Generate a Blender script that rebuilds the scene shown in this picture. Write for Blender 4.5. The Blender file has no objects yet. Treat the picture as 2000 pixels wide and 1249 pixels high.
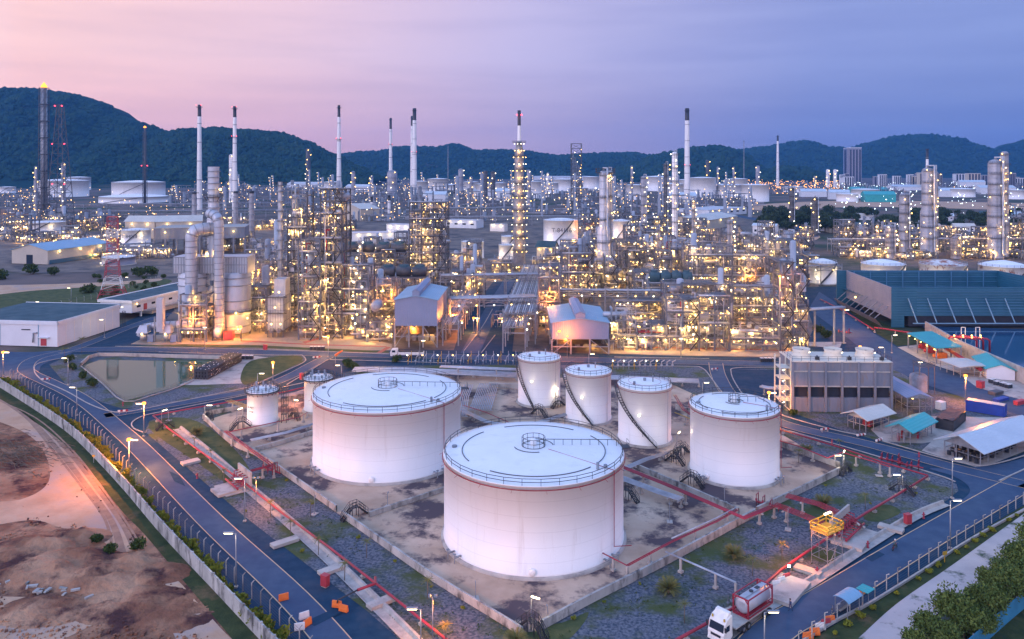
import bpy, math, random
from math import sin, cos, pi, radians, sqrt, atan2
SC = bpy.context.scene
COL = SC.collection
# ---------------------------------------------------------------- camera
H, F, CX, YH = 62.5, 1530.0, 1000.0, 330.0      # eye height (m), focal length / centre / horizon of the 2000 px wide photograph
cam = bpy.data.cameras.new('camera'); co = bpy.data.objects.new('camera', cam); COL.objects.link(co)
co.location = (0, 0, H); co.rotation_euler = (radians(90), 0, 0)
cam.sensor_width = 36; cam.lens = 36*F/2000; cam.shift_y = -(624.5-YH)/2000; cam.clip_start = .5; cam.clip_end = 40000
SC.camera = co
# ---------------------------------------------------------------- dusk sky
W = bpy.data.worlds.new('World'); SC.world = W; W.use_nodes = True
nt = W.node_tree; nt.nodes.clear(); N = nt.nodes.new; L = nt.links.new
out = N('ShaderNodeOutputWorld'); bg = N('ShaderNodeBackground'); L(bg.outputs[0], out.inputs[0])
tc = N('ShaderNodeTexCoord')
sky = N('ShaderNodeTexSky'); sky.sky_type = 'NISHITA'; sky.sun_disc = False
sky.sun_elevation = radians(1.0); sky.sun_rotation = radians(-80); sky.dust_density = 3; sky.ozone_density = 3
def vdot(v, sx=0):
    n = N('ShaderNodeVectorMath'); n.operation = 'DOT_PRODUCT'; L(tc.outputs['Generated'], n.inputs[0]); n.inputs[1].default_value = v; return n.outputs['Value']
def ramp(val, stops, interp='LINEAR'):
    r = N('ShaderNodeValToRGB'); L(val, r.inputs[0]); e = r.color_ramp; e.interpolation = interp
    while len(e.elements) < len(stops): e.elements.new(.5)
    for el, (p, c) in zip(e.elements, stops): el.position = p; el.color = (c[0], c[1], c[2], 1)
    return r.outputs[0]
def mapr(v, a, b):
    n = N('ShaderNodeMapRange'); L(v, n.inputs[0]); n.inputs[1].default_value = a; n.inputs[2].default_value = b; return n.outputs[0]
def mixc(f, a, b, mode='MIX'):
    n = N('ShaderNodeMix'); n.data_type = 'RGBA'; n.blend_type = mode
    if isinstance(f, float): n.inputs[0].default_value = f
    else: L(f, n.inputs[0])
    L(a, n.inputs[6]); L(b, n.inputs[7]); return n.outputs[2]
# from the blue side (right of the view) round to the pink afterglow (left), and up from the horizon to the zenith
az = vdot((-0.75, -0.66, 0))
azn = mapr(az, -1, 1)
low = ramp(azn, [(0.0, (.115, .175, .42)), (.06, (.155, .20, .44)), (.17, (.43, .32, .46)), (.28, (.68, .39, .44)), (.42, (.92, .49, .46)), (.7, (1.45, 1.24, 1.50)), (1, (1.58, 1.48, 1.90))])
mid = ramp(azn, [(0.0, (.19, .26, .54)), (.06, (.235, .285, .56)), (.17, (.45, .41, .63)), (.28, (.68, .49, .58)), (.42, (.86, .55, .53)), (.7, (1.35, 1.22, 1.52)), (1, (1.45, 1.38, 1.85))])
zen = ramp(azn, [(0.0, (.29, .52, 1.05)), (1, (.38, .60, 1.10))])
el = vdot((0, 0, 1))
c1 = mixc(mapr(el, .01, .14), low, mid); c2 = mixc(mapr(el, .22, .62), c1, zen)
# faint long streaks of cloud
mp = N('ShaderNodeMapping'); L(tc.outputs['Generated'], mp.inputs[0]); mp.inputs['Scale'].default_value = (2.2, 2.2, 26)
no = N('ShaderNodeTexNoise'); L(mp.outputs[0], no.inputs['Vector']); no.inputs['Scale'].default_value = 1.6; no.inputs['Detail'].default_value = 5
cl = ramp(no.outputs[0], [(.34, (.93, .93, .96)), (.60, (1.04, 1.03, 1.02))])
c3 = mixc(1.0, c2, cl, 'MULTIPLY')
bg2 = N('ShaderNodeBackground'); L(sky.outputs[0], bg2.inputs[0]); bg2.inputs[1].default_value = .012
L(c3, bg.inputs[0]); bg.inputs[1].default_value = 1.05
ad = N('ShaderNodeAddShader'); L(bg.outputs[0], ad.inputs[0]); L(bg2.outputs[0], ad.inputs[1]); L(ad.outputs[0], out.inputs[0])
# the last of the sun: very weak, soft, from low on the left behind the camera
sl = bpy.data.lights.new('sun', 'SUN'); sl.energy = .75; sl.angle = radians(25); sl.color = (1, .74, .80)
so = bpy.data.objects.new('sun', sl); COL.objects.link(so); so.rotation_euler = (radians(66), 0, radians(-48))
SC.view_settings.view_transform = 'Standard'; SC.view_settings.look = 'None'; SC.view_settings.exposure = 0.3; SC.view_settings.gamma = 1
SC.cycles.use_denoising = True
SC.cycles.max_bounces = 5; SC.cycles.diffuse_bounces = 2; SC.cycles.glossy_bounces = 2; SC.cycles.volume_bounces = 0
SC.cycles.transmission_bounces = 2; SC.cycles.use_light_tree = True; SC.cycles.sample_clamp_indirect = 4; SC.cycles.caustics_reflective = False

# ---------------------------------------------------------------- helpers
def G(px, py, z=0.0):                      # pixel of the photograph -> point on the level z
    Y = (H-z)*F/(py-YH); return ((px-CX)*Y/F, Y, z)
def depth(py): return H*F/(py-YH)
def ztop(py, Y): return H-(py-YH)*Y/F
def ptin(p, poly):
    x, y = p[0], p[1]; c = False; j = len(poly)-1
    for i in range(len(poly)):
        xi, yi = poly[i][:2]; xj, yj = poly[j][:2]
        if (yi > y) != (yj > y) and x < (xj-xi)*(y-yi)/(yj-yi)+xi: c = not c
        j = i
    return c
def add(a, b): return (a[0]+b[0], a[1]+b[1], a[2]+b[2])
def sub(a, b): return (a[0]-b[0], a[1]-b[1], a[2]-b[2])
def mul(a, k): return (a[0]*k, a[1]*k, a[2]*k)
def nrm(a):
    l = sqrt(a[0]**2+a[1]**2+a[2]**2) or 1; return (a[0]/l, a[1]/l, a[2]/l)
def crs(a, b): return (a[1]*b[2]-a[2]*b[1], a[2]*b[0]-a[0]*b[2], a[0]*b[1]-a[1]*b[0])
def lerp(a, b, t): return tuple(a[i]+(b[i]-a[i])*t for i in range(3))
def dist(a, b): return sqrt(sum((a[i]-b[i])**2 for i in range(3)))
class MB:
    def __init__(s): s.v = []; s.f = []; s.sm = []; s.mi = []; s.m = 0
    def face(s, idx, smooth=False): s.f.append(idx); s.sm.append(smooth); s.mi.append(s.m)
    def poly(s, pts): b = len(s.v); s.v += [tuple(p) for p in pts]; s.face(tuple(range(b, b+len(pts)))); return s
    def box(s, c, d, r=0.0):                # c = centre of the base
        x, y, z = c; a, b, h = d[0]/2, d[1]/2, d[2]; C_, S_ = cos(r), sin(r); k = len(s.v)
        for zz in (z, z+h):
            for (u, w) in ((-a, -b), (a, -b), (a, b), (-a, b)): s.v.append((x+u*C_-w*S_, y+u*S_+w*C_, zz))
        for q in ((0, 3, 2, 1), (4, 5, 6, 7), (0, 1, 5, 4), (1, 2, 6, 5), (2, 3, 7, 6), (3, 0, 4, 7)): s.face(tuple(k+i for i in q))
        return s
    def bar(s, p, q, w, h=None, n=4):       # square or round bar between points
        if h is None and n > 4: return s.tube([p, q], w/2, n)
        h = h or w; d = nrm(sub(q, p)); up = (0, 0, 1) if abs(d[2]) < .95 else (1, 0, 0)
        u = nrm(crs(d, up)); t = crs(u, d); k = len(s.v)
        for e in (p, q):
            for (a, b) in ((-1, -1), (1, -1), (1, 1), (-1, 1)): s.v.append(add(add(e, mul(u, a*w/2)), mul(t, b*h/2)))
        for qd in ((0, 3, 2, 1), (4, 5, 6, 7), (0, 1, 5, 4), (1, 2, 6, 5), (2, 3, 7, 6), (3, 0, 4, 7)): s.face(tuple(k+i for i in qd))
        return s
    def tube(s, pts, r, n=6, cap=True, r2=None):
        k0 = len(s.v); m = len(pts)
        for i, p in enumerate(pts):
            a = sub(p, pts[i-1]) if i else sub(pts[1], p)
            b = sub(pts[i+1], p) if i < m-1 else a
            d = nrm(add(nrm(a), nrm(b))); up = (0, 0, 1) if abs(d[2]) < .9 else (.0, 1, 0)
            u = nrm(crs(d, up)); t = crs(u, d); rr = r if r2 is None else r+(r2-r)*i/(m-1)
            c = d[0]*nrm(a)[0]+d[1]*nrm(a)[1]+d[2]*nrm(a)[2]
            for j in range(n):
                an = 2*pi*(j+.5)/n; s.v.append(add(p, add(mul(u, cos(an)*rr), mul(t, sin(an)*rr))))
        for i in range(m-1):
            for j in range(n):
                a = k0+i*n+j; b = k0+i*n+(j+1) % n; s.face((a, b, b+n, a+n), True)
        if cap: s.face(tuple(range(k0+n-1, k0-1, -1))); s.face(tuple(range(k0+(m-1)*n, k0+m*n)))
        return s
    def lathe(s, c, prof, n=24, a0=0, a1=2*pi, smooth=True):     # prof: (r, z) from below to above
        k = len(s.v); full = abs(a1-a0-2*pi) < 1e-6; nn = n if full else n+1
        for (r, z) in prof:
            for j in range(nn):
                a = a0+(a1-a0)*j/n; s.v.append((c[0]+r*cos(a), c[1]+r*sin(a), c[2]+z))
        for i in range(len(prof)-1):
            for j in range(n):
                a = k+i*nn+j; b = k+i*nn+((j+1) % nn); s.face((a, b, b+nn, a+nn), smooth)
        return s
    def cyl(s, c, r, h, n=16, r2=None, dome=0.0):
        r2 = r if r2 is None else r2
        pr = [(0.001, 0), (r, 0), (r, 0), (r2, h), (r2, h)]
        pr += [(r2*cos(t), h+dome*sin(t)) for t in (.4, .8, 1.2)] if dome else []
        return s.lathe(c, pr+[(0.001, h+dome)], n)
    def hcyl(s, p, q, r, n=12, dome=.3):    # lying vessel with domed ends
        d = nrm(sub(q, p)); pts = [add(p, mul(d, -r*dome)), add(p, mul(d, -r*dome*.6)), p, q, add(q, mul(d, r*dome*.6)), add(q, mul(d, r*dome))]
        rs = [r*.35, r*.8, r, r, r*.8, r*.35]; k0 = len(s.v)
        u = nrm(crs(d, (0, 0, 1))); t = crs(u, d)
        for P, rr in zip(pts, rs):
            for j in range(n): an = 2*pi*j/n; s.v.append(add(P, add(mul(u, cos(an)*rr), mul(t, sin(an)*rr))))
        for i in range(5):
            for j in range(n): a = k0+i*n+j; b = k0+i*n+(j+1) % n; s.face((a, b, b+n, a+n), True)
        s.face(tuple(range(k0+n-1, k0-1, -1))); s.face(tuple(range(k0+5*n, k0+6*n))); return s
    def rail(s, pts, h=1.05, w=.05, step=2.5, mids=1, closed=False):
        P = list(pts)+([pts[0]] if closed else [])
        for a, b in zip(P, P[1:]):
            n = max(1, int(round(dist(a, b)/step)))
            for i in range(n): q = lerp(a, b, i/n); s.bar(q, add(q, (0, 0, h)), w)
            for m in range(mids+1):
                hh = h*(m+1)/(mids+1); s.bar(add(a, (0, 0, hh)), add(b, (0, 0, hh)), w)
        if not closed: s.bar(P[-1], add(P[-1], (0, 0, h)), w)
        return s
    def mesh(s, name, mats):
        me = bpy.data.meshes.new(name); me.from_pydata(s.v, [], s.f)
        me.polygons.foreach_set('use_smooth', s.sm); me.polygons.foreach_set('material_index', s.mi)
        for m in (mats if isinstance(mats, (list, tuple)) else [mats]): me.materials.append(m)
        me.update(); return me
    def build(s, name, mats, parent=None, loc=None):
        o = bpy.data.objects.new(name, s.mesh(name, mats)); COL.objects.link(o)
        if parent: o.parent = parent
        if loc: o.location = loc
        return o
def tag(o, label, cat, group=None, kind=None):
    if label: o['label'] = label
    if cat: o['category'] = cat
    if group: o['group'] = group
    if kind: o['kind'] = kind
    return o
def thing(name, label, cat, loc=(0, 0, 0), rz=0.0, group=None):
    o = bpy.data.objects.new(name, None); COL.objects.link(o); o.location = loc; o.rotation_euler = (0, 0, rz)
    o.empty_display_size = .5; return tag(o, label, cat, group)
def plight(parent, loc, power, c=(1, .60, .20), r=.2):
    l = bpy.data.lights.new('lamp_light', 'POINT'); l.energy = power; l.color = c; l.shadow_soft_size = r
    o = bpy.data.objects.new('lamp_light', l); COL.objects.link(o); o.parent = parent; o.location = loc; return o
ORANGE = (1, .27, .035); WARM = (1, .50, .11); SOFT = (1, .76, .42)
def struct(o): o['kind'] = 'structure'; return o
def inst(name, me, parent=None, loc=(0, 0, 0), rz=0.0, sc=None):
    o = bpy.data.objects.new(name, me); COL.objects.link(o); o.parent = parent; o.location = loc; o.rotation_euler = (0, 0, rz)
    if sc: o.scale = sc if isinstance(sc, tuple) else (sc, sc, sc)
    return o
KIDS = {}
def kids(o):
    if o.name not in KIDS: KIDS[o.name] = list(o.children)
    return KIDS[o.name]
def dup(o, loc, rz=0.0, label=None, sc=1.0, parent=None):
    c = o.copy(); COL.objects.link(c); c.location = loc; c.rotation_euler = (0, 0, rz)
    if sc != 1.0: c.scale = (sc, sc, sc)
    if label: c['label'] = label
    for ch in kids(o):
        d = ch.copy(); COL.objects.link(d); d.parent = c
        for g in kids(ch):
            e = g.copy(); COL.objects.link(e); e.parent = d
    return c
ORD = 'first second third fourth fifth sixth seventh eighth ninth tenth eleventh twelfth thirteenth fourteenth fifteenth sixteenth seventeenth eighteenth nineteenth twentieth'.split()
def ordw(i):
    if i < 20: return ORD[i]
    t = ['twenty', 'thirty', 'forty', 'fifty', 'sixty', 'seventy', 'eighty', 'ninety']
    return (t[(i+1)//10-2]+'-'+ORD[(i+1) % 10-1]) if (i+1) % 10 else (t[(i+1)//10-2][:-1]+'ieth')

# ---------------------------------------------------------------- materials
def mat(name, c1, c2=None, scale=.3, rough=.7, metal=0.0, stretch=(1, 1, 1), lo=.35, hi=.65, detail=5, bump=0.0, bscale=None, c3=None, s3=1.0, lo3=.55, hi3=.7, spec=.5, wave=None, bdist=.1, seam=0):
    m = bpy.data.materials.new(name); m.use_nodes = True; t = m.node_tree; n = t.nodes.new; l = t.links.new
    b = t.nodes['Principled BSDF']; b.inputs['Roughness'].default_value = rough; b.inputs['Metallic'].default_value = metal
    b.inputs['Specular IOR Level'].default_value = spec
    g = n('ShaderNodeNewGeometry'); mp = n('ShaderNodeMapping'); l(g.outputs['Position'], mp.inputs[0]); mp.inputs['Scale'].default_value = stretch
    col = None
    if c2:
        no = n('ShaderNodeTexNoise'); l(mp.outputs[0], no.inputs['Vector']); no.inputs['Scale'].default_value = scale; no.inputs['Detail'].default_value = detail; no.inputs['Roughness'].default_value = .6
        r = n('ShaderNodeValToRGB'); l(no.outputs[0], r.inputs[0]); e = r.color_ramp.elements
        e[0].position = lo; e[1].position = hi; e[0].color = (*c1, 1); e[1].color = (*c2, 1); col = r.outputs[0]
        if c3:
            n3 = n('ShaderNodeTexNoise'); l(mp.outputs[0], n3.inputs['Vector']); n3.inputs['Scale'].default_value = s3; n3.inputs['Detail'].default_value = 7; n3.inputs['Roughness'].default_value = .65
            mr = n('ShaderNodeMapRange'); l(n3.outputs[0], mr.inputs[0]); mr.inputs[1].default_value = lo3; mr.inputs[2].default_value = hi3
            mx = n('ShaderNodeMix'); mx.data_type = 'RGBA'; l(mr.outputs[0], mx.inputs[0]); l(col, mx.inputs[6]); mx.inputs[7].default_value = (*c3, 1); col = mx.outputs[2]
        if seam:                             # horizontal weld lines between the plate courses
            sp = n('ShaderNodeSeparateXYZ'); l(g.outputs['Position'], sp.inputs[0]); m1 = n('ShaderNodeMath'); m1.operation = 'PINGPONG'; l(sp.outputs[2], m1.inputs[0]); m1.inputs[1].default_value = seam/2
            mr = n('ShaderNodeMapRange'); l(m1.outputs[0], mr.inputs[0]); mr.inputs[1].default_value = 0; mr.inputs[2].default_value = .05; mr.inputs[3].default_value = .80; mr.inputs[4].default_value = 1
            mx = n('ShaderNodeVectorMath'); mx.operation = 'SCALE'; l(col, mx.inputs[0]); l(mr.outputs[0], mx.inputs['Scale']); col = mx.outputs[0]
        l(col, b.inputs['Base Color'])
    else: b.inputs['Base Color'].default_value = (*c1, 1)
    if wave:                                # corrugation: (direction, bands per metre)
        w = n('ShaderNodeTexWave'); w.bands_direction = wave[0]; w.inputs['Scale'].default_value = wave[1]*2*pi/20; tcn = n('ShaderNodeTexCoord'); l(tcn.outputs['Object'], w.inputs['Vector'])
        bp = n('ShaderNodeBump'); l(w.outputs['Fac'], bp.inputs['Height']); bp.inputs['Strength'].default_value = wave[2]; bp.inputs['Distance'].default_value = .12; l(bp.outputs[0], b.inputs['Normal'])
    elif bump:
        bn = n('ShaderNodeTexNoise'); l(g.outputs['Position'], bn.inputs['Vector']); bn.inputs['Scale'].default_value = bscale or scale*6; bn.inputs['Detail'].default_value = 4
        bp = n('ShaderNodeBump'); l(bn.outputs[0], bp.inputs['Height']); bp.inputs['Strength'].default_value = bump; bp.inputs['Distance'].default_value = bdist; l(bp.outputs[0], b.inputs['Normal'])
    return m
def emis(name, c, s, sample=True):
    m = bpy.data.materials.new(name); m.use_nodes = True; t = m.node_tree; t.nodes.clear()
    o = t.nodes.new('ShaderNodeOutputMaterial'); e = t.nodes.new('ShaderNodeEmission'); e.inputs[0].default_value = (*c, 1); e.inputs[1].default_value = s
    t.links.new(e.outputs[0], o.inputs[0])
    if not sample: m.cycles.emission_sampling = 'NONE'
    return m
M = {}
M['white'] = mat('white_tank_paint', (.81, .80, .80), (.76, .76, .77), .12, .42, stretch=(1, 1, .09), c3=(.60, .56, .53), s3=.8, lo3=.56, hi3=.86, seam=2.35)
M['whiteroof'] = mat('white_roof_paint', (.80, .82, .84), (.75, .77, .80), .2, .5, c3=(.62, .64, .66), s3=.35, lo3=.56, hi3=.8)
M['rusty'] = mat('rusty_white_paint', (.70, .70, .70), (.62, .62, .62), .3, .6, c3=(.25, .09, .05), s3=.35, lo3=.53, hi3=.60, stretch=(1, 1, .6))
M['rustyroof'] = mat('rust_patched_roof', (.68, .67, .66), (.60, .60, .60), .3, .6, c3=(.30, .10, .05), s3=.22, lo3=.46, hi3=.55)
M['steel'] = mat('galvanised_steel', (.20, .22, .26), (.31, .33, .37), .6, .5, .35)
M['frame'] = mat('painted_structural_steel', (.085, .10, .135), (.16, .18, .22), .5, .55, .2, c3=(.11, .075, .055), s3=.8, lo3=.58, hi3=.75)
M['darkframe'] = mat('dark_structural_steel', (.055, .06, .075), (.10, .105, .12), .4, .6, .2)
M['black'] = mat('black_painted_steel', (.018, .02, .028), (.035, .037, .045), .5, .5)
M['pipe'] = mat('insulated_silver_pipe', (.33, .35, .40), (.48, .50, .55), .5, .42, .35)
M['pipedull'] = mat('dull_pipe', (.15, .16, .19), (.28, .29, .33), .4, .5, .3, c3=(.22, .13, .08), s3=.6, lo3=.56, hi3=.7)
M['vessel'] = mat('clad_vessel_steel', (.25, .26, .31), (.36, .37, .42), .25, .48, .25, c3=(.20, .17, .15), s3=.25, lo3=.55, hi3=.8)
M['clad'] = mat('silver_cladding', (.34, .37, .44), (.47, .49, .55), .2, .42, .3, stretch=(1, 1, .3), c3=(.36, .29, .24), s3=.22, lo3=.56, hi3=.82)
M['red'] = mat('red_pipe_paint', (.34, .022, .045), (.24, .018, .035), .3, .45)
M['redbox'] = mat('red_cabinet_paint', (.42, .045, .06), (.34, .035, .05), 1., .5)
M['yellow'] = mat('yellow_paint', (.50, .30, .02), (.42, .25, .02), 1., .5)
M['orange'] = mat('orange_plastic', (.85, .20, .03), (.75, .16, .03), 1., .5)
M['whitep'] = mat('white_plastic', (.78, .76, .74), (.66, .64, .62), 1.5, .5)
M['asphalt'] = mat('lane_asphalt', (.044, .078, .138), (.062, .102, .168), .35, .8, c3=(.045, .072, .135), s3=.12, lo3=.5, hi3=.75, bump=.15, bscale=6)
M['asphaltdark'] = mat('shoulder_asphalt', (.011, .042, .082), (.020, .056, .102), .5, .85, c3=(.05, .07, .10), s3=.15, lo3=.5, hi3=.75, bump=.2, bscale=6)
M['concrete'] = mat('pale_concrete', (.36, .34, .32), (.46, .43, .40), .35, .85, c3=(.17, .16, .16), s3=.22, lo3=.52, hi3=.72)
M['kerb'] = mat('kerb_concrete', (.30, .29, .28), (.42, .40, .38), .8, .85)
M['bund'] = mat('stained_bund_floor', (.38, .275, .20), (.56, .43, .33), .10, .85, c3=(.095, .075, .085), s3=.085, lo3=.50, hi3=.58, bump=.2, bscale=1.2, detail=8)
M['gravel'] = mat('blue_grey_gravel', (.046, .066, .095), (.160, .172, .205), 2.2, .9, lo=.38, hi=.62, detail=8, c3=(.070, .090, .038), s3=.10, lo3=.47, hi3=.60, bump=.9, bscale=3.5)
M['grass'] = mat('mown_grass', (.030, .046, .022), (.060, .075, .032), .4, .95, c3=(.14, .10, .06), s3=.15, lo3=.55, hi3=.7, bump=.8, bscale=3)
M['padgrass'] = mat('patchy_grass', (.05, .075, .035), (.10, .11, .05), .3, .95, bump=.5, bscale=3)
M['soil'] = mat('churned_red_soil', (.20, .092, .058), (.44, .25, .155), .09, .95, lo=.40, hi=.62, detail=10, c3=(.075, .035, .034), s3=.16, lo3=.50, hi3=.62, bump=1.0, bscale=.9, bdist=.5)
M['sand'] = mat('packed_dirt_track', (.44, .27, .175), (.58, .39, .27), .12, .95, stretch=(1, 1, 1), c3=(.30, .25, .25), s3=.06, lo3=.5, hi3=.7, bump=.6, bscale=.8, bdist=.3)
M['path'] = mat('pale_sandy_path', (.40, .36, .36), (.52, .47, .46), .12, .95, c3=(.06, .09, .06), s3=.20, lo3=.56, hi3=.66, bump=.4, bscale=2)
M['landfar'] = mat('dry_ground', (.095, .085, .085), (.19, .14, .125), .012, .95, detail=9, c3=(.05, .07, .05), s3=.010, lo3=.48, hi3=.6)
M['plantfloor'] = mat('plant_yard_concrete', (.12, .105, .10), (.22, .18, .155), .06, .85, detail=8, c3=(.06, .06, .07), s3=.05, lo3=.5, hi3=.65)
M['pad'] = mat('swept_concrete_pad', (.27, .23, .19), (.36, .31, .26), .10, .85, c3=(.25, .22, .20), s3=.12, lo3=.55, hi3=.7)
M['line'] = mat('worn_yellow_line', (.62, .42, .22), (.42, .32, .22), .8, .8)
M['wline'] = mat('worn_white_paint', (.55, .55, .56), (.35, .36, .38), .8, .8)
M['redline'] = mat('red_floor_paint', (.35, .09, .07), (.26, .08, .07), .5, .8)
M['wallgrey'] = mat('mossy_concrete_wall', (.30, .30, .29), (.46, .45, .43), .35, .9, stretch=(1, 1, .5), c3=(.10, .10, .10), s3=.45, lo3=.50, hi3=.66)
M['towerconc'] = mat('streaked_cooling_tower_concrete', (.135, .155, .20), (.20, .215, .265), .35, .9, stretch=(1, 1, .25), c3=(.20, .16, .15), s3=.7, lo3=.52, hi3=.7)
M['housewall'] = mat('white_wall', (.66, .70, .76), (.58, .62, .68), .15, .7)
M['beige'] = mat('beige_sheet_wall', (.52, .46, .38), (.44, .40, .34), .1, .7, wave=('X', 1.2, .3))
M['bluegrey'] = mat('blue_grey_sheet', (.20, .25, .38), (.17, .22, .34), .1, .55, wave=('X', 1.5, .5))
M['roofblue'] = mat('pale_blue_sheet_roof', (.17, .33, .46), (.21, .38, .52), .15, .45, .1, wave=('X', 1.5, .5))
M['roofgrey'] = mat('pale_grey_sheet_roof', (.52, .56, .60), (.62, .66, .70), .12, .28, .35, wave=('X', 1.5, .4))
M['roofbeige'] = mat('cream_sheet_roof', (.56, .54, .50), (.48, .46, .42), .15, .5, wave=('X', 1.5, .4))
M['rooftar'] = mat('dark_flat_roof', (.045, .085, .105), (.07, .12, .145), .25, .8, c3=(.10, .14, .16), s3=.12, lo3=.5, hi3=.75)
M['teal'] = mat('teal_sheet_roof', (.02, .30, .32), (.03, .36, .37), .2, .4, wave=('X', 1.5, .4))
M['blueclad'] = mat('deep_blue_sheet', (.014, .095, .165), (.022, .12, .195), .12, .5, wave=('Z', 1.0, .4))
M['bluepale'] = mat('louvred_pale_sheet', (.25, .25, .31), (.20, .21, .27), .2, .6, wave=('Z', 1.2, .5))
M['bluebox'] = mat('blue_container_paint', (.015, .06, .36), (.02, .05, .28), .5, .5, wave=('X', 3., .6))
M['brown'] = mat('brown_tarpaulin', (.16, .075, .06), (.10, .06, .06), .5, .8, bump=.5, bscale=1.2)
M['dark'] = mat('dark_opening', (.012, .016, .03), (.02, .025, .04), .5, .8)
M['glass'] = mat('dark_glass', (.02, .03, .05), None, rough=.12)
M['tyre'] = mat('tyre_rubber', (.016, .016, .018), (.03, .03, .03), 2, .85)
M['leaf'] = mat('dark_leaf', (.030, .055, .018), (.075, .105, .030), .8, .8, c3=(.13, .13, .03), s3=1.5, lo3=.55, hi3=.75)
M['leafy'] = mat('yellow_green_leaf', (.12, .16, .025), (.27, .27, .035), .8, .8)
M['leafblue'] = mat('deep_green_leaf', (.055, .095, .028), (.13, .17, .045), .8, .8)
M['leafdark'] = mat('very_dark_leaf', (.014, .036, .018), (.035, .062, .026), .4, .9)
M['palm'] = mat('palm_frond', (.10, .10, .025), (.17, .16, .04), .8, .8)
M['bark'] = mat('bark', (.10, .08, .06), (.16, .13, .10), 2, .9)
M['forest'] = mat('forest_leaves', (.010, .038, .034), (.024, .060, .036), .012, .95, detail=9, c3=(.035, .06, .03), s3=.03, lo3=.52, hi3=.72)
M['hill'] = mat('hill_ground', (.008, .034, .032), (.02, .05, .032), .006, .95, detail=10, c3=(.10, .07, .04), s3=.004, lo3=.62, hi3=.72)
M['water'] = mat('green_pond_water', (.018, .090, .060), None, rough=.05, spec=.2)
M['bluewater'] = mat('blue_basin_water', (.01, .07, .16), None, rough=.08, spec=.8)
M['skin'] = mat('skin', (.42, .25, .17)); M['cloth'] = mat('navy_cloth', (.025, .045, .12)); M['hair'] = mat('black_hair', (.012, .011, .012))
M['shirtg'] = mat('green_grey_cloth', (.05, .10, .11)); M['helmet'] = mat('white_helmet', (.7, .7, .72), None, rough=.3)
M['lampw'] = emis('lamp_glow_white', (1, .86, .62), 6, False); M['lampy'] = emis('lamp_glow_yellow', (1, .58, .15), 8, False)
M['lampo'] = emis('sodium_lamp_glow', (1, .30, .04), 5, False); M['lamptube'] = emis('street_tube_glow', (1, .80, .48), 7)
for k_ in ('asphalt', 'asphaltdark', 'concrete', 'kerb', 'bund', 'gravel', 'grass', 'padgrass', 'soil', 'sand', 'path', 'landfar', 'plantfloor', 'pad', 'rooftar', 'forest', 'hill', 'wallgrey', 'leaf', 'leafy', 'leafblue'):
    M[k_].node_tree.nodes['Principled BSDF'].inputs['Specular IOR Level'].default_value = .08
M['lampcold'] = emis('floodlight_glow', (.92, .96, 1.0), 16, False)
M['fary'] = emis('far_lamp_yellow', (1, .56, .17), 4.6, False); M['farw'] = emis('far_lamp_white', (1, .82, .56), 3.6, False); M['faro'] = emis('far_lamp_orange', (1, .42, .10), 6, False)
M['farc'] = emis('far_lamp_cold', (.75, .90, 1.0), 6, False)
M['redlamp'] = emis('red_beacon', (1, .05, .08), 7, False); M['flame'] = emis('flare_flame', (1, .30, .04), 3.4)
M['glasslit'] = emis('lit_window', (1, .72, .38), 2.2, False)
M['cream'] = mat('cream_fan_stack', (.62, .60, .52), (.54, .52, .46), .5, .6)
# ================================================================ THE SETTING
random.seed(7)
from mathutils import noise as _n0
def flat(name, pts, z, m, px=True):
    P = [G(p[0], p[1]) if px else p for p in pts]
    return struct(MB().poly([(p[0], p[1], z) for p in P]).build(name, m))
def smooth(pts, k=5, closed=False):         # Catmull-Rom through the points
    P = [tuple(p) for p in pts]; n = len(P); o = []
    rng = range(n if closed else n-1)
    for i in rng:
        a = P[(i-1) % n] if closed or i else P[0]; b = P[i]; c = P[(i+1) % n]; d = P[(i+2) % n] if closed or i < n-2 else P[-1]
        for j in range(k):
            t = j/k; o.append(tuple(.5*((2*b[q])+(-a[q]+c[q])*t+(2*a[q]-5*b[q]+4*c[q]-d[q])*t*t+(-a[q]+3*b[q]-3*c[q]+d[q])*t**3) for q in range(len(b))))
    if not closed: o.append(P[-1])
    return o
def offs(line, d):                          # offset a world polyline sideways
    o = []
    for i, p in enumerate(line):
        a = line[max(0, i-1)]; b = line[min(len(line)-1, i+1)]; t = nrm((b[0]-a[0], b[1]-a[1], 0)); o.append((p[0]-t[1]*d, p[1]+t[0]*d, p[2]))
    return o
def ribbon(name, line, w, z, m):
    a = offs(line, w/2); b = offs(line, -w/2); mb = MB(); k = len(line)
    mb.v = [(p[0], p[1], z) for p in a]+[(p[0], p[1], z) for p in b]
    for i in range(k-1): mb.face((i, i+1, k+i+1, k+i))
    return struct(mb.build(name, m))
def kerb(line, w=.28, h=.14, name='kerb', m=None, z=0.0):
    mb = MB(); a = offs(line, w/2); b = offs(line, -w/2); k = len(line)
    for q in (a, b):
        for zz in (z, z+h): mb.v += [(p[0], p[1], zz) for p in q]
    for i in range(k-1):
        mb.face((i, i+1, k+i+1, k+i)); mb.face((k+i, k+i+1, 3*k+i+1, 3*k+i)); mb.face((2*k+i+1, 2*k+i, 3*k+i, 3*k+i+1))
    return mb.build(name, m or M['kerb'])
def W_(pts, k=5): return smooth([G(x, y) for x, y in pts], k)

gr = MB().poly([(-14000, -200, -.3), (14000, -200, -.3), (14000, 16000, -.3), (-14000, 16000, -.3)]).build('ground', M['landfar']); struct(gr)
flat('plant_yard', [(470, 671), (900, 684), (1180, 690), (1560, 694), (1640, 640), (1600, 560), (1560, 470), (1500, 425), (560, 425), (330, 470), (300, 560), (260, 640)], -.20, M['plantfloor'])
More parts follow.
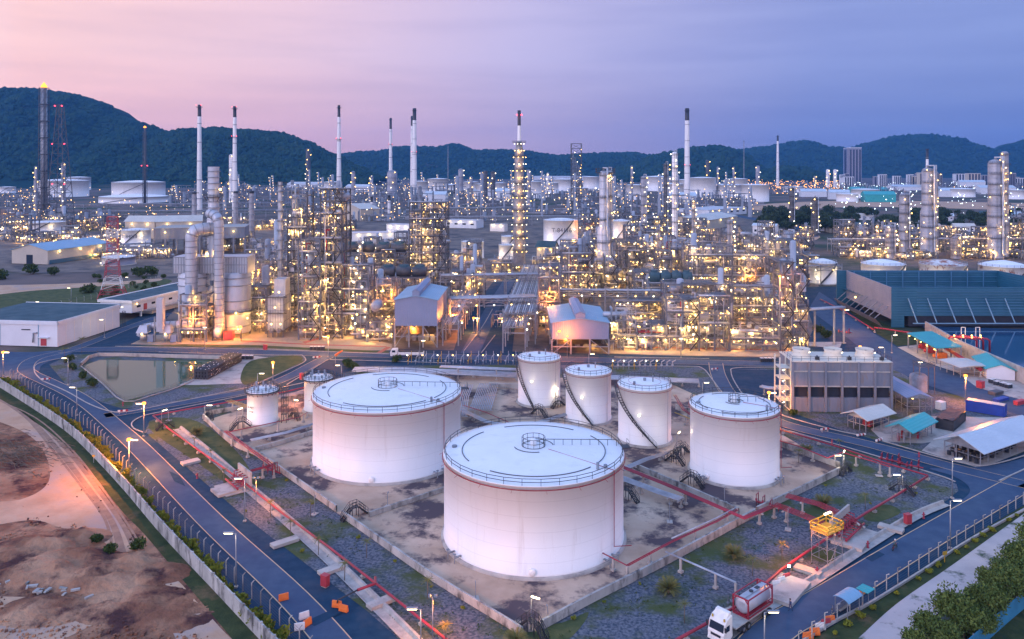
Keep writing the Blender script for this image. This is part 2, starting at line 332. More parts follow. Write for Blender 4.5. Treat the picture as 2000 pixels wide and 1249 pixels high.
# asphalt everywhere the roads run, lanes laid over it
flat('road_shoulder', [(-60, 690), (130, 690), (215, 645), (238, 632), (330, 590), (345, 600), (300, 650), (480, 676), (900, 684), (1560, 700), (1590, 640), (1560, 560), (1640, 560), (1720, 640), (1830, 705), (1900, 735), (2080, 800), (2100, 960), (1500, 1290), (1290, 1290), (1280, 1250), (820, 1250), (760, 1340), (640, 1340), (540, 1280), (510, 1249), (417, 1150), (318, 1045), (246, 960), (190, 899), (143, 853), (90, 814), (0, 756), (-60, 722)], -.14, M['asphaltdark'])
# bare soil, track and verge, lower left
flat('soil_field', [(-200, 745), (-30, 755), (120, 850), (280, 1010), (430, 1150), (560, 1290), (-200, 1300)], -.12, M['soil'])
flat('dirt_track', smooth([(-60, 770), (20, 778), (95, 830), (150, 900), (215, 980), (262, 1055), (275, 1090), (235, 1085), (180, 1040), (120, 1030), (60, 1015), (-60, 1030), (-60, 985), (40, 975), (95, 940), (85, 880), (40, 840), (-60, 800)], 5, True), -.10, M['sand'])
M['rut'] = mat('damp_rut', (.24, .14, .10), (.34, .21, .14), .5, .95)
flat('soil_patch', smooth([(-60, 1180), (60, 1165), (170, 1175), (205, 1200), (150, 1235), (60, 1270), (-60, 1300)], 5, True), -.095, M['sand'])
flat('soil_patch', smooth([(300, 1150), (340, 1130), (380, 1170), (430, 1225), (470, 1275), (380, 1290), (330, 1220)], 5, True), -.095, M['sand'])
flat('grass_verge', smooth([(-60, 722), (0, 756), (90, 814), (143, 853), (190, 899), (246, 960), (318, 1045), (417, 1150), (510, 1249), (550, 1300), (490, 1300), (455, 1249), (372, 1150), (284, 1045), (240, 1000), (185, 930), (140, 880), (80, 832), (-10, 775), (-60, 745)], 4, True), -.08, M['grass'])
random.seed(14)
for k in range(9):                          # wheel ruts on the dirt track
    o_ = random.uniform(-26, 22); c = W_([(-20, 772+o_*.2), (60+o_*.5, 815), (125+o_, 880), (180+o_, 950), (230+o_*1.2, 1020+o_*.3), (255+o_*1.6, 1080)], 5)
    ribbon('wheel_rut', c, random.uniform(.25, .6), -.09+k*.002, M['rut'])
# gravel yard of the tank farm
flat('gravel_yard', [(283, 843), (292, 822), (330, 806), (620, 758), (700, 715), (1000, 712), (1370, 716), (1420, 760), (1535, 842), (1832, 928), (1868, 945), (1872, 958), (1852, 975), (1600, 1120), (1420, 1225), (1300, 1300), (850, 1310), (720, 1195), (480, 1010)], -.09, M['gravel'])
flat('gravel_verge', [(1436, 722), (1520, 722), (1530, 800), (1650, 842), (1740, 868), (1880, 905), (1985, 890), (2060, 850), (2000, 800), (1812, 760), (1740, 715), (1560, 716)], -.085, M['gravel'])
flat('bund_floor', [(400, 822), (620, 752), (850, 735), (1010, 735), (1300, 745), (1530, 850), (1644, 918), (1475, 1010), (1050, 1232), (1020, 1236), (660, 1003)], -.04, M['bund'])
flat('grass_patch', smooth([(1690, 1000), (1730, 985), (1760, 1000), (1720, 1018), (1690, 1015)], 4, True), -.055, M['padgrass'])
flat('grass_patch', smooth([(290, 835), (340, 815), (400, 830), (470, 890), (500, 950), (470, 960), (380, 900)], 4, True), -.055, M['padgrass'])
flat('grass_patch', smooth([(1000, 1236), (1100, 1215), (1150, 1195), (1120, 1240), (1060, 1275)], 4, True), -.055, M['padgrass'])
# pond
pond = [(158, 716), (190, 697), (440, 703), (385, 738), (345, 758), (243, 785)]
flat('pond_bank', [(96, 712), (140, 692), (470, 690), (595, 694), (600, 704), (560, 725), (485, 760), (300, 792), (240, 798), (200, 786), (130, 752)], -.10, M['gravel'])
flat('pond_water', [(160, 715), (195, 703), (438, 706), (385, 737), (345, 756), (243, 783)], -.06, M['water'])
flat('paved_yard', [(470, 692), (530, 699), (555, 712), (500, 748), (385, 752), (350, 752), (390, 735), (430, 715)], -.05, M['concrete'])
flat('grass_island', smooth([(490, 705), (560, 696), (592, 700), (560, 722), (505, 745), (478, 752), (470, 735)], 4, True), -.03, M['padgrass'])
# concrete pads, plant front
flat('concrete_pad', [(255, 672), (290, 655), (480, 640), (700, 655), (765, 672), (765, 684), (600, 684), (380, 676)], -.12, M['pad'])
flat('concrete_pad', [(1190, 668), (1560, 672), (1535, 697), (1310, 694), (1190, 690)], -.12, M['pad'])
flat('grass_strip', [(250, 676), (500, 679), (760, 690), (760, 686), (500, 674), (360, 672)], -.10, M['padgrass'])
for a in ([(470, 664), (610, 672), (755, 676), (755, 678), (610, 674), (470, 667)], [(590, 668), (640, 655), (645, 655), (596, 671)], [(735, 689), (756, 677), (764, 678), (745, 689)], [(1200, 676), (1540, 684), (1540, 685.5), (1200, 677.5)]):
    flat('floor_marking', a, -.08, M['redline'])
flat('road_shoulder', [(884, 692), (900, 640), (925, 600), (965, 548), (1020, 548), (1010, 600), (1000, 692)], -.10, M['asphaltdark'])
# ---- lanes and kerbs
def road(pts, w, shoulder=None, lines=True, z=-.05):
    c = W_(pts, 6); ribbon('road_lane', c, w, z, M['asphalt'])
    if lines:
        for s in (1, -1): ribbon('edge_line', offs(c, s*(w/2-.12)), .16, z+.02, M['line'])
    return c
cL = road([(690, 1300), (572, 1166), (410, 1015), (278, 880), (225, 832), (180, 794), (140, 768), (90, 744), (60, 730), (50, 718), (70, 700), (140, 682), (200, 660), (250, 640), (330, 612)], 4.6)
road([(205, 812), (300, 796), (400, 779), (490, 762), (560, 738), (610, 712), (640, 697)], 4.4)
road([(120, 685), (220, 682), (400, 685), (620, 691), (900, 697), (1200, 704), (1560, 712), (1620, 716)], 6.5, lines=True, z=-.045)
road([(1398, 709), (1404, 735), (1430, 775), (1500, 815), (1560, 836), (1690, 866), (1780, 890), (1885, 918), (2080, 965)], 4.6)
road([(1450, 1300), (1510, 1232), (1600, 1178), (1760, 1080), (1870, 1015), (2060, 905)], 5.6)
flat('road_junction', smooth([(1815, 915), (1870, 915), (1960, 905), (2060, 880), (2060, 915), (1950, 965), (1870, 1000), (1862, 990), (1892, 965), (1890, 948), (1862, 930)], 4, True), -.042, M['asphalt'])
flat('road_junction', smooth([(-60, 690), (60, 688), (120, 684), (140, 690), (84, 712), (75, 726), (40, 740), (-60, 730)], 4, True), -.042, M['asphalt'])
road([(918, 690), (938, 650), (957, 612), (975, 580), (992, 552), (1002, 530)], 6.5, z=-.047, lines=False)
flat('road_lane', [(1579, 604), (1600, 570), (1625, 586), (1706, 651), (1753, 679), (1805, 708), (1870, 730), (1909, 757), (2060, 800), (2060, 830), (1922, 790), (1810, 752), (1743, 721), (1690, 690), (1662, 665)], -.04, M['asphalt'])
flat('concrete_pad', [(1753, 678), (1800, 672), (1900, 690), (2060, 740), (2060, 798), (1909, 757), (1870, 728), (1805, 706)], -.10, M['concrete'])
flat('grass_patch', [(1636, 588), (1660, 600), (1745, 640), (1800, 652), (1820, 668), (1753, 676), (1710, 650)], -.10, M['grass'])
flat('concrete_pad', [(1580, 668), (1645, 668), (1640, 680), (1575, 676)], -.03, M['concrete'])
flat('concrete_apron', [(1700, 838), (1740, 822), (1790, 812), (1960, 815), (1900, 850), (1800, 866), (1725, 862)], -.06, M['concrete'])
flat('concrete_apron', [(1800, 880), (1838, 845), (1960, 820), (2080, 850), (1915, 915), (1840, 893)], -.055, M['concrete'])
for k in ([(283, 846), (262, 838), (258, 826), (280, 813), (330, 802), (486, 771), (620, 742)], [(84, 745), (68, 728), (72, 712), (110, 702), (150, 697)],
          [(84, 745), (130, 765), (175, 790), (220, 805), (260, 803), (320, 791), (487, 757)], [(486, 757), (560, 724), (596, 706), (590, 694)],
          [(640, 703), (610, 722), (560, 752)], [(310, 688), (500, 694), (590, 694)], [(645, 703), (760, 706), (880, 710)], [(225, 677), (410, 680.5), (618, 686.5), (760, 692)],
          [(1200, 698), (1385, 701)], [(1190, 716), (1340, 716), (1372, 720), (1390, 740), (1415, 772), (1450, 800), (1520, 835), (1540, 842), (1690, 885), (1830, 928), (1866, 942)],
          [(1535, 718), (1440, 719), (1428, 728), (1440, 755), (1465, 783), (1530, 812), (1620, 838), (1685, 852)], [(1724, 862), (1880, 905), (1950, 905), (2060, 870)],
          [(2060, 890), (1951, 940)], [(906, 686), (943, 637), (962, 604)], [(967, 655), (940, 690)]):
    struct(kerb(W_(k, 5)))
flat('asphalt_patch', [(598, 1213), (655, 1187), (668, 1196), (614, 1223)], -.02, M['asphaltdark'])
flat('asphalt_patch', [(1690, 1090), (1716, 1077), (1728, 1083), (1703, 1097)], -.02, M['asphaltdark'])
flat('asphalt_patch', [(330, 920), (352, 930), (362, 950), (340, 940)], -.02, M['asphaltdark'])
flat('asphalt_patch', [(1250, 703), (1300, 704), (1296, 710), (1246, 709)], -.02, M['asphaltdark'])
o = MB(); random.seed(18)
fld = [(-10, 790), (80, 850), (170, 930), (240, 1020), (340, 1140), (440, 1249), (-10, 1249)]
for i in range(2600):
    px, py = random.uniform(-10, 440), random.uniform(790+230*(i % 8 > 0), 1249)
    if not ptin((px, py), fld) or _n0.noise((px*.012, py*.02, 1.0)) < -.05: continue
    p = G(px, py); r = random.choice([.06, .09, .12, .2]); o.box((p[0], p[1], -.1), (r*2, r*1.5, r*1.3), random.random()*3)
tag(o.build('soil_clods', M['soil']), 'loose clods and stones strewn over the soil field', 'clods', None, 'stuff')
# drainage channel beside the left road and the right road
def channel(pts, w=1.5):
    c = W_(pts, 4); mb = MB(); k = len(c)
    for s, z in ((-.5, .12), (-.42, .12), (-.3, -.02), (.3, -.02), (.42, .45), (.62, .45), (.7, -.05)): mb.v += [(p[0], p[1], z) for p in offs(c, -s*w)]
    for r in range(6):
        for i in range(k-1): mb.face((r*k+i, r*k+i+1, (r+1)*k+i+1, (r+1)*k+i))
    return struct(mb.build('drain_channel', M['kerb']))
channel([(880, 1330), (800, 1250), (720, 1170), (640, 1092), (560, 1020), (480, 952), (400, 882), (345, 838), (285, 852)][:-1], 1.9)
channel([(1850, 985), (1790, 1010), (1700, 1065), (1570, 1150), (1480, 1200), (1400, 1262)], 1.6)
# small slabs crossing the channel, covers and plinths on the gravel
random.seed(3)
for (x, y, w, d) in ((372, 905, 2, 3.6), (442, 960, 4.2, 4.6), (556, 1062, 1.6, 4.5), (650, 1115, 1.6, 4.5), (744, 1180, 1.6, 4), (1740, 1035, 1.6, 4), (1660, 1062, 4, 5), (1578, 1118, 1.6, 4), (1535, 1155, 8, 4.6)):
    p = G(x, y); struct(MB().box((p[0], p[1], .0), (w, d, .5 if w < 9 else .16), radians(-49) if x < 900 else radians(50)).build('crossing_slab', M['concrete']))
# far right outside the fence: sandy path, verge, second verge
flat('grass_verge', [(1500, 1310), (1600, 1240), (1702, 1172), (1800, 1110), (1900, 1045), (2080, 940), (2080, 1020), (1830, 1180), (1640, 1310)], -.07, M['grass'])
flat('sandy_path', smooth([(1610, 1300), (1673, 1249), (1751, 1179), (1863, 1101), (2000, 1003), (2080, 950), (2080, 1010), (1990, 1080), (1919, 1135), (1835, 1195), (1770, 1249), (1730, 1300)], 4, True), -.06, M['path'])
flat('grass_field', [(1740, 1300), (1870, 1195), (2000, 1110), (2080, 1060), (2080, 1330), (1780, 1330)], -.065, M['grass'])
# basin of water beside the blue cooling tower
flat('basin_water', [(1800, 640), (2060, 648), (2060, 760), (1985, 715), (1900, 690), (1820, 655)], .6, M['bluewater'])
# open land to the left of the plant and beyond it
flat('grass_field', smooth([(-60, 590), (0, 575), (120, 560), (240, 552), (320, 545), (330, 553), (250, 572), (180, 600), (60, 605), (-60, 615)], 4, True), -.16, M['padgrass'])
flat('dirt_track', smooth([(-60, 560), (100, 555), (230, 550), (310, 544), (300, 550), (180, 560), (60, 568), (-60, 580)], 4, True), -.14, M['sand'])
flat('plant_yard', [(-60, 455), (330, 460), (340, 520), (200, 530), (60, 535), (-60, 520)], -.18, M['plantfloor'])
flat('soil_bank', smooth([(-60, 415), (20, 410), (70, 425), (40, 440), (-60, 442)], 4, True), -.15, M['soil'])
flat('soil_bank', smooth([(600, 352), (680, 347), (760, 352), (730, 358), (620, 358)], 4, True), -.15, M['soil'])
flat('soil_bank', smooth([(1390, 462), (1500, 455), (1600, 460), (1560, 476), (1420, 480)], 4, True), -.15, M['sand'])
flat('soil_bank', smooth([(1480, 400), (1700, 392), (2060, 400), (2060, 412), (1700, 404), (1500, 412)], 4, True), -.15, M['sand'])
flat('far_road', [(1440, 420), (1560, 440), (1600, 462), (1590, 463), (1540, 443), (1430, 422)], -.12, M['asphalt'])

# ---- hills: a wooded ridge each, built at its own distance, with trees standing on it
from mathutils import noise as _n, Vector
def hill(name, prof, D, dep, trees, ts, seed):
    random.seed(seed); xs = [p[0] for p in prof]; x0, x1 = xs[0], xs[-1]; nx = int((x1-x0)/6)+2; ny = 26
    def ridge(px):
        for a, b in zip(prof, prof[1:]):
            if a[0] <= px <= b[0]:
                t = (px-a[0])/(b[0]-a[0]); t = t*t*(3-2*t)*.6+t*.4; return a[1]+(b[1]-a[1])*t
        return prof[-1][1]
    def P(px, v):                           # v -1 foot (near) .. 0 ridge .. 1 back foot
        y = D+v*dep+90*_n.noise(Vector((px*.01, v*2, seed))); hr = ztop(ridge(px), D)
        f = max(0.0, cos(v*pi/2))**1.15; x = (px-CX)*D/F*(1+.0*v)
        nz = _n.fractal(Vector((px*.02, v*2.2, seed)), .9, 2.1, 5)*hr*.20*min(1, abs(v)*2.2)*(1 if abs(v) < .98 else 0)
        return (x, y, max(-2, hr*f+nz*f-1.5))
    mb = MB()
    for j in range(ny+1):
        for i in range(nx): mb.v.append(P(x0+(x1-x0)*i/(nx-1), -1+2*j/ny))
    for j in range(ny):
        for i in range(nx-1): a = j*nx+i; mb.face((a, a+1, a+1+nx, a+nx), True)
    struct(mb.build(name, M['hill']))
    tb = MB()
    for k in range(trees):
        px = random.uniform(x0, x1); v = -random.random()**1.3*.95+.03; c = P(px, v)
        if c[2] < 2: continue
        r = ts*random.uniform(.6, 1.3); h = r*random.uniform(.8, 1.5); k0 = len(tb.v); n = 5; a0 = random.random()*6
        for (rr, zz) in ((.9, -.1), (1.0, .45), (.55, .85)):
            for q in range(n): a = a0+q*2*pi/n; w = random.uniform(.8, 1.2); tb.v.append((c[0]+r*rr*w*cos(a), c[1]+r*rr*w*sin(a), c[2]+h*zz))
        tb.v.append((c[0], c[1], c[2]+h))
        for lv in range(2):
            for q in range(n): a = k0+lv*n+q; b = k0+lv*n+(q+1) % n; tb.face((a, b, b+n, a+n))
        for q in range(n): tb.face((k0+2*n+q, k0+2*n+(q+1) % n, k0+3*n))
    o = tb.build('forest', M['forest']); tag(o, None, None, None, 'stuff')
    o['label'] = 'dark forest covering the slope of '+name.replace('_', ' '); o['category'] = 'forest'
hill('hills', [(-220, 215), (-100, 190), (0, 180), (60, 178), (110, 183), (160, 192), (205, 207), (240, 232), (280, 245), (330, 262), (380, 285), (440, 320), (480, 345)], 3300, 800, 9000, 9.5, 1)
hill('hills', [(230, 330), (300, 275), (335, 262), (380, 256), (450, 256), (540, 262), (600, 280), (660, 306), (700, 328), (750, 350)], 3150, 550, 6000, 9, 2)
hill('hills', [(560, 330), (690, 301), (740, 298), (790, 289), (850, 291), (890, 283), (930, 297), (1000, 296), (1090, 306), (1150, 303), (1230, 301), (1290, 310), (1360, 340)], 5400, 800, 5000, 12, 3)
hill('hills', [(1180, 345), (1240, 322), (1300, 303), (1350, 294), (1395, 290), (1440, 298), (1465, 318), (1490, 346)], 4100, 500, 2000, 14, 4)
hill('hills', [(1380, 310), (1440, 296), (1500, 289), (1545, 280), (1575, 278), (1605, 291), (1650, 295), (1700, 282), (1740, 270), (1790, 266), (1850, 271), (1900, 288), (1935, 300), (1965, 286), (2010, 276), (2100, 262), (2200, 300)], 6200, 900, 5500, 14, 5)
hill('hills', [(1470, 345), (1520, 328), (1570, 330), (1620, 348)], 3700, 200, 400, 12, 6)
# ================================================================ TANK FARM
def text(parent, s, loc, size, rz, m, name='lettering', rx=pi/2, ext=.01):
    cu = bpy.data.curves.new(name, 'FONT'); cu.body = s; cu.size = size; cu.extrude = ext; cu.align_x = 'CENTER'
    t = bpy.data.objects.new('tmp', cu); COL.objects.link(t)
    me = bpy.data.meshes.new_from_object(t.evaluated_get(bpy.context.evaluated_depsgraph_get())); bpy.data.objects.remove(t)
    me.materials.clear(); me.materials.append(m); o = bpy.data.objects.new(name, me); COL.objects.link(o); o.parent = parent; o.location = loc; o.rotation_euler = (rx, 0, rz); return o
def arc(c, r, a0, a1, z, n=24): return [(c[0]+r*cos(a0+(a1-a0)*i/n), c[1]+r*sin(a0+(a1-a0)*i/n), z) for i in range(n+1)]
def tpx(pxc, hw, base, rim):               # centre, radius, height of a tank from its outline
    Yf = depth(base); k = hw/F; Yc = Yf/(1-k); return ((pxc-CX)*Yc/F, Yc, k*Yc, ztop(rim, Yf))
lampball = MB().lathe((0, 0, 0), [(.001, -.16), (.13, -.11), (.17, 0), (.13, .11), (.001, .16)], 6).mesh('lamp', M['lampy'])
lampballw = lampball.copy(); lampballw.materials[0] = M['lampw']
lamptube = MB().box((0, 0, -.07), (1.25, .2, .14)).mesh('lamp', M['lamptube'])
def tank(label, X, Y, r, h, n=64, cone=.06, kind='big', shellm='white', roofm='whiteroof', group='white storage tanks', face=-pi/2):
    t = thing('storage_tank', label, 'tank', (X, Y, 0), 0, group)
    o = MB(); o.lathe((0, 0, 0), [(r+.55, -.1), (r+.5, .35), (r+.1, .42)], n); o.build('foundation', M['concrete'], t)
    o = MB(); o.lathe((0, 0, 0), [(r+.12, .42), (r+.12, .75), (r, .8), (r, h), (r+.16, h), (r+.16, h+.12), (r-.1, h+.13)], n)
    o.build('shell', M[shellm], t)
    rz = cone*r; o = MB(); o.lathe((0, 0, 0), [(r-.05, h+.08), (r*.75, h+.08+rz*.40), (r*.4, h+.08+rz*.78), (r*.12, h+.08+rz), (.001, h+.08+rz)], n)
    o.build('roof', M[roofm], t)
    zr = lambda q: h+.1+rz*(1-q/r)
    if kind == 'far': return t
    o = MB(); o.rail(arc((0, 0), r-.08, 0, 2*pi, h+.12, max(24, int(r*2.2))), 1.05, .075 if r > 8 else .07, 99); o.build('railing', M['black'], t)
    o = MB(); o.tube(arc((0, 0), r+.28, face-2.2, face+2.0, h-.45, 48), .085 if r > 8 else .05, 5)
    if r > 8:
        da = face+.95 if kind == 'big' else face+1.2
        o.tube([((r+.28)*cos(da), (r+.28)*sin(da), h+.1), ((r+.28)*cos(da), (r+.28)*sin(da), 2.0), ((r+2.4)*cos(da+.12), (r+2.4)*sin(da+.12), 1.9)], .08, 6)
        o.tube([((r+.28)*cos(da), (r+.28)*sin(da), h+.2), (.2*r*cos(da), .2*r*sin(da), zr(.2*r)+.14)], .05, 5)
        for k in range(10): a = face-1.6+k*.34; o.bar(((r+.3)*cos(a), (r+.3)*sin(a), h-.46), ((r+.9)*cos(a), (r+.9)*sin(a), h-.75), .04)
    o.build('spray_pipe', M['red'], t)
    if r > 8:
        o = MB()
        for a0, a1, q in ((-2.65, -3.9, .80), (-2.2, -.75, .80), (-.55, .55, .80), (.9, 2.0, .8), (-2.9, -1.3, .22), (.1, 1.6, .22)): o.tube(arc((0, 0), q*r, a0+.0, a1, zr(q*r)+.16, 20), .07, 5)
        o.build('roof_pipe', M['darkframe'], t)
        o = MB(); R = .13*r; o.rail(arc((0, 0), R, 0, 2*pi, zr(R)+.05, 12), 1.5, .07, 99); o.tube(arc((0, 0), R, 0, 2*pi, zr(R)+.1, 16), .08, 4); o.build('vent_guard', M['black'], t)
        MB().cyl((0, 0, zr(0)), .55, .9, 14, dome=.2).build('centre_vent', M['whiteroof'], t)
        o = MB(); p = (R, .1, zr(R)); q = ((r-.6)*cos(.15), (r-.6)*sin(.15), zr(r)); o.rail([p, q], 1.1, .085, 1.6, 0); o.build('roof_handrail', M['black'], t)
        for nm, a_, q_, r_, h_ in (('roof_hatch', 3.05, 1.6, .45, .4), ('gauge_post', -.72, 1.9, .25, 1.2), ('roof_hatch', -.62, 1.3, .3, .6)): MB().cyl(((r-q_)*cos(a_), (r-q_)*sin(a_), zr(r-1)), r_, h_, 10).build(nm, M['steel'], t)
        o = MB(); a = face-.04 if kind == 'big' else face-.9; p = (r*cos(a), r*sin(a), 1.15); o.hcyl(p, add(p, (.32*cos(a), .32*sin(a), 0)), .55, 16, .25); o.build('manhole', M['white'], t)
        for a in (face-1.0, face-.88, face+.78, face+.92):
            o = MB(); p = ((r+.1)*cos(a), (r+.1)*sin(a), .9); q = ((r+1.3)*cos(a), (r+1.3)*sin(a), .9); o.tube([p, q], .16, 8); o.bar(add(q, (0, 0, -.9)), add(q, (0, 0, .6)), .16); o.cyl(add(q, (0, 0, .5)), .28, .1, 8); o.build('nozzle_valve', M['steel'], t)
        # landing at the rim where the stair arrives
        o = MB(); a = face+1.75; c = ((r+1.0)*cos(a), (r+1.0)*sin(a), h-.3); o.box(c, (1.8, 1.8, .1), a); o.rail([add(c, (.9*cos(a+s), .9*sin(a+s), .1)) for s in (-.8, .8)], 1.1, .05); o.build('landing', M['black'], t)
    return t
def spiral(t, r, h, a0, a1, n=26, w=.85):
    o = MB(); pi_, po = [], []
    for i in range(n+1):
        f = i/n; a = a0+(a1-a0)*f; z = h-(h-.3)*f; pi_.append(((r+.22)*cos(a), (r+.22)*sin(a), z)); po.append(((r+.22+w)*cos(a), (r+.22+w)*sin(a), z))
        c = ((r+.22+w/2)*cos(a), (r+.22+w/2)*sin(a), z-.03); o.box(c, (w, .3, .06), a)
    for P in (pi_, po):
        for a, b in zip(P, P[1:]): o.bar(a, b, .07, .22)
    for a, b in zip(po, po[1:]):
        for hh in (1.0, .5): o.bar(add(a, (0, 0, hh)), add(b, (0, 0, hh)), .05)
    for p in po[::2]: o.bar(p, add(p, (0, 0, 1.0)), .05)
    for k in (6, 13, 19): o.bar(po[k], ((r)*cos(a0+(a1-a0)*k/n), r*sin(a0+(a1-a0)*k/n), po[k][2]-1.2), .07)
    o.build('spiral_stair', M['black'], t)
tank('largest-looking white tank at the front with round guard rail on its roof', *tpx(1042, 174, 1132, 952))
tank('big white tank behind and left of the front one, red riser pipe on its right', *tpx(757, 142, 948, 808))
tank('medium white tank at the right of the tank farm, yellow pipe behind it', *tpx(1434, 84, 955, 818), n=56, kind='med', cone=.07)
for (lab, a, st) in (('small upright white tank with spiral stair nearest the road behind', (1053, 41, 797, 707), (-2.95, -1.85)),
                     ('middle one of the three small upright white tanks with spiral stairs', (1149, 44, 832, 735), (-3.05, -1.5)),
                     ('small upright white tank with spiral stair nearest to the medium tank', (1259, 51, 875, 765), (-3.05, -1.35))):
    X, Y, r, h = tpx(*a); t = tank(lab, X, Y, r, h, 44, .12, 'small'); spiral(t, r, h, *st)
    o = MB(); o.tube(arc((0, 0), r*.62, 0, 2*pi, h+.45+.12*r*.38, 28), .035, 4); o.build('roof_pipe', M['red'], t)
    o = MB(); o.cyl((0, 0, h+.6), .35, .8, 10); o.cyl((r*.3, -r*.1, h+.5), .15, 1.7, 6); o.cyl((-r*.45, -r*.35, h+.3), .3, .9, 8); o.build('roof_vent', M['steel'], t)
    o = MB(); a = -1.92; q = ((r+.75)*cos(a), (r+.75)*sin(a), h*.58); o.bar(((r)*cos(a), r*sin(a), h*.6), q, .06); ob = o.build('lamp_arm', M['steel'], t)
    inst('lamp', lampballw, t, q, 0, 1.8); plight(t, q, 170, SOFT, .1); plight(t, (q[0]*1.5, q[1]*1.5+0, 2.5), 60, SOFT)
    o = MB(); o.tube([((r+.15)*cos(-.75), (r+.15)*sin(-.75), .5), ((r+.15)*cos(-.75), (r+.15)*sin(-.75), h)], .05, 5); o.build('riser_pipe', M['pipe'], t)
for (lab, a) in (('narrow white tank by the pond road with dark railing full of roof gear', (513, 29, 834, 770)), ('narrow white tank half hidden behind the big left tank', (622, 27, 809, 745))):
    X, Y, r, h = tpx(*a); t = tank(lab, X, Y, r, h, 32, .10, 'small')
    o = MB()
    for i in range(7): an = i*.9; o.cyl((r*.55*cos(an), r*.55*sin(an), h+.3), .22, random.uniform(.6, 1.8), 7)
    o.build('roof_vent', M['steel'], t)
    o = MB(); c = r+.5
    o.lathe((0, 0, h-.1), [(r+.02, 0), (r+.7, 0), (r+.7, .1), (r+.02, .1)], 28); o.rail(arc((0, 0), r+.68, 0, 2*pi, h, 20), 1.1, .06, 99)
    for i in range(20): an = i*pi/10; o.bar((r*cos(an), r*sin(an), h-.8), ((r+.68)*cos(an), (r+.68)*sin(an), h-.05), .07)
    o.build('rim_walkway', M['black'], t)
    o = MB()
    for s in (-.8, .8): o.bar((r+1.2, s, 0), (r+1.2, s, h+1), .12); o.bar((r+2.4, s, 0), (r+2.4, s, h+1), .12)
    for z in (2, 4, 6, 8):
        if z < h+1: o.box((r+1.8, 0, z), (1.4, 1.8, .08)); o.bar((r+1.2, -.8, z-2), (r+2.4, -.8, z), .08)
    o.build('stair_tower', M['black'], t)
    if a[0] == 513: text(t, 'A-MET', (-1.9, -(r*r-1.9**2)**.5-.06, 4.2), .75, -.55, M['darkframe']); text(t, '-H-NE', (-1.8, -(r*r-1.8**2)**.5-.06, 3.3), .6, -.55, M['darkframe'])
# ---- bund walls: one thing per straight run
BW = [('low concrete bund wall along the road side, front left', [(397, 818), (452, 868), (500, 890), (546, 921), (657, 1000)], 1.2),
      ('low bund wall left of the front tank, running to the bottom corner', [(668, 1010), (750, 1068), (849, 1137), (1000, 1230), (1018, 1243)], 1.2),
      ('long bund wall right of the front tank with an orange lit stretch', [(1058, 1230), (1150, 1180), (1312, 1097), (1475, 1008)], 1.3),
      ('bund wall at the far right corner of the tank farm', [(1478, 1004), (1560, 965), (1640, 925)], 1.3),
      ('ribbed bund wall with posts behind the medium tank', [(1640, 915), (1600, 900), (1520, 870), (1440, 838), (1320, 800)], 1.3),
      ('bund wall dividing the two big tanks, left stretch', [(660, 1008), (721, 1010), (800, 983), (868, 960)][1:], .9),
      ('bund wall from the left big tank to the small left tanks', [(500, 882), (560, 865), (620, 845)], 1.0),
      ('bund wall between the front tank and the medium tank', [(1245, 916), (1340, 958), (1443, 1003)], 1.0),
      ('short bund wall behind the left big tank by the pipes', [(955, 757), (1012, 760)], 1.4),
      ('back bund wall left of the narrow white tanks', [(400, 812), (500, 795), (600, 775), (640, 765)], 1.1)]
for lab, p, h in BW: o = kerb(W_(p, 4), .35, h, 'bund_wall', M['wallgrey']); tag(o, lab, 'low wall', 'bund walls round the tanks')
# ---- pipes: helper laying a bundle on posts
def pipeline(label, pts, z, r, m='red', n=1, gap=.4, step=9, posts=True, cat='pipe', group=None, rails=False, name='pipeline', pw=.3, off=0, postm='concrete'):
    line = [G(q[0], q[1], q[2] if len(q) > 2 else z) for q in pts]; t = thing(name, label, cat, (line[0][0], line[0][1], 0), 0, group); o0 = (line[0][0], line[0][1], 0)
    line = [sub(p, o0) for p in line]
    for k in range(n):
        d = (k-(n-1)/2)*gap+off; l2 = offs(line, d); l2 = [(a[0], a[1], b[2]) for a, b in zip(l2, line)]
        MB().tube(l2, r, 8 if r > .15 else 6).build('pipe', M[m], t)
    if posts:
        for a, b in zip(line, line[1:]):
            L_ = dist(a, b); q = max(1, int(round(L_/step))); d = nrm(sub(b, a)); rz = atan2(d[1], d[0])
            for i in range(q+(b is line[-1])):
                p = lerp(a, b, (i+.5)/q if q > 1 else .5) if i < q else b
                if p[2] < .6: continue
                mb = MB(); mb.box((p[0], p[1], 0), (pw*2.2, pw*2.2, .35), rz); mb.box((p[0], p[1], .35), (pw, pw, p[2]-r-.35), rz)
                if n > 2: mb.box((p[0], p[1], p[2]-r-.2), (pw, gap*n+.4, .2), rz)
                mb.build('support_post', M[postm], t)
    return t
pipeline('thick red fire water pipe along the left road side of the tank farm', [(299, 812), (330, 838), (400, 888), (480, 945), (552, 1003), (640, 1067), (733, 1139), (800, 1192), (900, 1272)], .75, .2, 'red', step=8)
pipeline('red fire water pipe beside the pond road, low over the kerb', [(299, 812), (380, 797), (470, 782), (560, 765), (640, 746), (740, 738)], .7, .18, 'red', step=10)
pipeline('thick red fire water pipe along the right road past the truck', [(1300, 1262), (1380, 1218), (1450, 1178), (1527, 1112), (1600, 1062), (1690, 1003), (1760, 962), (1812, 930)], .8, .22, 'red', step=9)
pipeline('red pipe along the kerb of the inner road behind the medium tank', [(1500, 833), (1560, 850), (1640, 874), (1720, 902), (1812, 929)], .8, .16, 'red', step=9)
pipeline('red pipe with an angled dog leg above the gravel at the right', [(1490, 852, 2.0), (1560, 872, 2.0), (1616, 895, 2.0), (1645, 884, 2.0), (1700, 900, 2.0), (1738, 912, 2.0)], 2.0, .13, 'red', step=9)
